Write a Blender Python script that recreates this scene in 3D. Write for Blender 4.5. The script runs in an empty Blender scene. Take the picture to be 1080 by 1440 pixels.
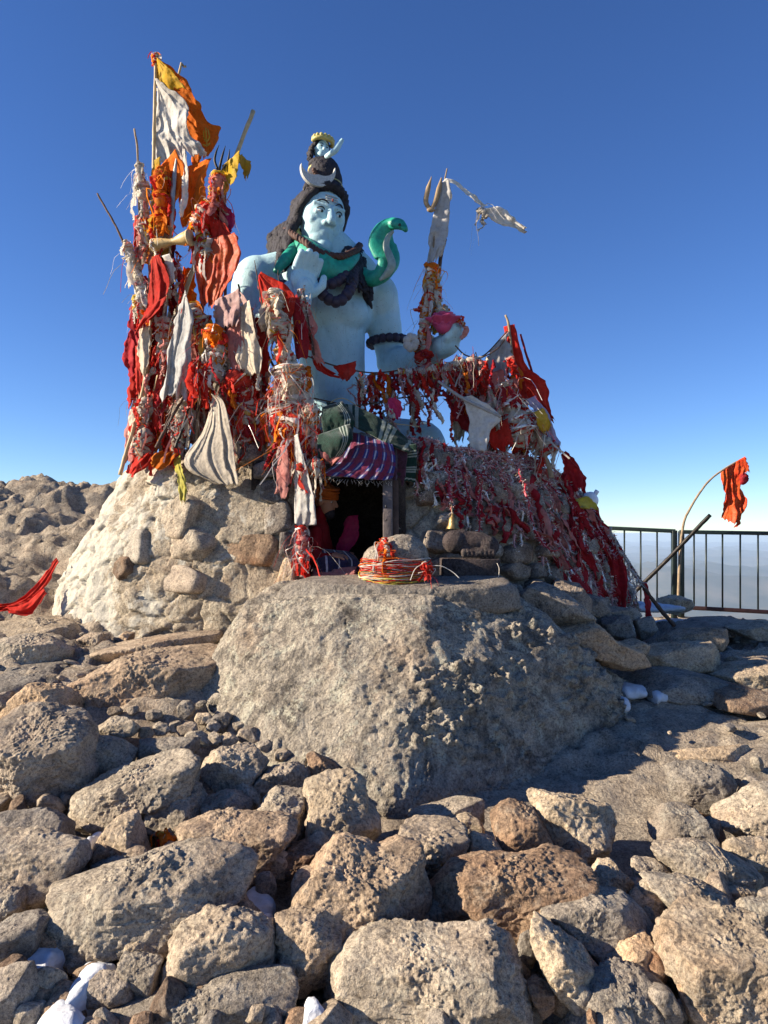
import bpy, bmesh, math, random
import numpy as np
from mathutils import Vector, Matrix, Euler

SC = bpy.context.scene
COL = SC.collection
R = math.radians

# ------------------------------------------------------------------ camera, sky, sun, exposure
EYE = np.array([0.0, 0.0, 1.5])
PITCH = R(1.65)
FPX = 1040.0                      # focal length in pixels of the 1080 x 1440 picture
cam_d = bpy.data.cameras.new('camera')
cam = bpy.data.objects.new('camera', cam_d)
COL.objects.link(cam)
cam.location = EYE
cam.rotation_euler = (R(90) + PITCH, 0, 0)
cam_d.sensor_fit = 'VERTICAL'
cam_d.sensor_height = 36.0
cam_d.sensor_width = 27.0
cam_d.lens = 36.0 * FPX / 1440.0
cam_d.clip_start = 0.05
cam_d.clip_end = 60000
SC.camera = cam

SUN_DIR = np.array([-0.90, -0.10, 0.40]); SUN_DIR /= np.linalg.norm(SUN_DIR)
SUN_EL = math.asin(SUN_DIR[2])
SUN_AZ = math.atan2(SUN_DIR[0], SUN_DIR[1])      # clockwise from +Y
world = bpy.data.worlds.new('World')
SC.world = world
world.use_nodes = True
wn = world.node_tree
wn.nodes.clear()
w_out = wn.nodes.new('ShaderNodeOutputWorld')
w_bg = wn.nodes.new('ShaderNodeBackground')
w_sky = wn.nodes.new('ShaderNodeTexSky')
w_sky.sky_type = 'NISHITA'
w_sky.sun_disc = False
w_sky.sun_elevation = SUN_EL
w_sky.sun_rotation = SUN_AZ
w_sky.altitude = 2600
w_sky.air_density = 1.1
w_sky.dust_density = 0.0
w_sky.ozone_density = 4.5
w_bg.inputs['Strength'].default_value = 0.071
w_hs = wn.nodes.new('ShaderNodeHueSaturation'); w_hs.inputs['Saturation'].default_value = 1.13; w_hs.inputs['Hue'].default_value = 0.511
wn.links.new(w_sky.outputs[0], w_hs.inputs['Color']); wn.links.new(w_hs.outputs[0], w_bg.inputs['Color'])
wn.links.new(w_bg.outputs[0], w_out.inputs['Surface'])

sun_d = bpy.data.lights.new('sun', 'SUN')
sun_d.energy = 5.0
sun_d.angle = R(0.53)
sun_d.color = (1.0, 0.87, 0.68)
sun = bpy.data.objects.new('sun', sun_d)
COL.objects.link(sun)
sun.rotation_euler = Vector(SUN_DIR).to_track_quat('Z', 'Y').to_euler()

SC.view_settings.view_transform = 'Standard'
SC.view_settings.look = 'None'
SC.view_settings.gamma = 1.0
SC.view_settings.exposure = 1.3
SC.view_settings.use_curve_mapping = False
SC.render.engine = 'CYCLES'
SC.cycles.max_bounces = 6
SC.cycles.volume_bounces = 1
SC.cycles.transparent_max_bounces = 8

# ------------------------------------------------------------------ pixels to world
CR = np.array([1.0, 0, 0])
CU = np.array([0, -math.sin(PITCH), math.cos(PITCH)])
CF = np.array([0, math.cos(PITCH), math.sin(PITCH)])


def ray(px, py):
    return CF + CR * ((px - 540.0) / FPX) + CU * ((720.0 - py) / FPX)


def W(px, py, Y):
    """world point seen at a picture position, at the distance Y north of the camera"""
    d = ray(px, py)
    return EYE + d * (Y / d[1])


def smooth(a, b, x):
    t = np.clip((x - a) / (b - a), 0, 1)
    return t * t * (3 - 2 * t)


# ------------------------------------------------------------------ noise
def _hash(ix, iy, iz, seed):
    h = (ix * 374761393 + iy * 668265263 + iz * 1274126177 + seed * 974634777) & 0x7fffffff
    h = ((h ^ (h >> 13)) * 1274126177) & 0x7fffffff
    h = ((h ^ (h >> 15)) * 668265263) & 0x7fffffff
    return ((h ^ (h >> 12)) & 0xfffff) / 524288.0 - 1.0


def vnoise(P, seed=0):
    P = np.asarray(P, float)
    f = np.floor(P)
    i = f.astype(np.int64)
    t = P - f
    t = t * t * t * (t * (t * 6 - 15) + 10)
    x, y, z = i[:, 0], i[:, 1], i[:, 2]
    u, v, w = t[:, 0], t[:, 1], t[:, 2]
    H = lambda a, b, c: _hash(x + a, y + b, z + c, seed)
    x00 = H(0, 0, 0) * (1 - u) + H(1, 0, 0) * u
    x10 = H(0, 1, 0) * (1 - u) + H(1, 1, 0) * u
    x01 = H(0, 0, 1) * (1 - u) + H(1, 0, 1) * u
    x11 = H(0, 1, 1) * (1 - u) + H(1, 1, 1) * u
    return (x00 * (1 - v) + x10 * v) * (1 - w) + (x01 * (1 - v) + x11 * v) * w


def fbm(P, octv=4, seed=0, gain=0.5, ridge=False):
    P = np.asarray(P, float)
    s = np.zeros(len(P)); a = 1.0; tot = 0
    for o in range(octv):
        n = vnoise(P * (2.03 ** o) + 17.3 * o, seed + o)
        if ridge:
            n = 1 - 2 * np.abs(n)
        s += a * n; tot += a; a *= gain
    return s / tot


def cells(P, seed=0):
    """distance to the nearest feature point: pits and knobs"""
    P = np.asarray(P, float)
    f = np.floor(P).astype(np.int64)
    best = np.full(len(P), 9.0)
    for a in (-1, 0, 1):
        for b in (-1, 0, 1):
            for c in (-1, 0, 1):
                q = f + (a, b, c)
                fx = q + 0.5 + 0.45 * np.stack([_hash(q[:, 0], q[:, 1], q[:, 2], seed + k) for k in (1, 2, 3)], 1)
                best = np.minimum(best, ((fx - P) ** 2).sum(1))
    return np.sqrt(best)


def plates(P, seed=0):
    """broken plates: (number of the nearest cell in -1..1, distance to the joint)"""
    P = np.asarray(P, float)
    f = np.floor(P).astype(np.int64)
    d1 = np.full(len(P), 9.0); d2 = np.full(len(P), 9.0); idv = np.zeros(len(P)); tl = np.zeros(len(P))
    for a in (-1, 0, 1):
        for b in (-1, 0, 1):
            for c in (-1, 0, 1):
                q = f + (a, b, c)
                o = np.stack([_hash(q[:, 0], q[:, 1], q[:, 2], seed + k) for k in (1, 2, 3)], 1)
                v = P - (q + 0.5 + 0.45 * o)
                d = np.sqrt((v ** 2).sum(1))
                h = _hash(q[:, 0], q[:, 1], q[:, 2], seed + 9)
                t = (v * o[:, ::-1]).sum(1)
                near = d < d1
                d2 = np.where(near, d1, np.minimum(d2, d))
                idv = np.where(near, h, idv); tl = np.where(near, t, tl); d1 = np.where(near, d, d1)
    return idv, d2 - d1, tl


# ------------------------------------------------------------------ meshes and objects
def raw_mesh(name, V, F, smooth_=True, midx=None, uv=None, mats=()):
    """V (n,3); F list of index tuples, or an int array (m,3 or 4)"""
    me = bpy.data.meshes.new(name)
    V = np.asarray(V, np.float32)
    if isinstance(F, np.ndarray):
        k = F.shape[1]
        loops = F.ravel().astype(np.int32)
        starts = np.arange(len(F), dtype=np.int32) * k
    else:
        lens = np.array([len(f) for f in F], np.int32)
        loops = np.array([i for f in F for i in f], np.int32)
        starts = np.concatenate([[0], np.cumsum(lens)[:-1]]).astype(np.int32)
    me.vertices.add(len(V))
    me.vertices.foreach_set('co', V.ravel())
    me.loops.add(len(loops))
    me.loops.foreach_set('vertex_index', loops)
    me.polygons.add(len(starts))
    me.polygons.foreach_set('loop_start', starts)
    if uv is not None:
        l = me.uv_layers.new(name='UVMap')
        l.data.foreach_set('uv', np.asarray(uv, np.float32)[loops].ravel())
    for m in mats:
        me.materials.append(m)
    if midx is not None:
        me.polygons.foreach_set('material_index', np.asarray(midx, np.int32))
    me.polygons.foreach_set('use_smooth', np.full(len(starts), bool(smooth_)))
    me.update(calc_edges=True)
    me.validate()
    return me


def link(name, me, parent=None, loc=None):
    o = bpy.data.objects.new(name, me)
    COL.objects.link(o)
    if loc is not None:
        o.location = loc
    if parent is not None:
        o.parent = parent
        o.matrix_parent_inverse = Matrix.Identity(4)
        if loc is None:
            s_, p_ = Vector((0, 0, 0)), parent           # parents are unrotated: child data stay in world coordinates
            while p_ is not None:
                s_ += p_.location; p_ = p_.parent
            o.location = -s_
    return o


def tag(o, label, cat, group=None, kind=None):
    if label: o['label'] = label
    if cat: o['category'] = cat
    if group: o['group'] = group
    if kind: o['kind'] = kind
    return o


def thing(name, loc, label, cat, group=None):
    o = bpy.data.objects.new(name, None)
    COL.objects.link(o)
    o.location = [float(v) for v in loc]
    o.empty_display_size = 0.1
    return tag(o, label, cat, group)


def centred(name, me, label=None, cat=None, group=None, kind=None):
    """a thing that is one mesh: its origin goes to the middle of its base"""
    n = len(me.vertices)
    co = np.empty(n * 3, np.float32); me.vertices.foreach_get('co', co); co = co.reshape(-1, 3)
    lo, hi = co.min(0), co.max(0)
    c = np.array([(lo[0] + hi[0]) / 2, (lo[1] + hi[1]) / 2, lo[2]])
    me.vertices.foreach_set('co', (co - c).astype(np.float32).ravel())
    me.update()
    o = link(name, me, None, [float(v) for v in c])
    return tag(o, label, cat, group, kind)


class MB:
    """collects geometry for ONE mesh"""
    def __init__(s):
        s.V = []; s.F = []; s.M = []; s.U = []; s.n = 0

    def add(s, V, F, mi=0, uv=None):
        V = np.asarray(V, float)
        s.V.append(V)
        s.F.extend([tuple(int(i) + s.n for i in f) for f in F])
        s.M.extend([mi] * len(F))
        s.U.append(np.zeros((len(V), 2)) if uv is None else np.asarray(uv, float))
        s.n += len(V)
        return s

    def mesh(s, name, mats, smooth_=True):
        if not isinstance(mats, (list, tuple)): mats = [mats]
        return raw_mesh(name, np.concatenate(s.V), s.F, smooth_, s.M, np.concatenate(s.U), mats)

    def part(s, name, mats, parent, smooth_=True):
        return link(name, s.mesh(name, mats, smooth_), parent)

    def whole(s, name, mats, label, cat, group=None, kind=None, smooth_=True):
        return centred(name, s.mesh(name, mats, smooth_), label, cat, group, kind)


def spline(pts, n):
    """Catmull-Rom through the points, n samples"""
    P = np.asarray(pts, float)
    if len(P) == 2:
        t = np.linspace(0, 1, n)[:, None]
        return P[0] * (1 - t) + P[1] * t
    Q = np.vstack([2 * P[0] - P[1], P, 2 * P[-1] - P[-2]])
    d = np.concatenate([[0], np.cumsum(np.linalg.norm(np.diff(P, axis=0), axis=1))])
    t = np.linspace(0, d[-1], n)
    k = np.clip(np.searchsorted(d, t, 'right') - 1, 0, len(P) - 2)
    u = ((t - d[k]) / np.maximum(d[k + 1] - d[k], 1e-9))[:, None]
    a, b, c, e = Q[k], Q[k + 1], Q[k + 2], Q[k + 3]
    return 0.5 * (2 * b + (c - a) * u + (2 * a - 5 * b + 4 * c - e) * u * u + (3 * b - a - 3 * c + e) * u ** 3)


def frames(P):
    T = np.gradient(P, axis=0)
    T /= np.maximum(np.linalg.norm(T, axis=1, keepdims=True), 1e-9)
    n0 = np.cross(T[0], [0.31, 0.9, 0.2])
    if np.linalg.norm(n0) < 0.1: n0 = np.cross(T[0], [1, 0, 0])
    N = np.zeros_like(P); N[0] = n0 / np.linalg.norm(n0)
    for i in range(1, len(P)):
        v = N[i - 1] - T[i] * np.dot(N[i - 1], T[i])
        N[i] = v / max(np.linalg.norm(v), 1e-9)
    return T, N, np.cross(T, N)


def tube_geo(pts, rad, sides=8, n=None, smooth_path=True, caps=True):
    P = spline(pts, n) if n else np.asarray(pts, float)
    m = len(P)
    rad = np.asarray(rad, float)
    if rad.ndim == 0: rad = np.full(m, float(rad))
    elif len(rad) != m: rad = np.interp(np.linspace(0, 1, m), np.linspace(0, 1, len(rad)), rad)
    T, N, B = frames(P)
    a = np.linspace(0, 2 * np.pi, sides, endpoint=False)
    V = P[:, None, :] + rad[:, None, None] * (np.cos(a)[None, :, None] * N[:, None, :] + np.sin(a)[None, :, None] * B[:, None, :])
    V = V.reshape(-1, 3)
    F = []
    for i in range(m - 1):
        for j in range(sides):
            k = (j + 1) % sides
            F.append((i * sides + j, i * sides + k, (i + 1) * sides + k, (i + 1) * sides + j))
    if caps:
        F.append(tuple(range(sides - 1, -1, -1)))
        F.append(tuple((m - 1) * sides + j for j in range(sides)))
    uv = np.stack([np.repeat(np.linspace(0, 1, m), sides), np.tile(np.linspace(0, 1, sides), m)], 1)
    return V, F, uv


ICO = {}
def ico(level):
    if level not in ICO:
        bm = bmesh.new()
        bmesh.ops.create_icosphere(bm, subdivisions=level, radius=1.0)
        V = np.array([v.co[:] for v in bm.verts])
        F = np.array([[v.index for v in f.verts] for f in bm.faces], np.int32)
        bm.free()
        ICO[level] = (V / np.linalg.norm(V, axis=1, keepdims=True), F)
    return ICO[level]


def ell_geo(c, r, level=3, rot=None):
    V, F = ico(level)
    V = V * np.asarray(r, float)
    if rot is not None:
        V = V @ np.array(Euler([R(a) for a in rot]).to_matrix()).T
    return V + np.asarray(c, float), F


def box_geo(lo, hi, bevel=0.0):
    bm = bmesh.new()
    bmesh.ops.create_cube(bm, size=1.0)
    lo = np.array(lo, float); hi = np.array(hi, float)
    for v in bm.verts:
        v.co = Vector(lo + (np.array(v.co[:]) + 0.5) * (hi - lo))
    if bevel:
        bmesh.ops.bevel(bm, geom=list(bm.edges), offset=bevel, segments=2, affect='EDGES', profile=0.5)
    V = np.array([v.co[:] for v in bm.verts]); F = [tuple(v.index for v in f.verts) for f in bm.faces]
    bm.free()
    return V, F


def bar_geo(p0, p1, w, d, up=(0, 0, 1), bevel=0.0):
    """rectangular bar from p0 to p1"""
    p0 = np.array(p0, float); p1 = np.array(p1, float)
    L = np.linalg.norm(p1 - p0); t = (p1 - p0) / L
    s = np.cross(t, up); s /= np.linalg.norm(s); q = np.cross(s, t)
    V, F = box_geo((-w / 2, -d / 2, 0), (w / 2, d / 2, L), bevel)
    return p0 + V[:, :1] * s + V[:, 1:2] * q + V[:, 2:] * t, F


def fuse(name, shapes, voxel, smooth_it, mat, parent=None, iters=6, factor=0.5):
    """joins overlapping solids into one continuous skin (shapes: list of (V, F))"""
    mb = MB()
    for V, F in shapes: mb.add(V, F)
    me = mb.mesh('tmp', [mat])
    o = bpy.data.objects.new('tmp', me); COL.objects.link(o)
    m = o.modifiers.new('r', 'REMESH'); m.mode = 'VOXEL'; m.voxel_size = voxel; m.use_smooth_shade = True
    if iters:
        s = o.modifiers.new('s', 'SMOOTH'); s.iterations = iters; s.factor = factor
    dg = bpy.context.evaluated_depsgraph_get()
    out = bpy.data.meshes.new_from_object(o.evaluated_get(dg))
    bpy.data.objects.remove(o); bpy.data.meshes.remove(me)
    out.name = name
    out.materials.clear(); out.materials.append(mat)
    out.polygons.foreach_set('use_smooth', np.full(len(out.polygons), True))
    return link(name, out, parent) if parent is not None else out


def capsule(p0, p1, r0, r1, sides=16):
    p0 = np.array(p0, float); p1 = np.array(p1, float)
    t = np.linspace(0, 1, 9)
    L = np.linalg.norm(p1 - p0); d = (p1 - p0) / L
    a = np.linspace(-90, 0, 5)
    P = [p0 + d * r0 * math.sin(R(x)) for x in a] + [p0 + (p1 - p0) * x for x in t[1:-1]] + [p1 + d * r1 * math.sin(R(x)) for x in np.linspace(0, 90, 5)]
    rr = [max(r0 * math.cos(R(x)), 1e-4) for x in a] + [r0 + (r1 - r0) * x for x in t[1:-1]] + [max(r1 * math.cos(R(x)), 1e-4) for x in np.linspace(0, 90, 5)]
    V, F, _ = tube_geo(P, rr, sides)
    return V, F


# ------------------------------------------------------------------ materials
def mat_new(name):
    m = bpy.data.materials.new(name)
    m.use_nodes = True
    nt = m.node_tree
    nt.nodes.clear()
    out = nt.nodes.new('ShaderNodeOutputMaterial')
    b = nt.nodes.new('ShaderNodeBsdfPrincipled')
    nt.links.new(b.outputs[0], out.inputs['Surface'])
    return m, nt, b, out


def nd(nt, t, **kw):
    n = nt.nodes.new(t)
    for k, v in kw.items():
        if k.startswith('in_'):
            n.inputs[k[3:]].default_value = v
        else:
            setattr(n, k, v)
    return n


def noise_node(nt, coord, scale, detail=6, rough=0.6, dist=0.0):
    n = nd(nt, 'ShaderNodeTexNoise')
    n.inputs['Scale'].default_value = scale
    n.inputs['Detail'].default_value = detail
    n.inputs['Roughness'].default_value = rough
    n.inputs['Distortion'].default_value = dist
    nt.links.new(coord, n.inputs['Vector'])
    return n


def ramp(nt, src, stops):
    r = nd(nt, 'ShaderNodeValToRGB')
    while len(r.color_ramp.elements) < len(stops): r.color_ramp.elements.new(0.5)
    for e, (p, c) in zip(r.color_ramp.elements, stops):
        e.position = p
        e.color = (*c, 1) if len(c) == 3 else c
    nt.links.new(src, r.inputs[0])
    return r


def mix(nt, fac, a, b, mode='MIX'):
    m = nd(nt, 'ShaderNodeMix', data_type='RGBA', blend_type=mode)
    for s, v in ((m.inputs[0], fac), (m.inputs[6], a), (m.inputs[7], b)):
        if hasattr(v, 'is_output') or isinstance(v, bpy.types.NodeSocket): nt.links.new(v, s)
        elif isinstance(v, (int, float)): s.default_value = v
        else: s.default_value = (*v, 1) if len(v) == 3 else v
    return m.outputs[2]


def math_node(nt, op, a, b=None):
    m = nd(nt, 'ShaderNodeMath', operation=op)
    for s, v in zip(m.inputs, (a, b)):
        if v is None: continue
        if isinstance(v, bpy.types.NodeSocket): nt.links.new(v, s)
        else: s.default_value = v
    return m.outputs[0]


def rock_mat(name, dark, mid, light, lichen=0.25, lichen_col=(0.42, 0.40, 0.33), rust=0.25, bump=0.6, scale=1.0, vary=0.35, plaster=None, far=False, dark_blot=0.45):
    """weathered rock: three tones, pale lichen blotches, rusty tints, pitted relief"""
    m, nt, b, out = mat_new(name)
    geo = nd(nt, 'ShaderNodeNewGeometry')
    pos = geo.outputs['Position']
    big = noise_node(nt, pos, 2.2 * scale, 5, 0.6, 0.4)
    mid_n = noise_node(nt, pos, 11 * scale, 8, 0.68, 0.2)
    fine = noise_node(nt, pos, 75 * scale, 5, 0.7)
    grain = noise_node(nt, pos, 240 * scale, 3, 0.6)
    base = ramp(nt, mid_n.outputs[0], [(0.28, dark), (0.5, mid), (0.72, light)]).outputs[0]
    sp = ramp(nt, fine.outputs[0], [(0.34, (0.45, 0.43, 0.42)), (0.5, (1, 1, 1)), (0.7, (1.35, 1.32, 1.25))]).outputs[0]
    col = mix(nt, 1.0, base, sp, 'MULTIPLY')
    blot = noise_node(nt, pos, 4.6 * scale, 7, 0.72, 0.8)
    col = mix(nt, ramp(nt, blot.outputs[0], [(0.50, (0, 0, 0)), (0.60, (dark_blot,) * 3)]).outputs[0], col, mix(nt, 1.0, col, (0.42, 0.42, 0.44), 'MULTIPLY'))
    gr = ramp(nt, grain.outputs[0], [(0.36, (0.5, 0.48, 0.46)), (0.52, (1, 1, 1)), (0.68, (1.4, 1.38, 1.3))]).outputs[0]
    col = mix(nt, 0.6, col, gr, 'MULTIPLY')
    if rust:
        rm = ramp(nt, big.outputs[0], [(0.52, (0, 0, 0)), (0.72, (rust, rust, rust))]).outputs[0]
        col = mix(nt, rm, col, mix(nt, 1.0, col, (1.25, 0.85, 0.6), 'MULTIPLY'))
    if lichen:
        ln = noise_node(nt, pos, 7.0 * scale, 9, 0.74, 0.6)
        lm = ramp(nt, ln.outputs[0], [(0.53, (0, 0, 0)), (0.60, (lichen, lichen, lichen))]).outputs[0]
        lm2 = ramp(nt, fine.outputs[0], [(0.40, (0, 0, 0)), (0.52, (1, 1, 1))]).outputs[0]
        lmask = mix(nt, 1.0, lm, lm2, 'MULTIPLY')
        col = mix(nt, lmask, col, lichen_col)
    if plaster:
        # whitewash / cement left on this wall, thicker towards the west end: a stain of the wall itself
        pc, x0, x1 = plaster
        sx = nd(nt, 'ShaderNodeSeparateXYZ'); nt.links.new(pos, sx.inputs[0])
        g = nd(nt, 'ShaderNodeMapRange'); g.inputs[1].default_value = x0; g.inputs[2].default_value = x1
        g.inputs[3].default_value = 0.16; g.inputs[4].default_value = -0.16
        nt.links.new(sx.outputs[0], g.inputs[0])
        pn = noise_node(nt, pos, 4.2, 9, 0.66, 0.5)
        s = math_node(nt, 'ADD', pn.outputs[0], g.outputs[0])
        pm = ramp(nt, s, [(0.48, (0, 0, 0)), (0.56, (1, 1, 1))]).outputs[0]
        pf = ramp(nt, fine.outputs[0], [(0.3, (0.75, 0.75, 0.75)), (0.6, (1.05, 1.05, 1.05))]).outputs[0]
        col = mix(nt, pm, col, mix(nt, 1.0, pf, pc, 'MULTIPLY'))
    if far:                                             # the valleys beyond the summit are scrub and forest, not bare stone
        sy = nd(nt, 'ShaderNodeVectorMath', operation='LENGTH'); nt.links.new(pos, sy.inputs[0])
        fm = nd(nt, 'ShaderNodeMapRange'); fm.inputs[1].default_value = 40; fm.inputs[2].default_value = 400
        nt.links.new(sy.outputs['Value'], fm.inputs[0])
        fn = noise_node(nt, pos, 0.0016, 8, 0.65)
        col = mix(nt, fm.outputs[0], col, ramp(nt, fn.outputs[0], [(0.35, (0.03, 0.04, 0.028)), (0.5, (0.07, 0.07, 0.05)), (0.68, (0.15, 0.125, 0.09))]).outputs[0])
    if vary:
        oi = nd(nt, 'ShaderNodeObjectInfo')
        rv = ramp(nt, oi.outputs['Random'], [(0.0, (1 - vary, 1 - vary, 1 - vary * 0.9)), (0.35, (1.0, 0.97, 0.94)), (0.6, (1 + vary * 0.5, 1 + vary * 0.35, 1 + vary * 0.2)), (0.85, (1.12, 0.95, 0.82)), (1.0, (0.95, 0.98, 1.02))]).outputs[0]
        col = mix(nt, 1.0, col, rv, 'MULTIPLY')
    nt.links.new(col, b.inputs['Base Color'])
    b.inputs['Roughness'].default_value = 0.95
    b.inputs['Specular IOR Level'].default_value = 0.15
    vor = nd(nt, 'ShaderNodeTexVoronoi'); vor.inputs['Scale'].default_value = 34 * scale
    wob = noise_node(nt, pos, 30 * scale, 3, 0.6)
    wv = nd(nt, 'ShaderNodeVectorMath', operation='MULTIPLY_ADD')
    nt.links.new(wob.outputs['Color'], wv.inputs[0]); wv.inputs[1].default_value = (0.05 / scale,) * 3; nt.links.new(pos, wv.inputs[2])
    nt.links.new(wv.outputs[0], vor.inputs['Vector'])
    h = math_node(nt, 'ADD', math_node(nt, 'MULTIPLY', mid_n.outputs[0], 1.4), math_node(nt, 'MULTIPLY', fine.outputs[0], 0.55))
    h = math_node(nt, 'ADD', h, math_node(nt, 'MULTIPLY', vor.outputs['Distance'], -0.28))
    h = math_node(nt, 'ADD', h, math_node(nt, 'MULTIPLY', grain.outputs[0], 0.16))
    bp = nd(nt, 'ShaderNodeBump'); bp.inputs['Strength'].default_value = bump; bp.inputs['Distance'].default_value = 0.045 / scale
    nt.links.new(h, bp.inputs['Height'])
    nt.links.new(bp.outputs[0], b.inputs['Normal'])
    return m


def cloth_mat(name, col, dirt=0.25, trans=0.35, rough=0.85, fade=None, weave=420, sheen=0.0, wrinkle=0.35, cells_=0):
    m, nt, b, out = mat_new(name)
    geo = nd(nt, 'ShaderNodeNewGeometry'); pos = geo.outputs['Position']
    oi = nd(nt, 'ShaderNodeObjectInfo')
    n1 = noise_node(nt, pos, 6, 6, 0.65, 0.3)
    n2 = noise_node(nt, pos, 40, 5, 0.6)
    fade = fade or tuple(min(1, c * 0.6 + 0.22) for c in col)
    c = mix(nt, ramp(nt, n1.outputs[0], [(0.42, (0, 0, 0)), (0.72, (0.7, 0.7, 0.7))]).outputs[0], col, fade)
    d = ramp(nt, n2.outputs[0], [(0.3, (1 - dirt, 1 - dirt * 1.05, 1 - dirt * 1.1)), (0.55, (1, 1, 1))]).outputs[0]
    c = mix(nt, 1.0, c, d, 'MULTIPLY')
    rv = ramp(nt, oi.outputs['Random'], [(0, (0.78, 0.76, 0.76)), (0.5, (1, 1, 1)), (1, (1.12, 1.06, 1.0))]).outputs[0]
    c = mix(nt, 1.0, c, rv, 'MULTIPLY')
    nt.links.new(c, b.inputs['Base Color'])
    b.inputs['Roughness'].default_value = rough
    b.inputs['Specular IOR Level'].default_value = 0.2
    if sheen: b.inputs['Sheen Weight'].default_value = sheen
    tr = nd(nt, 'ShaderNodeBsdfTranslucent'); nt.links.new(c, tr.inputs[0])
    mx = nd(nt, 'ShaderNodeMixShader'); mx.inputs[0].default_value = trans
    nt.links.new(b.outputs[0], mx.inputs[1]); nt.links.new(tr.outputs[0], mx.inputs[2]); nt.links.new(mx.outputs[0], out.inputs['Surface'])
    w = noise_node(nt, pos, weave, 2, 0.5)
    wr = noise_node(nt, pos, 22, 4, 0.55, 0.8)
    h = math_node(nt, 'ADD', math_node(nt, 'MULTIPLY', wr.outputs[0], 1.0), math_node(nt, 'MULTIPLY', w.outputs[0], 0.08))
    bp = nd(nt, 'ShaderNodeBump'); bp.inputs['Strength'].default_value = wrinkle; bp.inputs['Distance'].default_value = 0.02
    nt.links.new(h, bp.inputs['Height']); nt.links.new(bp.outputs[0], b.inputs['Normal']); nt.links.new(bp.outputs[0], tr.inputs['Normal'])
    return m


def plain_mat(name, col, rough=0.6, metal=0.0, var=0.2, scale=12, bump=0.15, var_col=None, spec=0.4, bscale=60):
    m, nt, b, out = mat_new(name)
    tc = nd(nt, 'ShaderNodeNewGeometry'); pos = tc.outputs['Position']
    n = noise_node(nt, pos, scale, 7, 0.66, 0.3)
    dark = var_col or tuple(c * (1 - var) for c in col)
    c = ramp(nt, n.outputs[0], [(0.36, dark), (0.58, col), (0.75, tuple(min(1, v * (1 + var * 0.4)) for v in col))]).outputs[0]
    nt.links.new(c, b.inputs['Base Color'])
    b.inputs['Roughness'].default_value = rough; b.inputs['Metallic'].default_value = metal
    b.inputs['Specular IOR Level'].default_value = spec
    f = noise_node(nt, pos, bscale, 5, 0.6)
    bp = nd(nt, 'ShaderNodeBump'); bp.inputs['Strength'].default_value = bump; bp.inputs['Distance'].default_value = 0.01
    nt.links.new(f.outputs[0], bp.inputs['Height']); nt.links.new(bp.outputs[0], b.inputs['Normal'])
    return m


M = {}
M['rock'] = rock_mat('weathered_rock', (0.19, 0.165, 0.135), (0.35, 0.31, 0.255), (0.47, 0.42, 0.345), lichen=0.45)
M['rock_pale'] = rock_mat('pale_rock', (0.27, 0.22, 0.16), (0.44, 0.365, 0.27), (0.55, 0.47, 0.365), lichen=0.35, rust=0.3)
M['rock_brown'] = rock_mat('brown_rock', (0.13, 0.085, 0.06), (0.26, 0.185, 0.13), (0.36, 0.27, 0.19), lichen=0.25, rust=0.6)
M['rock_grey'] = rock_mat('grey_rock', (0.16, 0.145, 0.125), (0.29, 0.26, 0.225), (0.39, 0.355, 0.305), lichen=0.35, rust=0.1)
M['boulder'] = rock_mat('lichened_boulder', (0.16, 0.14, 0.115), (0.38, 0.335, 0.275), (0.52, 0.465, 0.38), lichen=0.75, lichen_col=(0.50, 0.48, 0.38), rust=0.3, vary=0, bump=0.8, dark_blot=0.9)
M['wall'] = rock_mat('plastered_wall', (0.22, 0.175, 0.13), (0.36, 0.305, 0.235), (0.46, 0.40, 0.31), lichen=0.25, rust=0.25, vary=0, plaster=((0.49, 0.455, 0.385), -2.6, -0.9))
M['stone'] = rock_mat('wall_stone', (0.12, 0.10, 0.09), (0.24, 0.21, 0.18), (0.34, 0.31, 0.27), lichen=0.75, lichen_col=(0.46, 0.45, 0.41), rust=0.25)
M['cement'] = rock_mat('cement_patch', (0.26, 0.235, 0.205), (0.33, 0.305, 0.265), (0.38, 0.355, 0.31), lichen=0.0, rust=0.05, bump=0.25, vary=0.1)
M['limewash'] = rock_mat('limewashed_stone', (0.42, 0.37, 0.29), (0.56, 0.505, 0.41), (0.66, 0.61, 0.52), lichen=0.2, lichen_col=(0.3, 0.27, 0.2), rust=0.2, vary=0.15)
M['soot'] = rock_mat('sooty_stone', (0.035, 0.028, 0.03), (0.07, 0.055, 0.055), (0.11, 0.09, 0.085), lichen=0.1, rust=0.1, vary=0)
M['dirt'] = rock_mat('stony_ground', (0.19, 0.155, 0.12), (0.34, 0.285, 0.225), (0.45, 0.39, 0.31), lichen=0.2, rust=0.2, vary=0, far=True)
M['snow'] = plain_mat('old_snow', (0.62, 0.64, 0.68), 0.6, 0, 0.25, 18, 0.5, spec=0.3, bscale=45)
M['statue'] = plain_mat('blue_statue_paint', (0.40, 0.61, 0.68), 0.55, 0, 0.16, 9, 0.25, spec=0.35, bscale=45)
M['hair'] = plain_mat('black_hair_paint', (0.030, 0.027, 0.036), 0.7, 0, 0.4, 30, 1.0, spec=0.25, bscale=55)
M['bead'] = plain_mat('maroon_bead_paint', (0.035, 0.024, 0.045), 0.6, 0, 0.3, 40, 0.3)
M['cobra'] = plain_mat('green_gloss_paint', (0.02, 0.33, 0.22), 0.42, 0, 0.4, 22, 0.4, spec=0.4, var_col=(0.02, 0.22, 0.16))
M['belly'] = plain_mat('cobra_belly_paint', (0.28, 0.36, 0.32), 0.4, 0, 0.3, 20, 0.2)
M['gold'] = plain_mat('yellow_paint', (0.50, 0.42, 0.13), 0.5, 0, 0.25, 20, 0.2)
M['brownrope'] = plain_mat('brown_cord_paint', (0.085, 0.035, 0.025), 0.7, 0, 0.4, 80, 0.5)
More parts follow.
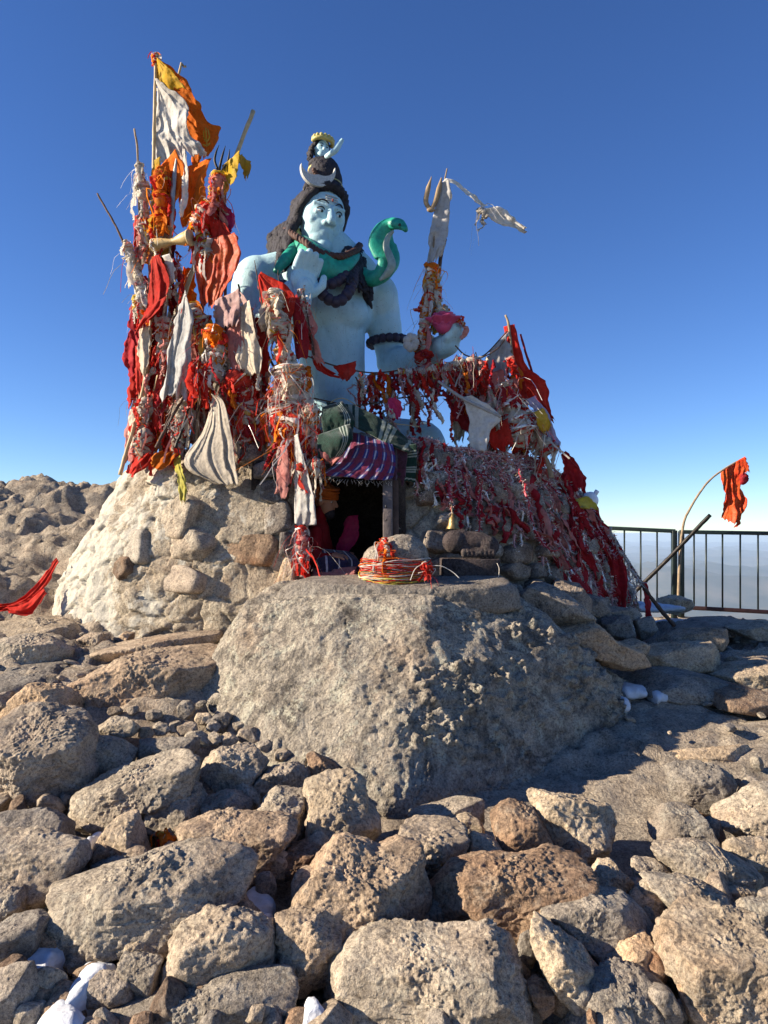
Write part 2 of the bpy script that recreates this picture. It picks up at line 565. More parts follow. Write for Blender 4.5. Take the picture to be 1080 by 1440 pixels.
M['white_paint'] = plain_mat('white_paint', (0.78, 0.78, 0.74), 0.6, 0, 0.2, 20, 0.4)
M['black_paint'] = plain_mat('black_paint', (0.015, 0.015, 0.02), 0.5, 0, 0.2, 20, 0.1)
M['silver'] = plain_mat('grey_glitter_paint', (0.52, 0.52, 0.50), 0.6, 0, 0.35, 90, 0.7)
M['wood'] = plain_mat('grey_pole_wood', (0.30, 0.22, 0.14), 0.8, 0, 0.4, 14, 0.4)
M['bamboo'] = plain_mat('pale_bamboo', (0.50, 0.37, 0.20), 0.65, 0, 0.3, 9, 0.2)
M['dark_wood'] = plain_mat('dark_branch', (0.10, 0.06, 0.045), 0.85, 0, 0.4, 16, 0.5)
M['post_wood'] = plain_mat('weathered_door_post', (0.13, 0.105, 0.10), 0.85, 0, 0.45, 10, 0.5)
M['iron'] = plain_mat('dark_iron', (0.03, 0.026, 0.024), 0.5, 0.6, 0.4, 25, 0.3)
M['spear'] = plain_mat('dull_steel', (0.36, 0.35, 0.33), 0.5, 0.7, 0.3, 18, 0.2)
M['rail'] = plain_mat('dark_green_rail_paint', (0.012, 0.022, 0.020), 0.45, 0.1, 0.3, 14, 0.15)
M['rust_rail'] = plain_mat('rust_brown_rail_paint', (0.045, 0.018, 0.016), 0.6, 0.1, 0.4, 18, 0.3)
M['brass'] = plain_mat('dull_brass', (0.28, 0.19, 0.08), 0.45, 0.8, 0.4, 22, 0.2)
M['skin'] = plain_mat('skin', (0.40, 0.20, 0.12), 0.6, 0, 0.1, 20, 0.1)
M['straw'] = plain_mat('dry_grass', (0.48, 0.36, 0.13), 0.8, 0, 0.3, 30, 0.2)
M['plastic'] = plain_mat('white_plastic', (0.70, 0.74, 0.80), 0.4, 0, 0.15, 14, 0.1)

M['red'] = cloth_mat('red_cloth', (0.60, 0.028, 0.018), fade=(0.62, 0.10, 0.07), trans=0.42)
M['deepred'] = cloth_mat('crimson_cloth', (0.36, 0.012, 0.022), fade=(0.42, 0.05, 0.06), trans=0.3)
M['orange'] = cloth_mat('orange_cloth', (0.78, 0.20, 0.012), fade=(0.80, 0.32, 0.06), trans=0.5)
M['redsilk'] = cloth_mat('red_orange_silk', (0.72, 0.07, 0.015), fade=(0.82, 0.24, 0.05), trans=0.42, rough=0.45, sheen=0.3)
M['yellow'] = cloth_mat('yellow_cloth', (0.66, 0.42, 0.03), fade=(0.70, 0.55, 0.20), trans=0.4)
M['lime'] = cloth_mat('yellow_green_scarf', (0.62, 0.56, 0.09), fade=(0.70, 0.66, 0.25), trans=0.4)
M['white'] = cloth_mat('white_cloth', (0.76, 0.74, 0.70), fade=(0.66, 0.62, 0.55), dirt=0.2, trans=0.35)
M['beige'] = cloth_mat('dirty_white_cloth', (0.60, 0.54, 0.45), fade=(0.45, 0.40, 0.32), dirt=0.3, trans=0.25)
M['greycloth'] = cloth_mat('grey_white_cloth', (0.52, 0.51, 0.50), fade=(0.40, 0.39, 0.37), dirt=0.25, trans=0.3)
M['pink'] = cloth_mat('faded_pink_cloth', (0.56, 0.20, 0.18), fade=(0.60, 0.35, 0.30), dirt=0.3, trans=0.3)
M['magenta'] = cloth_mat('magenta_cloth', (0.55, 0.025, 0.13), fade=(0.6, 0.10, 0.2), trans=0.3)
M['mauve'] = cloth_mat('mauve_cloth', (0.45, 0.28, 0.27), fade=(0.55, 0.42, 0.38), dirt=0.3, trans=0.25)
M['lavender'] = cloth_mat('lavender_cloth', (0.50, 0.46, 0.68), fade=(0.56, 0.54, 0.70), trans=0.3)
M['green'] = cloth_mat('green_wool', (0.025, 0.09, 0.06), fade=(0.04, 0.11, 0.08), trans=0.0)
M['navy'] = cloth_mat('navy_cloth', (0.03, 0.03, 0.09), fade=(0.05, 0.04, 0.10), trans=0.0)
M['tinsel_silver'] = plain_mat('silver_tinsel', (0.78, 0.75, 0.70), 0.4, 0.35, 0.3, 50, 0.0)
M['tinsel_red'] = plain_mat('red_tinsel', (0.36, 0.022, 0.04), 0.35, 0.35, 0.35, 30, 0.0)
M['tinsel_pink'] = plain_mat('faded_tinsel', (0.46, 0.25, 0.25), 0.5, 0.1, 0.35, 30, 0.0)
M['tinsel_gold'] = plain_mat('gold_tinsel', (0.60, 0.45, 0.20), 0.35, 0.6, 0.35, 30, 0.0)


def statue_paint():
    m, nt, b, out = mat_new('weathered_blue_paint')
    geo = nd(nt, 'ShaderNodeNewGeometry'); pos = geo.outputs['Position']
    n = noise_node(nt, pos, 3.5, 8, 0.65, 0.4)
    c = ramp(nt, n.outputs[0], [(0.3, (0.30, 0.47, 0.54)), (0.5, (0.40, 0.61, 0.68)), (0.7, (0.48, 0.66, 0.71))]).outputs[0]
    st = nd(nt, 'ShaderNodeMapping'); st.inputs['Scale'].default_value = (9, 9, 1.2); nt.links.new(pos, st.inputs[0])
    sn = noise_node(nt, st.outputs[0], 2.4, 6, 0.7)
    c = mix(nt, ramp(nt, sn.outputs[0], [(0.55, (0, 0, 0)), (0.75, (.55, .55, .55))]).outputs[0], c, (0.20, 0.27, 0.30))
    sp = noise_node(nt, pos, 85, 3, 0.5)
    c = mix(nt, ramp(nt, sp.outputs[0], [(0.66, (0, 0, 0)), (0.71, (.8, .8, .8))]).outputs[0], c, (0.10, 0.12, 0.13))
    pl = noise_node(nt, pos, 26, 6, 0.7)
    c = mix(nt, ramp(nt, pl.outputs[0], [(0.60, (0, 0, 0)), (0.66, (.5, .5, .5))]).outputs[0], c, (0.56, 0.66, 0.68))
    nt.links.new(c, b.inputs['Base Color']); b.inputs['Roughness'].default_value = .6; b.inputs['Specular IOR Level'].default_value = .3
    h = math_node(nt, 'ADD', math_node(nt, 'MULTIPLY', pl.outputs[0], .8), math_node(nt, 'MULTIPLY', sp.outputs[0], .3))
    bp = nd(nt, 'ShaderNodeBump'); bp.inputs['Strength'].default_value = .45; bp.inputs['Distance'].default_value = .015
    nt.links.new(h, bp.inputs['Height']); nt.links.new(bp.outputs[0], b.inputs['Normal'])
    return m


M['statue'] = statue_paint()


def uv_stripe_mat(name, base, stripes, wool=True):
    """woven stripes: stripes = list of (axis 0/1, centre, half width, colour)"""
    m, nt, b, out = mat_new(name)
    uvn = nd(nt, 'ShaderNodeUVMap'); sx = nd(nt, 'ShaderNodeSeparateXYZ'); nt.links.new(uvn.outputs[0], sx.inputs[0])
    geo = nd(nt, 'ShaderNodeNewGeometry'); pos = geo.outputs['Position']
    n1 = noise_node(nt, pos, 50, 5, 0.6)
    col = ramp(nt, n1.outputs[0], [(0.3, tuple(c * 0.65 for c in base)), (0.6, base)]).outputs[0]
    for ax, c0, hw, c in stripes:
        d = math_node(nt, 'ABSOLUTE', math_node(nt, 'SUBTRACT', sx.outputs[ax], c0))
        f = math_node(nt, 'LESS_THAN', d, hw)
        f = math_node(nt, 'MULTIPLY', f, 0.9 if ax == 0 else 0.7)
        col = mix(nt, f, col, c)
    fz = ramp(nt, n1.outputs[0], [(0.3, (0.7, 0.7, 0.7)), (0.6, (1, 1, 1))]).outputs[0]
    col = mix(nt, 1.0, col, fz, 'MULTIPLY')
    nt.links.new(col, b.inputs['Base Color']); b.inputs['Roughness'].default_value = 0.95
    b.inputs['Specular IOR Level'].default_value = 0.1; b.inputs['Sheen Weight'].default_value = 0.3
    f = noise_node(nt, pos, 130, 4, 0.6)
    bp = nd(nt, 'ShaderNodeBump'); bp.inputs['Strength'].default_value = 0.5; bp.inputs['Distance'].default_value = 0.008
    nt.links.new(f.outputs[0], bp.inputs['Height']); nt.links.new(bp.outputs[0], b.inputs['Normal'])
    return m


M['green_blanket'] = uv_stripe_mat('green_striped_wool', (0.006, 0.030, 0.021), [(1, c, 0.020, (0.30, 0.33, 0.28)) for c in (0.19, 0.26, 0.33, 0.62, 0.68, 0.74, 0.93)])
M['plaid'] = uv_stripe_mat('blue_red_plaid', (0.035, 0.035, 0.17), [(0, c, 0.045, (0.17, 0.018, 0.05)) for c in (0.12, 0.30, 0.48, 0.66, 0.84)] + [(0, c, 0.013, (0.36, 0.37, 0.48)) for c in (0.05, 0.21, 0.39, 0.57, 0.75, 0.93)] + [(1, c, 0.05, (0.16, 0.02, 0.05)) for c in (0.25, 0.55, 0.85)])
M['navy_blanket'] = uv_stripe_mat('navy_striped_wool', (0.03, 0.03, 0.075), [(0, c, 0.02, (0.55, 0.55, 0.60)) for c in (0.2, 0.5, 0.8)])
M['green_fold'] = uv_stripe_mat('green_wool_fold', (0.006, 0.030, 0.021), [(0, c, 0.018, (0.28, 0.31, 0.27)) for c in (0.66, 0.74, 0.82)])
M['maroon_wool'] = uv_stripe_mat('maroon_plaid_wool', (0.07, 0.028, 0.05), [(0, 0.4, 0.06, (0.10, 0.09, 0.13)), (1, 0.5, 0.08, (0.10, 0.03, 0.06))])

# ------------------------------------------------------------------ ground: one sheet from the summit to the far ranges
def gz(x, y):
    """smooth height of the summit ground (without relief)"""
    x = np.asarray(x, float); y = np.asarray(y, float)
    left = np.interp(y, [-6, 0.5, 2.2, 3.6, 4.6, 5.5, 6.2, 8.0, 9.4, 10.5], [-0.6, -0.2, 0.0, 0.24, 0.60, 0.74, 0.82, 1.60, 2.15, 2.2])
    right = np.interp(y, [-6, 0.5, 2.2, 3.6, 4.6, 5.5, 7.0, 8.0, 9.5, 10.5], [-0.6, -0.2, 0.0, 0.15, 0.31, 0.40, 0.46, 0.46, 0.40, 0.32])
    t = smooth(-2.4, 1.2, x)
    t = np.where(y > 6.2, np.maximum(t, smooth(-2.6, -1.6, x)), t)
    return left * (1 - t) + right * t


def far_z(x, y):
    r = np.hypot((x + 0.5) / 1.35, y - 3.0)
    d = np.maximum(0, r - 7.6)
    drop = 1050 * (1 - np.exp(-d * 0.62 / 1050.0))
    P = np.stack([x / 3100.0, y / 2300.0, np.zeros_like(x)], 1)
    h = fbm(P, 7, 5, 0.5, True) * 0.5 + 0.5
    amp = 560 * smooth(700, 4000, r) + 300 * smooth(4000, 9000, r)
    P2 = np.stack([x / 420.0, y / 420.0, np.zeros_like(x)], 1)
    return -drop + h * amp * 0.80 + smooth(600, 4000, r) * 60 * fbm(P2, 4, 9, 0.5, True)


def ground_sheet():
    def axis(core, step, outs):
        c = list(np.arange(core[0], core[1] + 1e-6, step))
        for sgn, lim in outs:
            v = c[-1] if sgn > 0 else c[0]; s = step; ext = []
            while abs(v) < lim:
                s = min(s * 1.13, 320.0 if abs(v) < 16000 else 700.0); v += sgn * s; ext.append(v)
            c = c + ext if sgn > 0 else ext[::-1] + c
        return np.array(c)
    X = axis((-6.5, 5.6), 0.04, [(1, 24000), (-1, 24000)])
    Y = axis((1.6, 10.4), 0.036, [(1, 40000), (-1, 600)])
    gx, gy = np.meshgrid(X, Y)
    x, y = gx.ravel(), gy.ravel()
    z = gz(x, y)
    P = np.stack([x, y, z], 1)
    n1 = fbm(P * [0.9, 1.5, 1.0], 5, 3, 0.55)
    n2 = fbm(P * [2.2, 4.0, 2.0], 5, 8, 0.55, True)
    n3 = fbm(P * 11, 3, 12, 0.55)
    near = smooth(3.9, 4.6, y)
    ridge = smooth(6.2, 7.2, y) * smooth(-1.8, -2.8, x)
    calm = np.exp(-(((x - 2.3) / 1.0) ** 2 + ((y - 4.75) / 0.5) ** 2))          # the smooth slab beside the boulder
    calm = np.maximum(calm, np.exp(-(((x + 1.7) / 0.75) ** 2 + ((y - 4.55) / 0.38) ** 2)) * 0.8)
    a = 0.05 + 0.10 * near + 0.20 * ridge
    calm = np.maximum(calm, 0.7 * smooth(7.8, 9.0, y) * smooth(1.0, 2.5, x))
    z = z + (n1 * a + (n2 - 0.1) * (0.03 + 0.06 * near + 0.05 * ridge) + n3 * 0.014) * (1 - 0.8 * calm)
    tb = fbm(P * [1.1, 2.6, 1.0] + 40, 4, 21, 0.5) * 3.2 + 0.15 * n2
    ft = np.floor(tb); ledge = ft + smooth(0.62, 0.98, tb - ft)
    z = z + 0.085 * (ledge - tb * 0.75) * near * (1 - 0.85 * calm) * (1 - 0.5 * ridge)
    rg_ = (y < 11) & (x > -9) & (x < 7)
    wp = P[rg_] + 0.12 * np.stack([vnoise(P[rg_] * 3, 51), vnoise(P[rg_] * 3, 52), np.zeros(rg_.sum())], 1)
    pid, pj, ptl = plates(wp * [1.5, 3.0, 1.0], 60)
    pl_ = np.zeros(len(z)); pl_[rg_] = 0.045 * pid + 0.05 * ptl - 0.05 * np.clip(1 - pj / 0.07, 0, 1)
    z = z + pl_ * near * (1 - 0.7 * calm) * (1 - 0.2 * ridge)
    z = z - 0.14 * (1 - near)                                                    # the rubble lies in a hollow of loose dirt
    if True:
        c = cells(P[(y < 11) & (x > -9) & (x < 7)] * [2.4, 3.4, 2.4], 4)
        zz = np.zeros(len(z)); zz[(y < 11) & (x > -9) & (x < 7)] = 0.45 - c
        z = z + zz * (0.03 * ridge + 0.05 * near * (1 - calm))
    z = z + far_z(x, y)
    V = np.stack([x, y, z], 1)
    nx, ny = len(X), len(Y)
    i = np.arange(nx * ny).reshape(ny, nx)
    F = np.stack([i[:-1, :-1], i[:-1, 1:], i[1:, 1:], i[1:, :-1]], -1).reshape(-1, 4)
    print('ground', nx, ny, z.min())
    o = link('ground', raw_mesh('ground', V, F, True, mats=[M['dirt']]))
    o['kind'] = 'structure'; o['label'] = 'bare stony summit ground falling away to far hazy hills'
    return o, float(z.min())


ground, ZMIN = ground_sheet()

# ------------------------------------------------------------------ haze: the air between here and the far ranges
def haze_box():
    V, F = box_geo((-24600, -1200, ZMIN - 40), (24600, 41500, 7.5))
    m = bpy.data.materials.new('thin_air'); m.use_nodes = True; nt = m.node_tree; nt.nodes.clear()
    out = nt.nodes.new('ShaderNodeOutputMaterial'); pv = nt.nodes.new('ShaderNodeVolumePrincipled')
    pv.inputs['Color'].default_value = (0.60, 0.78, 1.0, 1); pv.inputs['Density'].default_value = 6.0e-5
    pv.inputs['Anisotropy'].default_value = 0.15
    nt.links.new(pv.outputs[0], out.inputs['Volume'])
    o = link('haze', raw_mesh('haze', V, F, False, mats=[m]))
    o['kind'] = 'stuff'; o['label'] = 'thin blue haze over the far valleys'


haze_box()

# ------------------------------------------------------------------ rocks
_rng = np.random.default_rng(7)


def outline_radius(poly):
    """poly (n,2) about its centroid -> R(phi), 720 samples"""
    ph = np.linspace(-np.pi, np.pi, 720, endpoint=False)
    d = np.stack([np.cos(ph), np.sin(ph)], 1)
    best = np.zeros(720)
    for k in range(len(poly)):
        a = poly[k]; b = poly[(k + 1) % len(poly)]; e = b - a
        den = d[:, 0] * e[1] - d[:, 1] * e[0]
        den = np.where(np.abs(den) < 1e-12, 1e-12, den)
        t = (a[0] * e[1] - a[1] * e[0]) / den
        u = (a[0] * d[:, 1] - a[1] * d[:, 0]) / den
        ok = (t > 0) & (u >= -1e-6) & (u <= 1 + 1e-6)
        best = np.where(ok & (t > best), t, best)
    for _ in range(3):
        best = (np.roll(best, 1) + best * 2 + np.roll(best, -1)) / 4
    return np.concatenate([best, best[:1]])


def sight_on_ground(px, py):
    d = ray(px, py)
    t = np.linspace(1.2, 14, 1600)
    P = EYE + t[:, None] * d
    h = P[:, 2] - gz(P[:, 0], P[:, 1])
    k = np.argmax(h < 0.0) if (h < 0).any() else len(t) - 1
    return P[k]


def relief(r, D, size, seed, rough, level):
    """weathered surface: broad lumps, knobs and pits, in metres"""
    P = D * r[:, None]
    o = np.array([seed * 3.17, seed * 1.31, seed * 2.23])
    s = min(max(size, 0.05), 0.7)
    lump = fbm(P * (2.6 / s) + o, 3, seed, 0.5)
    r = r + rough * s * 0.042 * lump
    patch = smooth(-0.25, 0.25, fbm(P * (3.6 / s ** .5) + o + 9, 3, seed + 5))          # crusty in places, worn smooth in others
    step = fbm(P * [6, 6, 13] + o, 3, seed + 2, 0.5) * 3
    fl = np.floor(step)
    r = r + rough * min(0.006, s * 0.016) * (fl + smooth(.7, 1, step - fl) - step) * (1.2 - .6 * patch)  # flaked steps
    r = r + rough * min(0.008, s * 0.024) * fbm(P * 15 + o, 4, seed + 3, 0.6) * (0.5 + 0.8 * patch)
    if level >= 6:
        crust = np.clip(fbm(P * 46 + o, 3, seed + 12, 0.65) * 2.4, -.3, 1.0)
        r = r + rough * min(0.0048, s * 0.014) * crust * (0.12 + 1.1 * patch)
        r = r + rough * 0.0035 * fbm(P * 70 + o, 3, seed + 9, 0.6) * (0.4 + 0.8 * patch)
    return r


def rock_body(poly_px, Yc, depth, planes=(), nfac=7, seed=0, level=6, rough=1.0, p=2.9, q=44, expand=1.05, cut=(0.60, 0.93), std=True):
    poly = np.array(poly_px, float)
    c = np.array([(poly[:, 0].min() + poly[:, 0].max()) / 2, (poly[:, 1].min() + poly[:, 1].max()) / 2])
    C = W(c[0], c[1], Yc)
    dep = np.dot(C - EYE, CF)
    loc = (poly - c) * [1, -1] * dep / FPX * expand
    Rp = outline_radius(loc)
    V, F = ico(level)
    a, b, cc = V @ CR, V @ CU, V @ CF
    rho = np.sqrt(a * a + b * b)
    Rv = np.interp(np.arctan2(b, a), np.linspace(-np.pi, np.pi, 721), Rp)
    Rv = np.maximum(Rv, 0.01)
    size = min(np.ptp(loc[:, 0]), np.ptp(loc[:, 1]))
    Dh = depth if depth > 0 else 0.5 * -depth * size
    inv = ((rho / Rv) ** p + (np.abs(cc) / Dh) ** p) ** (1 / p)
    rng = np.random.default_rng(seed + 100)
    acc = inv ** q

    def support(n):
        return np.max((V / inv[:, None]) @ n)
    if std and not planes:                                # a lying rock: flattish top, blunt front, a face to the west
        planes = [((rng.uniform(-.35, .15), rng.uniform(-.55, -.05), 1), rng.uniform(.60, .78)), ((rng.uniform(-.3, .3), -1, rng.uniform(-.1, .35)), rng.uniform(.62, .85)), ((-1, rng.uniform(-.8, -.2), rng.uniform(0, .5)), rng.uniform(.7, .9))]
    for n, k in planes:
        n = np.array(n, float); n /= np.linalg.norm(n)
        acc = acc + (np.maximum(0, V @ n) / (k * support(n))) ** q
    for _ in range(nfac):
        n = rng.normal(size=3)
        n[1] -= 0.9; n[2] += 0.35
        n /= np.linalg.norm(n)
        acc = acc + (np.maximum(0, V @ n) / (rng.uniform(*cut) * support(n))) ** q
    r = acc ** (-1 / q)
    r = relief(r, V, size, seed, rough, level)
    return C, V * r[:, None], F


def put_rock(name, label, poly_px, Yc=None, depth=-1.0, mat='rock', cat='rock', group=None, level=None, kind=None, **kw):
    poly = np.array(poly_px, float)
    w = np.ptp(poly[:, 0]); h = np.ptp(poly[:, 1])
    if Yc is None:
        g = sight_on_ground(poly[:, 0].mean(), min(1440, poly[:, 1].max()) - 0.30 * h)
        Yc = g[1]
    if level is None:
        level = 7 if max(w, h) > 150 else 6 if max(w, h) > 42 else 5
    C, V, F = rock_body(poly_px, Yc, depth, level=level, **kw)
    lo = V[:, 2].min()
    me = raw_mesh(name, V - [0, 0, lo], F, True, mats=[M[mat]])
    o = link(name, me, None, [float(C[0]), float(C[1]), float(C[2] + lo)])
    return tag(o, label, cat, group, kind)


# the lichened boulder and the ledge on it
def boulder():
    pts = [(354, 858, 4.80), (400, 832, 5.10), (470, 836, 5.15), (620, 842, 4.62), (718, 848, 4.95), (765, 882, 5.0), (838, 945, 5.02), (880, 1010, 5.0), (912, 1060, 4.95), (955, 1170, 4.85),
           (283, 1000, 4.55), (300, 955, 4.70), (322, 905, 4.80), (800, 908, 4.72), (842, 962, 4.70), (330, 1050, 4.20), (430, 1085, 3.92), (545, 1150, 3.66), (630, 985, 4.14), (600, 870, 4.46), (690, 1180, 3.92), (870, 1195, 4.35),
           (440, 838, 5.6), (720, 850, 5.7), (900, 1000, 5.6), (950, 1150, 5.4), (330, 960, 5.4), (305, 1040, 5.2), (545, 1190, 3.72), (330, 1100, 4.3), (480, 848, 4.62)]
    bm = bmesh.new()
    for p in pts: bm.verts.new(W(620 + (p[0] - 620) * 1.055, 1000 + (p[1] - 1000) * (1.07 if p[1] < 1000 else 1.0), p[2]))
    bmesh.ops.convex_hull(bm, input=list(bm.verts))
    loose = [v for v in bm.verts if not v.link_faces]
    bmesh.ops.delete(bm, geom=loose, context='VERTS')
    bm.verts.index_update()
    V = np.array([v.co[:] for v in bm.verts]); F = [tuple(v.index for v in f.verts) for f in bm.faces]
    bm.free()
    me = fuse('boulder', [(V, F)], 0.0105, True, M['boulder'], None, iters=45)
    n = len(me.vertices)
    co = np.empty(n * 3, np.float32); me.vertices.foreach_get('co', co); P = co.reshape(-1, 3).astype(float)
    no = np.empty(n * 3, np.float32); me.vertices.foreach_get('normal', no); N = no.reshape(-1, 3).astype(float)
    east = smooth(-.1, .35, N[:, 0])
    d = 0.055 * fbm(P * 1.7 + 3, 3, 3, 0.5) + 0.022 * fbm(P * 4.5 + 8, 3, 13, 0.5)
    st = fbm(P * [2.6, 2.6, 4.2] + 11, 4, 14, 0.5) * 3.2; fl = np.floor(st)
    d += 0.010 * (fl + smooth(.75, 1, st - fl) - st)
    patch = smooth(-.12, .22, fbm(P * 3.4 + 5, 4, 7, .55))
    d += 0.026 * patch * np.clip(fbm(P * 17 + 2, 4, 9, .62) * 2.4, -.15, 1) * (0.35 + 1.3 * east)
    d += 0.010 * fbm(P * 12, 4, 19, .6) + 0.006 * fbm(P * 40, 3, 22, .62) * (.5 + patch)
    ck = np.abs(fbm(P * [1.5, 1.5, 2.1] + 21, 3, 25, .5)); d -= 0.022 * np.clip(1 - ck / .009, 0, 1) * (1 - .4 * east) * smooth(-.1, .2, fbm(P * 2 + 31, 2, 26))
    P = P + N * d[:, None]
    me.vertices.foreach_set('co', P.astype(np.float32).ravel()); me.update()
    return centred('boulder', me, 'huge lichen-blotched boulder below the shrine doorway, one face sunlit and one dark', 'boulder')


boulder()
put_rock('ledge_stone', 'long flat ledge stone lying along the top of the lichened boulder',
         [(396, 838), (410, 822), (440, 814), (500, 812), (560, 816), (640, 812), (700, 812), (716, 825), (722, 850), (700, 858), (600, 862), (480, 858), (410, 850)],
         5.0, depth=0.36, mat='rock', cat='stone', level=7, nfac=3, seed=11, rough=0.9, p=4, planes=[((0, -0.15, 1), 0.9)])

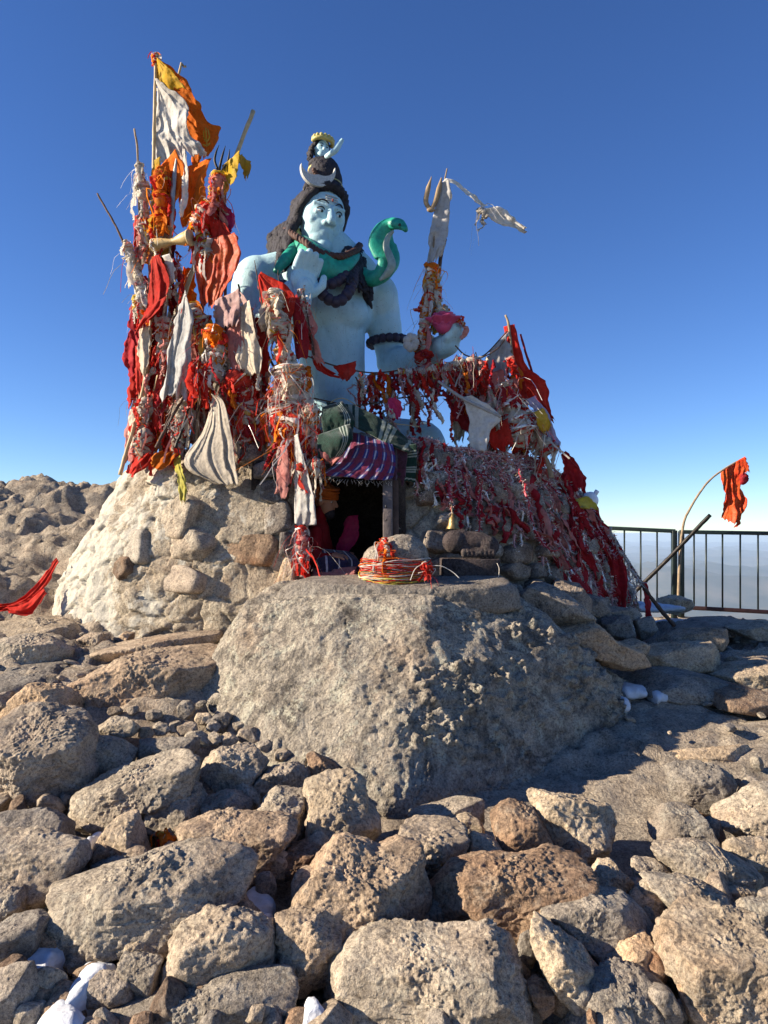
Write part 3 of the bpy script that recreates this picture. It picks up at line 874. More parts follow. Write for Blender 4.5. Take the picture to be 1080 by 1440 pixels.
ROCKS = [
 # label, outline, material, extra
 ('long knobby slab tilted across the rubble beside the snow lump', [(41,1277),(67,1262),(111,1247),(185,1225),(237,1207),(281,1199),(320,1208),(344,1224),(333,1258),(296,1277),(259,1303),(220,1302),(178,1310),(165,1340),(148,1342),(110,1322),(74,1300)], 'rock', {}),
 ('broad flat-topped rock with a shaded front above the snow lump', [(243,1166),(270,1155),(330,1152),(395,1158),(408,1170),(390,1205),(368,1236),(345,1228),(300,1205),(260,1200)], 'rock', {}),
 ('upright stubby stone wedged beside the orange thread scrap', [(137,1188),(146,1170),(159,1155),(185,1147),(196,1181),(204,1210),(189,1218),(137,1207)], 'rock_pale', {}),
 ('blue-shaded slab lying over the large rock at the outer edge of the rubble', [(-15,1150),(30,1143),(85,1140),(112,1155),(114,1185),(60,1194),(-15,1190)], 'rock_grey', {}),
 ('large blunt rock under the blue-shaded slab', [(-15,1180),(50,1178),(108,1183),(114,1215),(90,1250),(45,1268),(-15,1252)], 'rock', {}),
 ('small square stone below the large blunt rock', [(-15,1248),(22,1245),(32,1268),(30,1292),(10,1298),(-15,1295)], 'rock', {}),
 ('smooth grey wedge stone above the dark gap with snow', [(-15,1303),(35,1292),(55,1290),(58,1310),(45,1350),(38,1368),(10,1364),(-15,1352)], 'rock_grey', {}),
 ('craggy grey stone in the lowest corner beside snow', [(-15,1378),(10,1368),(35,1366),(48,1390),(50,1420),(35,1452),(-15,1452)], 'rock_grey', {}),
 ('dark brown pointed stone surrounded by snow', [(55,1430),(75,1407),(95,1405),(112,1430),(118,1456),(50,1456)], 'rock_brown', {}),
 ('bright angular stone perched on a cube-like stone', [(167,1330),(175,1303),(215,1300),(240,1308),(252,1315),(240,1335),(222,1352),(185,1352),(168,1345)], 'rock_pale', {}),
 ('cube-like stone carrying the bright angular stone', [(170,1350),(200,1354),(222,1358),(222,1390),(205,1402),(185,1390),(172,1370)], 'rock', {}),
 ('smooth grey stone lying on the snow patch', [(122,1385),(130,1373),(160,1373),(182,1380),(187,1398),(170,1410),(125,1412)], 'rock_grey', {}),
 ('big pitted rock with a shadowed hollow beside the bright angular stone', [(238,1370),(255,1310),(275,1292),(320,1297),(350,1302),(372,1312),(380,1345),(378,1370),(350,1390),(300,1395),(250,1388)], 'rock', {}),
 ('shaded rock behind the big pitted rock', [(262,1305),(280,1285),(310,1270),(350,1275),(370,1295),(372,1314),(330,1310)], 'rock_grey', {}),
 ('very wide low slab filling the bottom edge', [(128,1424),(200,1410),(270,1397),(300,1387),(370,1377),(400,1378),(425,1395),(432,1462),(120,1462)], 'rock', {}),
 ('small flat stone tucked above the long knobby slab', [(125,1220),(150,1208),(185,1210),(190,1222),(150,1240),(125,1236)], 'rock', {}),
 ('round pale boulder resting at the foot of the lichened boulder', [(421,1140),(430,1112),(460,1098),(490,1094),(508,1108),(512,1135),(527,1150),(528,1165),(510,1188),(482,1200),(450,1190),(428,1165)], 'rock_pale', {}),
 ('broad bumpy rock below the round pale boulder', [(397,1248),(420,1222),(450,1195),(490,1203),(530,1212),(560,1200),(585,1205),(592,1235),(605,1265),(600,1295),(575,1315),(540,1325),(500,1345),(470,1310),(430,1275)], 'rock', {}),
 ('rounded rock half in shade beneath the broad bumpy rock', [(378,1312),(390,1280),(420,1266),(450,1275),(485,1290),(505,1320),(490,1347),(470,1370),(430,1374),(385,1365)], 'rock', {}),
 ('largest bumpy slab at the bottom edge', [(455,1400),(470,1370),(500,1345),(540,1325),(590,1308),(640,1300),(690,1320),(730,1350),(748,1400),(758,1462),(465,1462)], 'rock', {}),
 ('small brown stone under the round pale boulder', [(388,1230),(395,1200),(430,1188),(452,1190),(420,1222),(398,1236)], 'rock_brown', {}),
 ('blocky rock with a lit top and shaded front face', [(545,1183),(580,1155),(640,1155),(652,1175),(645,1215),(615,1242),(590,1228),(560,1205)], 'rock', {}),
 ('flat smooth slab leaning on the lichened boulder', [(560,1148),(620,1133),(660,1120),(680,1118),(682,1140),(670,1158),(640,1160),(590,1155)], 'rock', {}),
 ('small chunky stone beside the flat smooth slab', [(638,1155),(655,1144),(680,1155),(680,1175),(660,1174)], 'rock_pale', {}),
 ('speckled small rock next to the blocky shaded rock', [(655,1190),(668,1176),(695,1185),(712,1205),(710,1222),(685,1227),(665,1212)], 'rock_pale', {}),
 ('little pale stone sitting between the bumpy rocks', [(598,1275),(610,1267),(635,1275),(640,1295),(620,1302),(602,1292)], 'rock_pale', {}),
 ('wide low rock with a reddish flank under the orange-tinted stones', [(600,1270),(640,1230),(700,1222),(745,1222),(805,1202),(822,1220),(820,1250),(775,1262),(760,1305),(735,1328),(690,1322),(640,1300)], 'rock_brown', {}),
 ('lumpy rock beside the round pale boulder', [(352,1140),(365,1120),(395,1115),(422,1120),(425,1160),(425,1185),(390,1180),(360,1165)], 'rock', {}),
 ('low rough rock against the flank of the lichened boulder', [(352,1105),(375,1085),(420,1072),(434,1085),(430,1102),(400,1122),(365,1122)], 'rock', {}),
 ('dark flake standing against the boulder flank', [(432,1064),(442,1060),(480,1082),(478,1100),(440,1092)], 'rock_brown', {}),
 ('large pale cream boulder sitting in the boulder shadow', [(743,1122),(757,1117),(810,1114),(850,1130),(858,1150),(852,1180),(838,1200),(810,1199),(785,1192),(765,1160)], 'rock_pale', {}),
 ('orange-tinted stone leaning on the pale cream boulder', [(695,1150),(722,1131),(745,1140),(765,1165),(779,1195),(770,1210),(740,1210),(708,1197),(700,1172)], 'rock_brown', {}),
 ('oval grey rock sitting under the shaded slab rim', [(941,1085),(955,1075),(990,1072),(1020,1085),(1024,1110),(1010,1138),(985,1138),(950,1122)], 'rock', {}),
 ('sloping rock at the edge below the dry grass tuft', [(1010,1152),(1045,1130),(1080,1108),(1100,1108),(1100,1185),(1050,1182)], 'rock', {}),
 ('hunched rock below the oval grey rock', [(913,1168),(935,1142),(965,1135),(1000,1155),(1020,1180),(1020,1199),(980,1194),(930,1188)], 'rock', {}),
 ('long sloping rock below the hunched rock', [(920,1195),(950,1188),(1010,1198),(1060,1225),(1082,1250),(1070,1264),(1020,1244),(960,1238),(930,1222)], 'rock', {}),
 ('upright pale stone beside the dark cleft', [(828,1245),(845,1215),(870,1215),(892,1250),(885,1264),(850,1260)], 'rock_pale', {}),
 ('broad grey rock with a deep notch above the pale plank stone', [(766,1265),(780,1252),(810,1253),(850,1265),(880,1270),(905,1290),(922,1320),(900,1338),(870,1342),(855,1358),(820,1332),(790,1312),(768,1297)], 'rock_grey', {}),
 ('long pale plank-shaped stone lying at a slant', [(742,1310),(752,1298),(790,1325),(825,1350),(848,1375),(835,1397),(805,1422),(780,1392),(760,1352)], 'rock_pale', {}),
 ('tan block stone beside the long pale plank stone', [(856,1360),(875,1335),(915,1322),(922,1345),(918,1385),(890,1374)], 'rock_pale', {}),
 ('wide rock at the bottom below the tan block stone', [(798,1440),(830,1395),(870,1370),(910,1380),(950,1410),(975,1462),(790,1462)], 'rock', {}),
 ('very large pale mottled rock in the lowest corner', [(933,1365),(945,1330),(980,1297),(1010,1290),(1050,1305),(1100,1310),(1100,1462),(1040,1462),(1000,1405),(965,1382)], 'rock_pale', {}),
 ('pale splinter stone in front of the mottled corner rock', [(960,1397),(975,1392),(1010,1415),(1032,1452),(985,1460),(970,1432)], 'rock_pale', {}),
 ('light grey stone topped with lichen beside the notched rock', [(885,1264),(910,1250),(945,1262),(950,1282),(925,1292),(905,1292)], 'rock_pale', {}),
 ('small dark stone wedged under the light grey stone', [(906,1297),(925,1287),(945,1297),(950,1310),(920,1312)], 'rock_brown', {}),
 ('rock with a brown shaded side behind the light grey stone', [(912,1242),(950,1235),(985,1250),(1030,1265),(1050,1282),(1012,1305),(970,1305),(945,1275)], 'rock', {}),
 ('pale flat stone at the edge above the shelf stones', [(1018,1188),(1050,1180),(1100,1185),(1100,1228),(1050,1213),(1025,1207)], 'rock_pale', {}),
 ('thin pale shelf stone lying over the brown-sided rock', [(998,1247),(1020,1240),(1065,1255),(1072,1270),(1050,1275),(1010,1260)], 'rock_pale', {}),
 ('rounded rock at the edge above the mottled corner rock', [(1030,1292),(1050,1272),(1100,1268),(1100,1312),(1050,1312)], 'rock', {}),
 ('small reddish stone down in the dark gap', [(742,1390),(755,1378),(775,1388),(778,1415),(760,1427)], 'rock_brown', {}),
 ('low tan stone in front of the dark cleft', [(885,1212),(920,1210),(938,1225),(930,1242),(910,1247),(893,1232)], 'rock', {}),
 ('long smooth-fronted rock overhanging a dark hole', [(105,1120),(140,1100),(190,1078),(250,1063),(293,1075),(292,1095),(262,1112),(215,1130),(200,1152),(150,1162),(120,1147)], 'rock', {}),
 ('squat rock leaning on the overhanging rock', [(193,1152),(210,1112),(240,1098),(275,1110),(287,1130),(290,1152),(265,1167),(215,1167)], 'rock', {}),
 ('twin-humped stone beside the squat rock', [(283,1127),(310,1118),(335,1115),(350,1130),(352,1150),(325,1159),(290,1154)], 'rock', {}),
 ('rough rock below the small stones heaped at the boulder foot', [(283,1062),(300,1052),(350,1050),(372,1075),(360,1102),(340,1117),(305,1104),(285,1088)], 'rock', {}),
 ('grey lumpy stone below the flat bedrock slab', [(185,1067),(190,1045),(240,1035),(283,1033),(287,1050),(255,1067),(200,1077)], 'rock', {}),
 ('wedge of rock beside the grey lumpy stone', [(98,1057),(130,1038),(155,1040),(190,1050),(182,1075),(140,1087),(115,1072)], 'rock', {}),
 ('flat layered stone under the edge of the bedrock slab', [(120,1032),(150,1010),(190,1008),(197,1030),(165,1040),(130,1042)], 'rock', {}),
 ('massive knobby outcrop rock at the outer edge of the rubble', [(-25,1010),(40,1000),(100,1005),(122,1035),(137,1080),(130,1100),(100,1117),(70,1132),(0,1125),(-25,1122)], 'rock', {}),
 ('smooth hump of rock above the massive knobby outcrop', [(-10,1005),(40,965),(80,963),(118,985),(124,1007),(60,1010)], 'rock_pale', {}),
 ('small grey stone at the edge by the smooth hump', [(-12,985),(5,970),(17,975),(15,992),(-12,1000)], 'rock_grey', {}),
 ('low layered rock on the slope under the red scarf', [(-15,905),(30,893),(60,895),(98,915),(90,934),(40,942),(-15,928)], 'rock', {}),
 ('small stone casting shade on the bedrock below the shrine', [(105,902),(125,890),(155,892),(155,906),(125,914)], 'rock', {}),
 ('small tan stone at the foot of the plastered wall', [(162,902),(175,888),(189,888),(186,903),(165,909)], 'rock_pale', {}),
 ('big smooth rock bulging from the foot of the plastered wall', [(232,880),(245,845),(275,812),(330,818),(352,835),(335,862),(302,890),(245,893)], 'rock', {}),
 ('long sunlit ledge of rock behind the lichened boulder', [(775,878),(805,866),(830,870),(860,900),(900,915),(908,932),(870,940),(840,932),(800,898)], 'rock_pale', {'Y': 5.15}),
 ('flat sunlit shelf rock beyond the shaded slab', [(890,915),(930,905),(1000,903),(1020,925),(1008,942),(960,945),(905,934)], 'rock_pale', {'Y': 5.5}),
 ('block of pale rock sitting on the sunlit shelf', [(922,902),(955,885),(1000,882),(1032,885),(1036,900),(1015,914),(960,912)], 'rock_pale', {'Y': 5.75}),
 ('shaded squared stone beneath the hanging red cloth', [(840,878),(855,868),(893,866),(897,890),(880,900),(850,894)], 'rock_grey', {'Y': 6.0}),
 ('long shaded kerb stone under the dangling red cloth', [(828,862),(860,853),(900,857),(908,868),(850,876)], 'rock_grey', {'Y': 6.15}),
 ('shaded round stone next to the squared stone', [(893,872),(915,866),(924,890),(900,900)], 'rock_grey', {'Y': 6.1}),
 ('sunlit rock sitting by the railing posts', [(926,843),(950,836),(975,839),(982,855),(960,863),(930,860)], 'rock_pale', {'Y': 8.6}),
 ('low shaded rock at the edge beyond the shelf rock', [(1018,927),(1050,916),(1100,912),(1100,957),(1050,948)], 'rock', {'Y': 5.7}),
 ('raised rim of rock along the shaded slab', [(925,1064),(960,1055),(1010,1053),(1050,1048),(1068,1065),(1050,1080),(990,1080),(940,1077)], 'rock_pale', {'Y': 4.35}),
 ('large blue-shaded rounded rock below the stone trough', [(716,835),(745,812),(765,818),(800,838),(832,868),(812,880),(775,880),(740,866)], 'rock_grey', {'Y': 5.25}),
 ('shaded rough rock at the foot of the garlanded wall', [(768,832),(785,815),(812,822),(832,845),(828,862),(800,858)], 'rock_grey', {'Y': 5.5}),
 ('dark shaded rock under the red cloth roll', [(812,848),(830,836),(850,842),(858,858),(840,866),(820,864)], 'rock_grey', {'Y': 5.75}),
 ('broad flat bedrock slab tilted below the plastered wall', [(62,958),(110,935),(180,905),(300,893),(310,930),(298,962),(272,992),(170,1008),(125,994),(100,975)], 'rock', {'depth': .5, 'Y': 4.75, 'drop': .09}),
 ('long thin ledge of bedrock at the wall foot', [(105,925),(150,910),(230,895),(305,884),(305,905),(220,912),(140,932)], 'rock', {'depth': .3, 'Y': 5.15}),
 ('low bedrock hump at the edge below the red scarf', [(-20,880),(40,872),(95,880),(130,900),(70,912),(-20,908)], 'rock_pale', {'depth': .45, 'Y': 5.6}),
 ('cracked bedrock slab under the layered rock on the slope', [(-20,960),(20,942),(75,938),(105,955),(70,972),(-20,978)], 'rock', {'depth': .4, 'Y': 4.7}),
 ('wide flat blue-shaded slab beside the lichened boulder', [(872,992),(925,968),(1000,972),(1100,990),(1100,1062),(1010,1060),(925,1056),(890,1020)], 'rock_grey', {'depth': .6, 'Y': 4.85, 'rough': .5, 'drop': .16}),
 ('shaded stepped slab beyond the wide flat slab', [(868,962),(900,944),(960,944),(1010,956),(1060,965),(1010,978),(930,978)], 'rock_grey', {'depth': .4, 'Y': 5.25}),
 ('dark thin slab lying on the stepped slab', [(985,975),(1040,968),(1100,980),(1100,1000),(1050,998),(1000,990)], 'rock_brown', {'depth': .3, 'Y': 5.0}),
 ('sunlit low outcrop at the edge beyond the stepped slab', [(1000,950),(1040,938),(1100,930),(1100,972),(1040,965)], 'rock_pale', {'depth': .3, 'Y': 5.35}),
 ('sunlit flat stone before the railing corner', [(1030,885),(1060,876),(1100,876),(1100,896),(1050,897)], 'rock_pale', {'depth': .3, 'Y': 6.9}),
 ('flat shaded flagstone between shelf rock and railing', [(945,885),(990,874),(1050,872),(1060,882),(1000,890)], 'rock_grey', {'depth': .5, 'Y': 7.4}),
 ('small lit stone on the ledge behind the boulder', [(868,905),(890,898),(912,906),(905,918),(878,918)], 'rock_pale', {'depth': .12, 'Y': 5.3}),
]
for i, (lab, poly, mt, ex) in enumerate(ROCKS):
    ypx = max(p[1] for p in poly)
    Yc = ex.get('Y')
    ro_ = put_rock('rock', lab, poly, Yc, depth=ex.get('depth', -1.15 if ypx > 1000 else -1.3), mat=mt, seed=20 + i, nfac=8, expand=1.12 if ypx > 1150 else 1.07, rough=ex.get('rough', 1.35 if mt != 'rock_grey' else 1.0))
    ro_.location.z -= ex.get('drop', 0)

# small stones heaped where the rubble meets the bedrock, each one traced
HEAP = [(262,998,14,12),(285,1010,13,10),(262,1025,17,11),(245,1022,12,9),(225,1025,14,9),(205,1030,13,10),(312,1012,16,12),(275,1040,22,13),(300,1038,14,11),(322,1040,13,10),
        (350,1035,18,13),(368,1030,16,11),(335,1022,10,8),(240,1045,14,9),(300,1022,10,8),(268,1058,16,9),(150,1072,15,9),(160,1000,12,7),(185,998,10,7),(215,1005,13,8),
        (75,955,12,8),(45,950,16,8),(20,945,13,8),(90,940,10,6),(60,975,10,6),(70,940,9,6),(372,1050,12,9),(395,1062,14,9),(410,1050,10,7),(425,1065,9,8)]
for k, (x, y, w, h) in enumerate(HEAP):
    rr = np.random.default_rng(k)
    a = np.linspace(0, 2 * np.pi, 7, endpoint=False) + rr.uniform(0, 1)
    poly = [(x + w * math.cos(t) * rr.uniform(0.85, 1.12), y + h * math.sin(t) * rr.uniform(0.85, 1.12)) for t in a]
    put_rock('stone', 'small angular stone among those heaped between bedrock slab and boulder', poly, None, mat=['rock', 'rock_pale', 'rock_grey', 'rock'][k % 4], cat='stone', group='small stones heaped on the slope', level=5, seed=300 + k, nfac=7)

# loose stones that fill the gaps of the rubble: one set of shapes, copied
FILL = []
for k in range(6):
    C, V, F = rock_body([(540 + 60 * math.cos(t) * s, 720 + 42 * math.sin(t) * s) for t, s in zip(np.linspace(0, 6.28, 8)[:-1], np.random.default_rng(50 + k).uniform(0.8, 1.2, 7))], 1.0, depth=0.045, level=5, seed=60 + k, nfac=8)
    V = V / np.abs(V).max()
    FILL.append({m: raw_mesh('stone', V, F, True, mats=[M[m]]) for m in ('rock', 'rock_brown', 'rock_grey')})
rr = np.random.default_rng(5)
n_fill = 0
while n_fill < 200:
    px, py = rr.uniform(-30, 1110), rr.uniform(1060, 1455)
    if py < 1190 and 380 < px < 960: continue
    g = sight_on_ground(px, py)
    g[2] = gz(g[0], g[1])
    s = rr.uniform(0.035, 0.105)
    o = link('stone', FILL[n_fill % 6][('rock', 'rock_brown', 'rock_grey')[int(rr.integers(3))]], None, [float(g[0]), float(g[1]), float(g[2]) - 0.07 + rr.uniform(0, 0.10)])
    o.rotation_euler = tuple(rr.uniform(0, 6.28, 3)); o.scale = (s, s * rr.uniform(0.7, 1.1), s * rr.uniform(0.7, 1.1))
    tag(o, 'small loose stone lying in a gap between the larger rocks', 'stone', 'loose stones in the gaps of the rubble')
    n_fill += 1

n_mid = 0
while n_mid < 64:
    px, py = (rr.uniform(-20, 300), rr.uniform(890, 1020)) if n_mid < 40 else (rr.uniform(880, 1100), rr.uniform(900, 1060))
    g = sight_on_ground(px, py); s = rr.uniform(0.02, 0.06)
    o = link('stone', FILL[n_mid % 6][('rock', 'rock_pale', 'rock_grey')[int(rr.integers(3))] if False else ('rock', 'rock_grey')[n_mid % 2]], None, [float(g[0]), float(g[1]), float(gz(g[0], g[1])) + 0.02])
    o.rotation_euler = (rr.uniform(-.4, .4), rr.uniform(-.4, .4), rr.uniform(0, 6.28)); o.scale = (s, s * rr.uniform(0.7, 1.1), s * rr.uniform(0.4, 0.7))
    tag(o, 'small flat stone lying loose on the bare bedrock', 'stone', 'loose stones on the bedrock')
    n_mid += 1

# ------------------------------------------------------------------ the shrine: plastered rubble mound with a doorway
SB = np.array([(-2.6, 8.9, .5), (-3.10, 7.6, .5), (-3.0, 6.5, .5), (-2.52, 5.85, .45), (-1.62, 5.50, .45), (-1.05, 5.36, .45), (-.6, 5.30, .45), (.1, 5.28, .4), (.6, 5.38, .4), (1.12, 5.68, .35), (1.62, 6.12, .3), (2.12, 6.75, .3), (2.62, 7.6, .3), (2.4, 8.9, .3)])
ST = np.array([(-2.0, 8.6, 2.0), (-2.30, 7.6, 2.0), (-2.28, 6.7, 2.04), (-2.02, 6.2, 2.08), (-1.58, 5.85, 2.12), (-1.02, 5.74, 2.20), (-.6, 5.66, 2.24), (.05, 5.64, 2.22), (.5, 5.70, 2.14), (.95, 5.92, 2.08), (1.32, 6.15, 2.0), (1.70, 6.6, 1.84), (1.88, 7.5, 1.85), (1.6, 8.6, 1.9)])
NU = len(SB) - 1


def surf(u, v):
    """shrine wall: u along the wall (0..NU), v from foot (0) to top (1)"""
    u = np.atleast_1d(np.asarray(u, float)); v = np.atleast_1d(np.asarray(v, float))
    cols = np.arange(NU + 1)
    d = np.linspace(0, NU, 400)
    def ev(K):
        fine = spline_param(K, u)
        return fine
    B, T = ev(SB), ev(ST)
    c = np.array([-0.3, 7.3, 0])
    P = B + (T - B) * v[:, None]
    outw = P - c; outw[:, 2] = 0
    outw /= np.maximum(np.linalg.norm(outw, axis=1, keepdims=True), 1e-6)
    bul = 0.13 * np.sin(np.pi * np.clip(v, 0, 1)) * (0.5 + 0.5 * smooth(5.5, 3.5, u) + 0.3 * smooth(7.5, 10, u))
    return P + outw * bul[:, None], outw


def spline_param(K, u):
    Q = np.vstack([2 * K[0] - K[1], K, 2 * K[-1] - K[-2]])
    k = np.clip(u.astype(int), 0, len(K) - 2); t = (u - k)[:, None]
    a, b, c, e = Q[k], Q[k + 1], Q[k + 2], Q[k + 3]
    return 0.5 * (2 * b + (c - a) * t + (2 * a - 5 * b + 4 * c - e) * t * t + (3 * b - a - 3 * c + e) * t ** 3)


def wall_point(px, py, off=0.0):
    """(u, v) and point of the shrine wall seen at a picture position (front side)"""
    d = ray(px, py)
    best = None
    uu, vv = np.meshgrid(np.linspace(1.5, 12.3, 220), np.linspace(0.0, 1.0, 60))
    P, n = surf(uu.ravel(), vv.ravel())
    rel = P - EYE
    t = rel @ d / (d @ d)
    e = np.linalg.norm(rel - t[:, None] * d, axis=1) + 0.02 * t
    k = np.argmin(e)
    return P[k] + n[k] * off, n[k], uu.ravel()[k], vv.ravel()[k]


shrine = thing('shrine', (-0.3, 7.0, 0.6), 'rough plastered stone shrine mound with a small dark doorway, carrying the blue statue', 'shrine')


def shrine_wall():
    nu, nv = 620, 130
    uu, vv = np.meshgrid(np.linspace(0, NU, nu), np.linspace(0, 1.0, nv))
    P, n = surf(uu.ravel(), vv.ravel())
    P0 = P.copy()
    # roof: rings closing towards the middle
    ring, rn = surf(np.linspace(0, NU, nu), np.ones(nu))
    roof = []
    cen = np.array([-0.3, 7.4, 2.28])
    for t in np.linspace(0, 1, 22)[1:]:
        q = ring * (1 - t) + cen * t
        q[:, 2] = ring[:, 2] + (cen[2] - ring[:, 2]) * (1 - (1 - t) ** 2) + 0.05 * math.sin(t * 3.14)
        roof.append(q)
    allP = np.vstack([P] + roof)
    nrm = np.vstack([n] + [np.tile([[0, 0, 1.0]], (nu, 1))] * len(roof))
    rows = nv + len(roof)
    left = smooth(-0.3, -1.8, allP[:, 0])
    wq = allP + 0.09 * np.stack([vnoise(allP * 4, 41), vnoise(allP * 4, 42), vnoise(allP * 4, 43)], 1) + 0.02 * np.stack([vnoise(allP * 14, 44), vnoise(allP * 14, 45), vnoise(allP * 14, 46)], 1)
    d = 0.085 * fbm(allP * 1.9, 4, 31, 0.5) + 0.020 * fbm(allP * 6, 4, 33, 0.55)
    east = smooth(-0.2, 0.2, allP[:, 0])
    pid, pj, ptl = plates(wq * [3.1, 3.1, 4.6], 37)
    d += (0.022 + 0.014 * east) * pid + 0.045 * ptl / 3 - (0.030 + .012 * east) * np.clip(1 - pj / 0.10, 0, 1)
    pid2, pj2, ptl2 = plates(wq * [7.5, 7.5, 10] + 4, 57)
    d += 0.009 * pid2 + 0.010 * ptl2 - 0.006 * np.clip(1 - pj2 / 0.10, 0, 1)
    d += 0.008 * fbm(allP * 24, 4, 36, 0.6) + 0.004 * fbm(allP * 60, 2, 38)
    # a smooth cement skin on the front, west of the door
    sm = np.exp(-(((allP[:, 0] + 1.02) / 0.40) ** 2 + ((allP[:, 2] - 1.66) / 0.22) ** 2)) + np.exp(-(((allP[:, 0] + 0.95) / 0.42) ** 2 + ((allP[:, 2] - 1.12) / 0.10) ** 2))
    d *= 1 - 0.8 * np.clip(sm, 0, 1)
    allP = allP + nrm * d[:, None]
    i = np.arange(rows * nu).reshape(rows, nu)
    F = np.stack([i[:-1, :-1], i[:-1, 1:], i[1:, 1:], i[1:, :-1]], -1).reshape(-1, 4)
    C = allP[F].mean(1)
    wob = 0.018 * vnoise(C * 14, 3)
    hole = (C[:, 0] + wob > -0.575) & (C[:, 0] + wob < 0.065) & (C[:, 2] + wob > 1.08) & (C[:, 2] < 1.93) & (C[:, 1] < 6.0)
    F = F[~hole]
    link('wall', raw_mesh('wall', allP, F, True, mats=[M['wall']]), shrine)


shrine_wall()


def niche():
    x0, x1, y0, y1, z0, z1 = -0.95, 0.13, 5.40, 6.45, 1.06, 2.0
    m = rock_mat('dark_niche_wall', (0.025, 0.02, 0.018), (0.05, 0.04, 0.035), (0.08, 0.065, 0.055), lichen=0, rust=0, vary=0)  # near-black rock tone over the whole niche, jambs included
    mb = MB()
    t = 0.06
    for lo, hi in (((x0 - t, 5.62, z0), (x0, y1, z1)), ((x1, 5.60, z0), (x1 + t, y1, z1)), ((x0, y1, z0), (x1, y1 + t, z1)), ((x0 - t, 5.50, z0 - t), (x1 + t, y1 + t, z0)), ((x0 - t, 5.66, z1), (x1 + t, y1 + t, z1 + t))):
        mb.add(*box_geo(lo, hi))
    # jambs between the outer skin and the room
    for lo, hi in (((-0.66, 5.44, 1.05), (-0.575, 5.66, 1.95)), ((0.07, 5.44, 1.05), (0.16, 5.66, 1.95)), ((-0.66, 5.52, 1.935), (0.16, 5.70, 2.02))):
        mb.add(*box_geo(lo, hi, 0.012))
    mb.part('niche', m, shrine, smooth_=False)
    # wooden post at the east jamb, with bolt holes
    p = MB()
    a0, a1 = W(546, 815, 5.30), W(545, 674, 5.42)
    p.add(*bar_geo(a0, a1, 0.072, 0.06, up=(0, 1, 0), bevel=0.006))
    po = p.part('door_post', M['post_wood'], shrine)
    for py, r in ((712, 0.009), (731, 0.006)):
        c = W(543, py, 5.30)
        h = MB(); V, F = ell_geo(c + [0, 0.022, 0], (r, 0.01, r * 1.3), 2); h.add(V, F)
        o = link('bolt_hole', h.mesh('bolt_hole', M['black_paint']), po)
    p = MB(); p.add(*bar_geo(W(557, 815, 5.33), W(556, 676, 5.46), 0.045, 0.05, up=(0, 1, 0), bevel=0.005))
    p.part('door_post', M['maroon_wool'] if False else M['dark_wood'], shrine)


niche()


def wall_stone(u, v, w, h, seed, mat, out=0.02, depth=0.10, nfac=11, sq=6.0, lab=None):
    P, n = surf([u], [v]); P, n = P[0], n[0]
    up = np.array([0, 0, 1.0]); tilt = 0.22
    n2 = n + up * tilt; n2 /= np.linalg.norm(n2)
    s = np.cross(up, n2); s /= np.linalg.norm(s); q = np.cross(n2, s)
    V, F = ico(4)
    rng = np.random.default_rng(seed)
    inv = (np.abs(V[:, 0] / (w / 2)) ** sq + np.abs(V[:, 2] / (h / 2)) ** sq + np.abs(V[:, 1] / depth) ** sq) ** (1 / sq)
    acc = inv ** 24
    for _ in range(nfac):
        m = rng.normal(size=3); m[1] = m[1] * 0.35 - 0.15; m /= np.linalg.norm(m)
        acc = acc + (np.maximum(0, V @ m) / (rng.uniform(0.62, 0.92) * np.max((V / inv[:, None]) @ m))) ** 24
    L = V * (acc ** (-1 / 24))[:, None]
    X = P + n2 * (out - depth * 0.55) + L[:, :1] * s + L[:, 2:] * q - L[:, 1:2] * n2 * -1 * -1
    X = X + n2 * (0.016 * fbm(X * 9, 4, seed, 0.6, True) + 0.008 * fbm(X * 30, 3, seed + 2, 0.6))[:, None]
    o = link('stone', raw_mesh('stone', X, F, True, mats=[M[mat]]), shrine)
    if lab: o['label'] = lab
    return o


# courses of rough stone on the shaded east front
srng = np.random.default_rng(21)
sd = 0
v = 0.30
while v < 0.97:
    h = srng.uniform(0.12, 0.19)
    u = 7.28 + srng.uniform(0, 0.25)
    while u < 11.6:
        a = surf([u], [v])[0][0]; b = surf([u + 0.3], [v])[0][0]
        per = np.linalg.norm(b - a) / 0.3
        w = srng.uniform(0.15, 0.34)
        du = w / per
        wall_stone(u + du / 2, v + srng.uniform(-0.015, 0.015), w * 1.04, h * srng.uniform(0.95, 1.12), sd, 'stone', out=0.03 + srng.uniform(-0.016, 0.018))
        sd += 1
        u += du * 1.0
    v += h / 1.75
# stones showing through the plaster west of the door: traced
for (px, py, w, h, mt, lab, out) in [
    (355, 772, 104, 40, 'rock_brown', 'brown squared block lying level beside the door', 0.03),
    (388, 730, 46, 58, 'stone', None, 0.035), (392, 690, 50, 34, 'stone', None, 0.04), (376, 664, 40, 26, 'stone', None, 0.04), (398, 648, 36, 30, 'limewash', 'white-splashed stone under the cloth', 0.045), (350, 642, 44, 26, 'stone', None, 0.045),
    (405, 812, 26, 50, 'rock_pale', 'upright jamb stone at the foot of the door', 0.06), (404, 765, 22, 40, 'stone', None, 0.05),
    (248, 730, 60, 62, 'rock', None, 0.018), (262, 765, 70, 42, 'rock', None, 0.018),  
    (168, 800, 36, 30, 'rock_brown', 'orange-brown stone showing through whitewash', 0.008),  (190, 768, 40, 42, 'cement', 'smooth grey patch in the whitewash', 0.010), (250, 815, 64, 34, 'cement', 'smooth grey cement patch low on the wall', 0.010),
    
       
        ]:
    p, n, u, v = wall_point(px, py)
    k = np.linalg.norm(p - EYE) / FPX
    fore = max(0.45, abs(n[1]))
    sd += 1
    wall_stone(u, v, w * k / fore, h * k * 1.12, sd, mt, out=out - 0.036, depth=0.10, nfac=9 if mt != 'cement' else 4, sq=6, lab=lab)

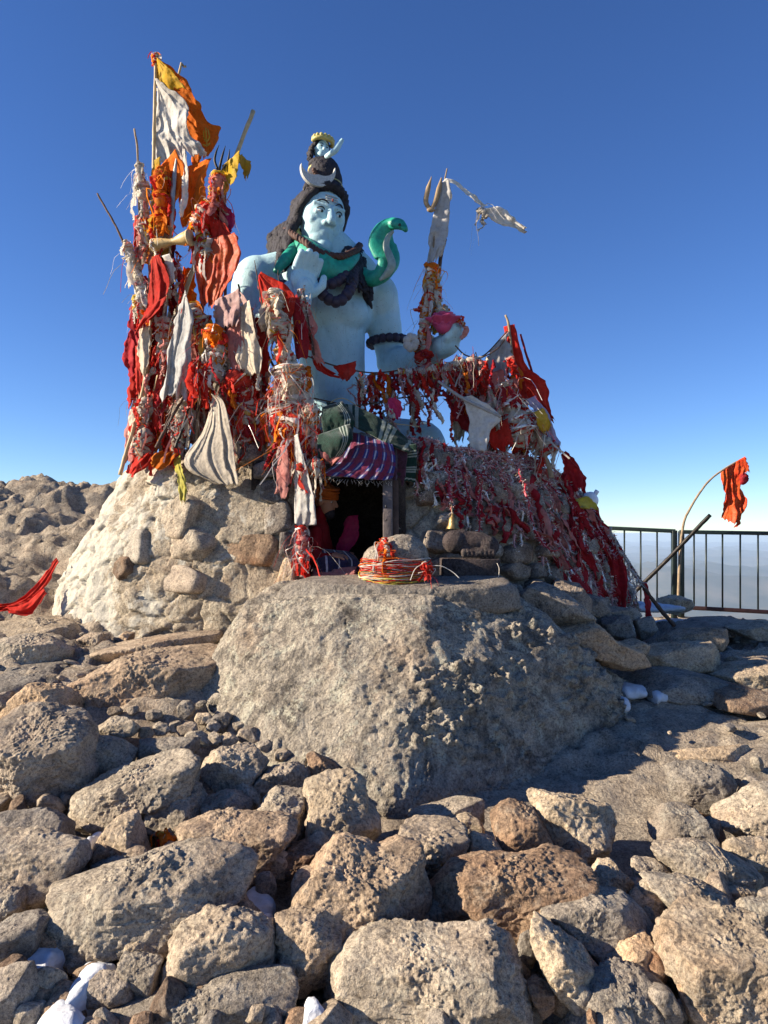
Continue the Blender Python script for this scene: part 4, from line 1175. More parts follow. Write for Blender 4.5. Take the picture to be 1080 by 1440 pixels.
# ------------------------------------------------------------------ the statue
statue = thing('statue', (-0.35, 6.6, 2.2), 'large pale blue seated deity statue with black hair and crescent on the shrine top', 'statue')
SY = 6.5
K = SY / FPX                        # metres per pixel at the statue


def S(px, py, dy=0.0):
    return W(px, py, SY + dy)


TURN = R(24)                        # the statue looks towards the east of the camera
FD = np.array([math.sin(TURN), -math.cos(TURN), 0]); SD = np.array([math.cos(TURN), math.sin(TURN), 0]); UPV = np.array([0, 0, 1.0])


def oriented(c, r, level=4, side=SD, fwd=FD, up=UPV):
    V, F = ico(level)
    return np.asarray(c) + V[:, :1] * r[0] * side - V[:, 1:2] * r[1] * fwd + V[:, 2:] * r[2] * up, F


HT = R(27)
HF = np.array([math.sin(HT) * 1.0, -math.cos(HT), -0.10]); HF /= np.linalg.norm(HF)
HS = np.array([math.cos(HT), math.sin(HT), 0]); HU = np.cross(HS, -HF); HU /= np.linalg.norm(HU)
ROLL = R(5)
HS, HU = HS * math.cos(ROLL) - HU * math.sin(ROLL) * -1 * -1, HU * math.cos(ROLL) + HS * math.sin(ROLL)
HH = 100 * K                        # chin to crown
CHIN = S(458, 354, -0.10)


def H(x, y, z):
    """head space: x to the statue's left (east), y forward, z up; unit = head height, chin at 0"""
    return CHIN + HH * (x * .93 * HS + (y - 0.36) * HF + z * HU)


def head_shapes():
    out = []
    def e(x, y, z, rx, ry, rz, lv=4):
        out.append(oriented(H(x, y, z), (rx * HH, ry * HH, rz * HH), lv, HS, HF, HU))
    def c(a, b, r0, r1):
        out.append(capsule(H(*a), H(*b), r0 * HH, r1 * HH))
    e(0, -0.06, .64, .345, .42, .37)
    e(0, 0.10, .36, .275, .27, .33)
    e(0, 0.10, .55, .315, .27, .30)
    e(0, 0.28, .095, .12, .11, .10)
    e(0, .13, .21, .235, .235, .20); e(0, .24, .27, .15, .14, .13)
    c((0, .355, .60), (0, .44, .415), .040, .066)
    e(-.062, .385, .395, .048, .055, .04); e(.062, .385, .395, .048, .055, .04)
    c((-.235, .28, .655), (-.05, .365, .625), .032, .036); c((.235, .28, .655), (.05, .365, .625), .032, .036)
    e(-.17, .215, .44, .11, .085, .11); e(.17, .215, .44, .11, .085, .11)
    c((-.10, .325, .268), (.10, .325, .268), .022, .022); e(0, .35, .270, .06, .028, .024)
    c((-.06, .335, .215), (.06, .335, .215), .028, .028)
    e(-.145, .30, .535, .085, .05, .052); e(.145, .30, .535, .085, .05, .052)
    for s in (-1, 1):
        e(s * .34, -.02, .50, .035, .085, .135); e(s * .345, .0, .37, .03, .045, .06)
    c((0, -.05, .30), (0, -.12, -.42), .245, .30)
    return out


def bodypart_shapes():
    out = []
    def e(px, py, dy, rx, ry, rz, lv=4):
        out.append(oriented(S(px, py, dy), (rx * K, ry * K, rz * K), lv))
    def c(a, b, r0, r1):
        out.append(capsule(S(*a), S(*b), r0 * K, r1 * K, 20))
    c((430, 376, .08), (364, 394, -.03), 30, 32); e(460, 404, .10, 78, 60, 42)          # shoulder girdle
    e(458, 434, .10, 70, 58, 60)          # chest
    c((464, 430, .10), (472, 510, .11), 52, 42)
    c((472, 500, .11), (474, 600, .12), 42, 42)
    c((452, 450, .06), (464, 560, .06), 40, 36); c((480, 450, .12), (482, 560, .14), 34, 30)
    e(432, 432, -.15, 36, 20, 27); e(488, 438, -.08, 32, 20, 27)   # breast muscles
    c((452, 352, .12), (420, 385, .1), 34, 30); c((462, 352, .14), (505, 388, .2), 34, 30)
    e(362, 398, -.04, 34, 34, 38); e(532, 420, .24, 29, 31, 36)    # shoulders
    c((356, 402, -.06), (346, 485, -.18), 30, 26)                    # statue's right arm, raised
    c((342, 488, -.18), (412, 412, -.55), 27, 17)
    c((537, 425, .28), (550, 506, .28), 25, 21); e(541, 462, .27, 25, 26, 34)                      # statue's left arm
    c((550, 510, .28), (600, 499, -.12), 22, 17)
    # left hand, cupped
    c((600, 499, -.14), (630, 484, -.27), 17, 16)
    c((620, 488, -.26), (641, 472, -.32), 15, 10)
    # folded legs and seat under the hanging cloths
    e(478, 635, .25, 96, 70, 46)
    c((470, 625, .1), (590, 628, -.25), 46, 36); c((470, 625, .1), (360, 630, -.30), 46, 36)
    c((590, 632, -.25), (480, 645, -.42), 34, 24); c((360, 634, -.3), (470, 648, -.42), 34, 24)
    return out


def blessing_hand():
    out = []
    pc = S(428, 396, -.62)
    hf = np.array([0.55, -0.83, 0.05]); hf /= np.linalg.norm(hf)
    hu = np.array([0.16, 0.05, 0.98]); hs = np.cross(hf, hu) * -1; hs /= np.linalg.norm(hs); hu = np.cross(hs, hf) * (1 if np.cross(hs, hf)[2] > 0 else -1)
    if hs[0] < 0: hs = -hs
    k = K * 0.94
    V, F = ico(4); out.append((pc + V[:, :1] * 21 * k * hs + V[:, 1:2] * 8 * k * hf + V[:, 2:] * 19 * k * hu, F))
    out.append(capsule(pc - hu * 34 * k - hf * 2 * k, pc - hu * 8 * k, 14 * k, 14 * k))
    for x, l, bend in ((-15, 19, .30), (-5, 23, .32), (5, 22, .32), (14.5, 17, .34)):
        a = pc + hs * x * k + hu * 15 * k
        b = a + hu * l * .5 * k + hf * l * bend * k; c_ = b + hu * l * .42 * k + hf * l * .34 * k
        out.append(capsule(a, b, 5.9 * k, 5.6 * k, 12)); out.append(capsule(b, c_, 5.6 * k, 4.8 * k, 12))
    a = pc + hs * 14 * k - hu * 12 * k + hf * 4 * k
    b = a + hs * 9 * k + hu * 11 * k + hf * 5 * k; c_ = b + hu * 12 * k + hs * 1 * k
    out.append(capsule(a, b, 7 * k, 6 * k, 12)); out.append(capsule(b, c_, 6 * k, 4.6 * k, 12))
    return out


def cup_fingers():
    out = []
    for j, (dx, dz) in enumerate(((0, 0), (-5, 7), (-11, 13), (-17, 18))):
        a = S(636 + dx * .4, 478 - dz * .2, -.28 - .03 * j); b = S(647 + dx * .5, 466 - dz * .25, -.33 - .02 * j); c_ = S(646 + dx * .6, 458 - dz * .2, -.33 - .02 * j)
        out.append(capsule(a, b, 6.5 * K, 5.6 * K, 10)); out.append(capsule(b, c_, 5.6 * K, 4.2 * K, 10))
    return out


fuse('body', bodypart_shapes() + cup_fingers(), 0.016, True, M['statue'], statue, iters=4)
fuse('hand', blessing_hand(), 0.0065, True, M['statue'], statue, iters=3)
fuse('head', head_shapes(), 0.0075, True, M['statue'], statue, iters=5)

# eyes, brows, lips
for s in (-1, 1):
    mb = MB(); mb.add(*oriented(H(s * .145, .316, .54), (.058 * HH, .045 * HH, .023 * HH), 3, HS, HF, HU))
    eo = mb.part('eye', M['white_paint'], statue)
    mb = MB(); mb.add(*oriented(H(s * .145 + .012, .352, .54), (.020 * HH, .014 * HH, .021 * HH), 3, HS, HF, HU))
    link('pupil', mb.mesh('pupil', M['black_paint']), eo)
    for nm, pts, r in (('eyebrow', [(.245, .265, .635), (.19, .325, .685), (.12, .375, .690), (.055, .395, .650)], .013), ('eyelid_line', [(.225, .285, .545), (.185, .345, .585), (.125, .365, .588), (.075, .35, .545)], .008)):
        V, F, _ = tube_geo([H(s * a, b, c_) for a, b, c_ in pts], np.array([.5, 1, 1, .5]) * r * HH, 8, 14)
        mb = MB(); mb.add(V, F); mb.part(nm, M['black_paint'], statue)
mb = MB()
for z in (.70, .74, .78):
    V, F, _ = tube_geo([H(-.10, .37 - (z - .7) * .5, z), H(0, .385 - (z - .7) * .5, z), H(.10, .37 - (z - .7) * .5, z)], .008 * HH, 6, 8); mb.add(V, F)
mb.part('forehead_mark', M['silver'], statue)
mb = MB(); mb.add(*oriented(H(0, .395, .71), (.014 * HH, .01 * HH, .026 * HH), 3, HS, HF, HU)); mb.part('brow_dot', plain_mat('red_paint', (0.35, 0.06, 0.05)), statue)
# earrings
for s, dz in ((-1, 0), (1, 0)):
    mb = MB()
    V, F = oriented(H(s * .355, .02, .17), (.085 * HH, .07 * HH, .135 * HH), 4, HS, HF, HU); mb.add(V, F)
    V, F, _ = tube_geo([H(s * .35, .0, .36), H(s * .355, .01, .29)], .03 * HH, 8); mb.add(V, F)
    mb.part('earring', M['gold'], statue)


# hair: many thick locks
def lock(mb, pts, r0, r1, seed, sides=7, n=34):
    P = spline(pts, n)
    rg = np.random.default_rng(seed)
    t = np.linspace(0, 1, n)
    P = P + 0.010 * np.stack([np.sin(t * 22 + rg.uniform(0, 6)), np.sin(t * 19 + rg.uniform(0, 6)), 0 * t], 1) * (t > .15)[:, None]
    rad = np.interp(t, [0, .25, .8, 1], [r0 * .8, r0, r1, r1 * .25]) * (1 + .16 * np.sin(t * 55 + rg.uniform(0, 6)))
    V, F, _ = tube_geo(P, rad, sides)
    mb.add(V, F)


mb = MB()
V, F = oriented(H(0, -.16, .68), (.37 * HH, .42 * HH, .40 * HH), 5, HS, HF, HU)
V = V + 0.012 * vnoise(V * 26, 4)[:, None] * UPV; mb.add(V, F)
hr = np.random.default_rng(3)
for k in range(30):                                   # west side: from the parting over the ear and down to the shoulder
    f = k / 29
    a = H(-.06 - .10 * f, .26 - .62 * f, .97 - .03 * f); b = H(-.32, .17 - .45 * f, .74 + .05 * f); c_ = H(-.38, .0 - .2 * f, .44 + .04 * f)
    d = S(409 - 22 * f, 332 - 2 * f, -.08 + .24 * f); e = S(408 - 32 * f + hr.uniform(-4, 4), 372 - 10 * f + hr.uniform(-6, 8), -.20 + .30 * f)
    lock(mb, [a, b, c_, d, e], 6.5 * K, 7.5 * K, k)
for k in range(26):                                   # east side: behind the ear and down over the far shoulder
    f = k / 25
    a = H(.05 + .10 * f, .26 - .60 * f, .97 - .03 * f); b = H(.32, .14 - .45 * f, .74 + .05 * f); c_ = H(.36, -.06 - .25 * f, .36 + .10 * f)
    d = S(488 + 15 * f, 354 - 2 * f, -.02 + .20 * f); d2 = S(489 + 21 * f, 378 + 2 * f, -.25 + .26 * f); e = S(490 + 32 * f + hr.uniform(-3, 3), 396 + 20 * f + hr.uniform(-10, 8), -.42 + .30 * f)
    lock(mb, [a, b, c_, d, d2, e], 6.2 * K, 7.0 * K, 40 + k)
for k in range(9):                                    # hairline
    f = k / 8
    lock(mb, [H(-.30 + .6 * f, .17 + .18 * math.sin(3.14 * f), .80 + .10 * math.sin(3.14 * f)), H(-.26 + .52 * f, .02 + .18 * math.sin(3.14 * f), .96 + .05 * math.sin(3.14 * f)), H(-.1 + .2 * f, -.1, 1.08)], 8 * K, 8 * K, 80 + k, n=14)
for k, (px, py, l) in enumerate(((404, 372, 24), (413, 376, 26), (394, 368, 18), (420, 372, 18), (500, 400, 26), (508, 404, 30), (516, 408, 26), (492, 396, 20))):   # loose pointed ends on the chest
    g = 1 if px > 450 else -.6
    lock(mb, [S(px - 4 * g, py - 14, -.02 if px > 450 else -.16), S(px, py, -.06 if px > 450 else -.20), S(px + 6 * g, py + l, -.02 if px > 450 else -.18)], 8 * K, 5 * K, 95 + k, n=12)
mb.part('hair', M['hair'], statue)

# top-knot with its cords
mb = MB()
V, F = oriented(S(456, 250, .10), (24 * K, 24 * K, 30 * K), 5); V = V + .010 * fbm(V * 30, 3, 2, .6, True)[:, None] * FD; mb.add(V, F)
V, F = oriented(S(462, 256, .12), (20 * K, 22 * K, 24 * K), 4); mb.add(V, F)
V, F = oriented(S(450, 232, .10), (17 * K, 17 * K, 9 * K), 4); mb.add(V, F)
mb.part('topknot', M['hair'], statue)
mb = MB()
for k, (z, r) in enumerate(((262, 25), (266, 27), (240, 17))):
    a = np.linspace(0, 2 * np.pi, 26, endpoint=False)
    c0 = S(455 if z > 250 else 452, z, .10)
    P = [c0 + r * K * (math.cos(t) * SD + math.sin(t) * FD) for t in a] ; P.append(P[0])
    V, F, _ = tube_geo(P, 3.0 * K, 6); mb.add(V, F)
mb.part('topknot_cord', M['gold'], statue)
mb = MB()
for k in range(16):
    t = R(200 + k * 10); c0 = S(450, 246, .10)
    mb.add(*ell_geo(c0 + 17 * K * (math.cos(t) * SD) + FD * 20 * K + UPV * 15 * K * math.sin(t), (3.4 * K,) * 3, 2))
mb.part('bead_band', M['brownrope'], statue)
# crescent moon, horns upward
def crescent():
    mb = MB()
    c0 = S(447, 239, -.15); n = 40
    th = np.linspace(R(168), R(372), n)
    for lay, off in ((0, .022), (1, -.022)):
        pass
    ro, V, F = 24.5 * K, [], []
    for i, t in enumerate(th):
        w = 16 * K * math.sin((i / (n - 1)) * math.pi) ** 1.3 + .6 * K
        for rad in (ro, ro - w):
            for off in (-.020, .020):
                p = c0 + (math.cos(t) * rad) * (CR * .96 + np.array([0, .28, 0])) + UPV * math.sin(t) * rad * .98 + FD * off
                V.append(p)
    for i in range(n - 1):
        a, b = i * 4, (i + 1) * 4
        F += [(a, a + 2, b + 2, b), (a + 1, b + 1, b + 3, a + 3), (a, b, b + 1, a + 1), (a + 2, a + 3, b + 3, b + 2)]
    F += [(0, 1, 3, 2), ((n - 1) * 4, (n - 1) * 4 + 2, (n - 1) * 4 + 3, (n - 1) * 4 + 1)]
    mb.add(V, F)
    mb.part('crescent_moon', M['silver'], statue, smooth_=False)
crescent()

# the small crowned head on the top-knot, with a jet of water
K2 = K
gc = S(452, 212, .08)
def G(x, y, z): return gc + 36 * K2 * (x * HS + y * HF + z * HU)
sh = [oriented(G(0, 0, .05), (.30 * 36 * K, .30 * 36 * K, .40 * 36 * K), 4, HS, HF, HU), oriented(G(0, .14, -.16), (.20 * 36 * K, .18 * 36 * K, .24 * 36 * K), 4, HS, HF, HU),
      capsule(G(0, 0, -.2), G(0, -.02, -.62), .17 * 36 * K, .24 * 36 * K), capsule(G(0, .28, .10), G(0, .345, -.04), .035 * 36 * K, .055 * 36 * K),
      capsule(G(-.07, .29, -.18), G(.07, .29, -.18), .03 * 36 * K, .03 * 36 * K), oriented(G(-.30, 0, 0), (.04 * 36 * K, .08 * 36 * K, .11 * 36 * K), 3, HS, HF, HU)]
fuse('small_head', sh, 0.006, True, M['statue'], statue, iters=2)
mb = MB()
mb.add(*oriented(G(0, -.10, .14), (.37 * 36 * K, .34 * 36 * K, .42 * 36 * K), 4, HS, HF, HU))
for k in range(7):
    f = k / 6
    lock(mb, [G(-.30 + .02 * f, .10 - .36 * f, .25), G(-.40, 0 - .3 * f, -.10), G(-.38, .02 - .25 * f, -.50)], 3 * K, 2.6 * K, 200 + k, n=14)
mb.part('small_head_hair', M['hair'], statue)
mb = MB()
P = [G(.40 * math.cos(t), .06 + .32 * math.sin(t), .30 + .06 * math.sin(t)) for t in np.linspace(R(-10), R(190), 18)]
V, F, _ = tube_geo(P, 3.2 * K, 8); mb.add(V, F)
for p in P[1::2]: mb.add(*ell_geo(p + HU * 3.5 * K, (3 * K, 3 * K, 3.6 * K), 2))
mb.part('small_crown', M['gold'], statue)
mb = MB()
for s in (-1, 1):
    mb.add(*oriented(G(s * .12, .295, .07), (.045 * 36 * K, .02 * 36 * K, .022 * 36 * K), 2, HS, HF, HU))
    V, F, _ = tube_geo([G(s * .20, .26, .13), G(s * .13, .30, .165), G(s * .05, .31, .14)], .012 * 36 * K, 6, 8); mb.add(V, F)
mb.part('small_eyes', M['black_paint'], statue)
V, F, _ = tube_geo([S(459, 220, -.12), S(464, 217, -.18), S(472, 211, -.20), S(478, 202, -.20), S(482, 196, -.20)], np.array([3.2, 3.6, 4.2, 3.8, 2.4]) * K, 10, 24)
mb = MB(); mb.add(V, F); mb.part('water_jet', M['statue'], statue)

# cord round the neck
mb = MB()
P = spline([S(396, 320, .16), S(406, 326, -.06), S(425, 338, -.24), S(450, 355, -.38), S(478, 361, -.34), S(498, 354, -.10), S(506, 345, .18)], 90)
T, N, B = frames(P)
for ph in (0, 2.1, 4.2):
    a = np.arange(90) * .75 + ph
    V, F, _ = tube_geo(P + (np.cos(a)[:, None] * N + np.sin(a)[:, None] * B) * 2.5 * K, 3.0 * K, 6); mb.add(V, F)
mb.part('neck_cord', M['brownrope'], statue)

# cobra: coil on the chest, hood rearing behind the far shoulder
def flat_tube(pts, rw, rd, n, side_hint, sides=18):
    P = spline(pts, n); T = np.gradient(P, axis=0); T /= np.linalg.norm(T, axis=1, keepdims=True)
    rw = np.interp(np.linspace(0, 1, n), np.linspace(0, 1, len(rw)), rw); rd = np.interp(np.linspace(0, 1, n), np.linspace(0, 1, len(rd)), rd)
    s = np.cross(T, np.asarray(side_hint, float)); s /= np.linalg.norm(s, axis=1, keepdims=True); q = np.cross(s, T)
    a = np.linspace(0, 2 * np.pi, sides, endpoint=False)
    V = (P[:, None] + np.cos(a)[None, :, None] * rw[:, None, None] * s[:, None] + np.sin(a)[None, :, None] * rd[:, None, None] * q[:, None]).reshape(-1, 3)
    F = [(i * sides + j, i * sides + (j + 1) % sides, (i + 1) * sides + (j + 1) % sides, (i + 1) * sides + j) for i in range(n - 1) for j in range(sides)]
    F += [tuple(range(sides - 1, -1, -1)), tuple((n - 1) * sides + j for j in range(sides))]
    return V, F


mb = MB()
V, F = flat_tube([S(388, 384, -.30), S(394, 374, -.30), S(404, 362, -.26), S(413, 352, -.16), S(414, 340, .02)], np.array([5, 8, 9, 9, 8]) * K, np.array([4, 8, 9, 9, 8]) * K, 36, (0, 1, 0)); mb.add(V, F)
V, F = flat_tube([S(412, 338, .05), S(424, 348, -.17), S(440, 363, -.30), S(458, 373, -.36), S(474, 374, -.30), S(488, 366, -.10), S(500, 360, .20)], np.array([10, 16, 19, 20, 19, 15, 10]) * K, np.array([7, 9, 10, 10, 10, 9, 8]) * K, 60, (0.3, 1, 0)); mb.add(V, F)
V, F = flat_tube([S(494, 362, .30), S(500, 376, .10), S(510, 388, -.02), S(522, 392, -.10), S(534, 388, -.14), S(542, 378, -.16), S(546, 366, -.16), S(541, 353, -.14), S(537, 340, -.12), S(540, 326, -.12), S(549, 316, -.14), S(560, 315, -.20), S(567, 319, -.24), S(571, 324, -.27)],
                 np.array([10, 11, 12, 12, 12, 12, 11, 14, 20, 22, 16, 9, 8, 3]) * K, np.array([10, 11, 12, 12, 12, 11, 10, 8, 7, 7, 8, 8, 7, 3]) * K, 110, (-.45, 1, 0)); mb.add(V, F)
cb = mb.part('cobra', M['cobra'], statue)
mb = MB()
V, F = flat_tube([S(534, 394, -.235), S(545, 384, -.26), S(551, 372, -.265), S(547, 358, -.245), S(543, 346, -.225), S(546, 333, -.22), S(553, 325, -.225)], np.array([2, 5, 6, 6, 5, 4, 2]) * K, np.array([2, 3, 3, 3, 3, 3, 2]) * K, 40, (-.45, 1, 0)); mb.add(V, F)
link('belly_stripe', mb.mesh('belly_stripe', M['belly']), cb)
mb = MB(); mb.add(*ell_geo(S(562, 316, -.295), (2.2 * K,) * 3, 2)); link('snake_eye', mb.mesh('snake_eye', M['black_paint']), cb)

# strings of beads, each bead its own
BEAD = {}
def beads(parent_name, pts, r, n, label=None):
    P = spline(pts, n)
    base = link(parent_name, MB().add(*tube_geo(P, r * .35, 6)[:2]).mesh(parent_name, M['bead']), statue)
    if label: base['label'] = label
    if 'b' not in BEAD:
        V, F = ico(3); V = V * (1 + .10 * fbm(V * 5, 2, 4))[:, None]
        BEAD['b'] = raw_mesh('bead', V, F, True, mats=[M['bead']])
    for p in P:
        o = bpy.data.objects.new('bead', BEAD['b']); COL.objects.link(o); o.parent = base
        o.location = [float(v) for v in p]
        o.scale = (r, r, r)
beads('bead_string', [S(420, 386, -.40), S(436, 396, -.42), S(452, 401, -.43), S(470, 398, -.42), S(484, 388, -.34), S(494, 372, -.14)], 7.2 * K, 13)
beads('bead_string', [S(446, 398, -.45), S(452, 412, -.46), S(464, 422, -.46), S(476, 424, -.45), S(488, 414, -.42), S(495, 398, -.34), S(498, 380, -.16)], 7.8 * K, 14)
a = np.linspace(0, 2 * np.pi, 15)
c0 = S(545, 481, .27)
beads('arm_band', [c0 + 26 * K * (math.cos(t) * CR + math.sin(t) * np.array([0, 1, 0])) + UPV * 2 * K * math.cos(t) for t in a], 6.6 * K, 18)
c0 = S(409, 416, -.53); ax = S(342, 488, -.18) - S(412, 412, -.55); ax /= np.linalg.norm(ax)
s1 = np.cross(ax, [0, 1, 0]); s1 /= np.linalg.norm(s1); s2 = np.cross(ax, s1)
for sh_ in (0, 10):
    beads('wrist_band', [c0 + ax * sh_ * K + 19 * K * (math.cos(t) * s1 + math.sin(t) * s2) for t in a], 6 * K, 14)
# bracelet and the thin black strap on the raised arm
c0 = S(606, 496, -.14); ax = S(632, 486, -.25) - S(600, 497, -.12); ax /= np.linalg.norm(ax)
s1 = np.cross(ax, [0, 1, 0]); s1 /= np.linalg.norm(s1); s2 = np.cross(ax, s1)
P = [c0 + 23 * K * (math.cos(t) * s1 + math.sin(t) * s2) for t in np.linspace(0, 2 * np.pi, 30)]
mb = MB(); mb.add(*tube_geo(P, 4.5 * K, 8)[:2]); mb.part('bracelet', plain_mat('ochre_paint', (0.42, 0.27, 0.11), 0.5), statue)

# ------------------------------------------------------------------ cloth, ribbons, threads, tinsel
def edge_pts(pts, Y):
    out = []
    for p in pts:
        out.append(W(p[0], p[1], Y + (p[2] if len(p) > 2 else 0)))
    return np.array(out)


def cloth_geo(L, Rr, Y, folds=3, amp=.03, seed=0, crumple=.017, ragged=.03, res=.012, flare=.35, mid=0.0, skew=None):
    """sheet between a west edge and an east edge (both from top to bottom), with folds and creases"""
    if skew is None: skew = .55 if np.mean([p[0] for p in Rr]) < 470 else .2
    A = edge_pts(L, Y); B = edge_pts(Rr, Y)
    wd = np.mean([p[0] for p in Rr]) - np.mean([p[0] for p in L])
    A = A + [0, skew * .5 * wd * Y / FPX, 0]; B = B - [0, skew * .5 * wd * Y / FPX, 0]      # the cloth hangs turned a little to the west
    lv = max(np.linalg.norm(np.diff(A, axis=0), axis=1).sum(), np.linalg.norm(np.diff(B, axis=0), axis=1).sum())
    lu = max(np.linalg.norm(A[0] - B[0]), np.linalg.norm(A[-1] - B[-1]), np.linalg.norm(A[len(A) // 2] - B[len(B) // 2]))
    nv = int(np.clip(lv / res, 12, 90)); nu = int(np.clip(lu / res * 1.3, 12, 80))
    a = spline(A, nv); b = spline(B, nv)
    u = np.linspace(0, 1, nu); v = np.linspace(0, 1, nv)
    P = a[:, None] * (1 - u)[None, :, None] + b[:, None] * u[None, :, None]
    uu = np.tile(u, (nv, 1)); vv = np.tile(v[:, None], (1, nu))
    s = P.reshape(-1, 3)
    rg = np.random.default_rng(seed)
    ph = rg.uniform(0, 6.28)
    n1 = fbm(s * [5, 5, 2.2] + seed, 3, seed).reshape(nv, nu)
    big = vnoise(np.stack([uu.ravel() * folds * .9 + seed, vv.ravel() * 1.1, np.full(nv * nu, seed * .7)], 1), seed + 1).reshape(nv, nu)
    w1 = uu + .42 * n1 + (.10 * vv - .05) * rg.normal() + .15 * big
    def crease(x, sharp): return 1 - 2 * np.abs(np.sin(np.pi * x)) ** sharp
    wave = .8 * crease(folds * w1 + ph, .85) * (.45 + .9 * np.abs(big)) + .45 * np.sin(2 * np.pi * (folds * .57 * w1 + .35 * vv) + ph * 2) + .35 * crease(folds * 2.3 * w1 + .8 * vv * rg.normal() + ph * 3, 1.0) * np.clip(big + .3, 0, 1)
    env = flare + (1 - flare) * vv
    d = amp * .85 * wave * env + mid * np.sin(np.pi * uu) * np.sin(np.pi * vv)
    d += crumple * 1.3 * fbm(s * 7 + seed, 4, seed + 4, .5, True).reshape(nv, nu) * (.5 + .8 * vv)
    q1 = vnoise(s * [11, 11, 7] + seed * 3, seed + 6).reshape(nv, nu); d += crumple * .9 * (np.abs(q1) ** .7) * (1 if seed % 2 else -1)   # sharp creases
    t = np.array([.35, -.93, .1])
    P = P + d[..., None] * t
    if ragged:
        e = (np.array([vnoise(np.array([[x * 9 + seed, seed * 1.7, 0]]), seed)[0] for x in u]) * ragged)
        e += np.array([vnoise(np.array([[x * 31 + seed, seed * 1.7, 5]]), seed)[0] for x in u]) * ragged * .5
        down = (P[-1] - P[-3]); down /= np.maximum(np.linalg.norm(down, axis=1, keepdims=True), 1e-6)
        w = smooth(.75, 1, v)
        P = P + w[:, None, None] * e[None, :, None] * down[None]
        side = vnoise(np.stack([v * 14, np.full(nv, seed * 1.0), np.zeros(nv)], 1), seed + 2) * ragged * .35
        P[:, -1] += side[:, None] * CR; P[:, 0] += side[::-1, None] * CR
    V = P.reshape(-1, 3)
    i = np.arange(nv * nu).reshape(nv, nu)
    F = np.stack([i[:-1, :-1], i[1:, :-1], i[1:, 1:], i[:-1, 1:]], -1).reshape(-1, 4)
    return V, F, np.stack([uu.ravel(), vv.ravel()], 1)


def thick(o, t=.003):
    m = o.modifiers.new('thickness', 'SOLIDIFY'); m.thickness = t; m.offset = 0


def cloth(name, label, L, Rr, Y, mat, cat='cloth', parent=None, thickness=.0016, group=None, **kw):
    V, F, uv = cloth_geo(L, Rr, Y, **kw)
    me = raw_mesh(name, V, F, True, None, uv, [M[mat]])
    if parent is not None:
        o = link(name, me, parent)
        if label: o['label'] = label
    else:
        o = centred(name, me, label, cat, group)
    thick(o, thickness)
    return o


def strip_geo(pts, w, seed, n=26, twist=1.0, crumple=.008):
    P = spline(pts, n); T, N, B = frames(P)
    rg = np.random.default_rng(seed)
    a = rg.uniform(0, 6.28) + twist * np.cumsum(rg.normal(0, .22, n))
    D = np.cos(a)[:, None] * N + np.sin(a)[:, None] * B
    D = D + CR * .5; D /= np.linalg.norm(D, axis=1, keepdims=True)
    Q = np.cross(T, D)
    ww = w * (1 + .25 * np.sin(np.arange(n) * .7 + rg.uniform(0, 6)))
    cols = []
    for k, x in enumerate((-1, -.35, .35, 1)):
        cols.append(P + D * (x * ww / 2)[:, None] + Q * ((abs(x) - .6) * w * .45 + crumple * rg.normal(size=n))[:, None])
    V = np.stack(cols, 1).reshape(-1, 3)
    F = [(i * 4 + j, (i + 1) * 4 + j, (i + 1) * 4 + j + 1, i * 4 + j + 1) for i in range(n - 1) for j in range(3)]
    return V, F


def hang_path(p, length, seed, lean=(0, 0), sway=.03, n=6):
    rg = np.random.default_rng(seed)
    out = [np.array(p, float)]
    for k in range(n - 1):
        out.append(out[-1] + np.array([lean[0] * length / n + rg.normal(0, sway / 2), lean[1] * length / n + rg.normal(0, sway / 3), -length / n]))
    return out


TIN = ['tinsel_silver', 'tinsel_red', 'tinsel_pink', 'tinsel_gold', 'deepred', 'greycloth']


def garland_mesh(pts, r=.016, seed=0, mixw=(.36, .27, .20, .05, .08, .04), dens=300, core=1):
    P0 = np.asarray(pts, float)
    L = np.linalg.norm(np.diff(P0, axis=0), axis=1).sum()
    n = max(8, int(L / .03)); P = spline(P0, n)
    rg = np.random.default_rng(seed)
    P = P + rg.normal(0, .006, P.shape)
    mb = MB()
    V, F, _ = tube_geo(P, r * .38 * (1 + .4 * rg.uniform(-1, 1, n)), 5); mb.add(V, F, core)
    T, N, B = frames(P)
    m = int(L * dens)
    t = rg.uniform(0, n - 1.001, m); k = t.astype(int); f = (t - k)[:, None]
    base = P[k] * (1 - f) + P[k + 1] * f
    a = rg.uniform(0, 6.28, m)
    dirn = np.cos(a)[:, None] * N[k] + np.sin(a)[:, None] * B[k] + T[k] * rg.normal(.25, .5, m)[:, None] + np.array([0, 0, -.25])
    dirn /= np.linalg.norm(dirn, axis=1, keepdims=True)
    ln = r * rg.uniform(.7, 2.0, m)[:, None]; wd = rg.uniform(.0012, .0032, m)[:, None]
    sd_ = np.cross(dirn, rg.normal(size=(m, 3))); sd_ /= np.maximum(np.linalg.norm(sd_, axis=1, keepdims=True), 1e-6)
    tip = base + dirn * ln
    V = np.stack([base - sd_ * wd, base + sd_ * wd, tip + sd_ * wd * .7 + rg.normal(0, .002, (m, 3)), tip - sd_ * wd * .7], 1).reshape(-1, 3)
    i = np.arange(m)[:, None] * 4 + np.arange(4)
    mi = rg.choice(len(TIN), m, p=np.array(mixw) / sum(mixw))
    mb.V.append(V); mb.U.append(np.zeros((len(V), 2))); mb.F.extend([tuple(int(q) + mb.n for q in r_) for r_ in i]); mb.M.extend([int(q) for q in mi]); mb.n += len(V)
    return mb.mesh('tinsel_garland', [M[x] for x in TIN], False)


THR = ['red', 'orange', 'white', 'yellow', 'beige', 'pink', 'deepred', 'tinsel_silver']


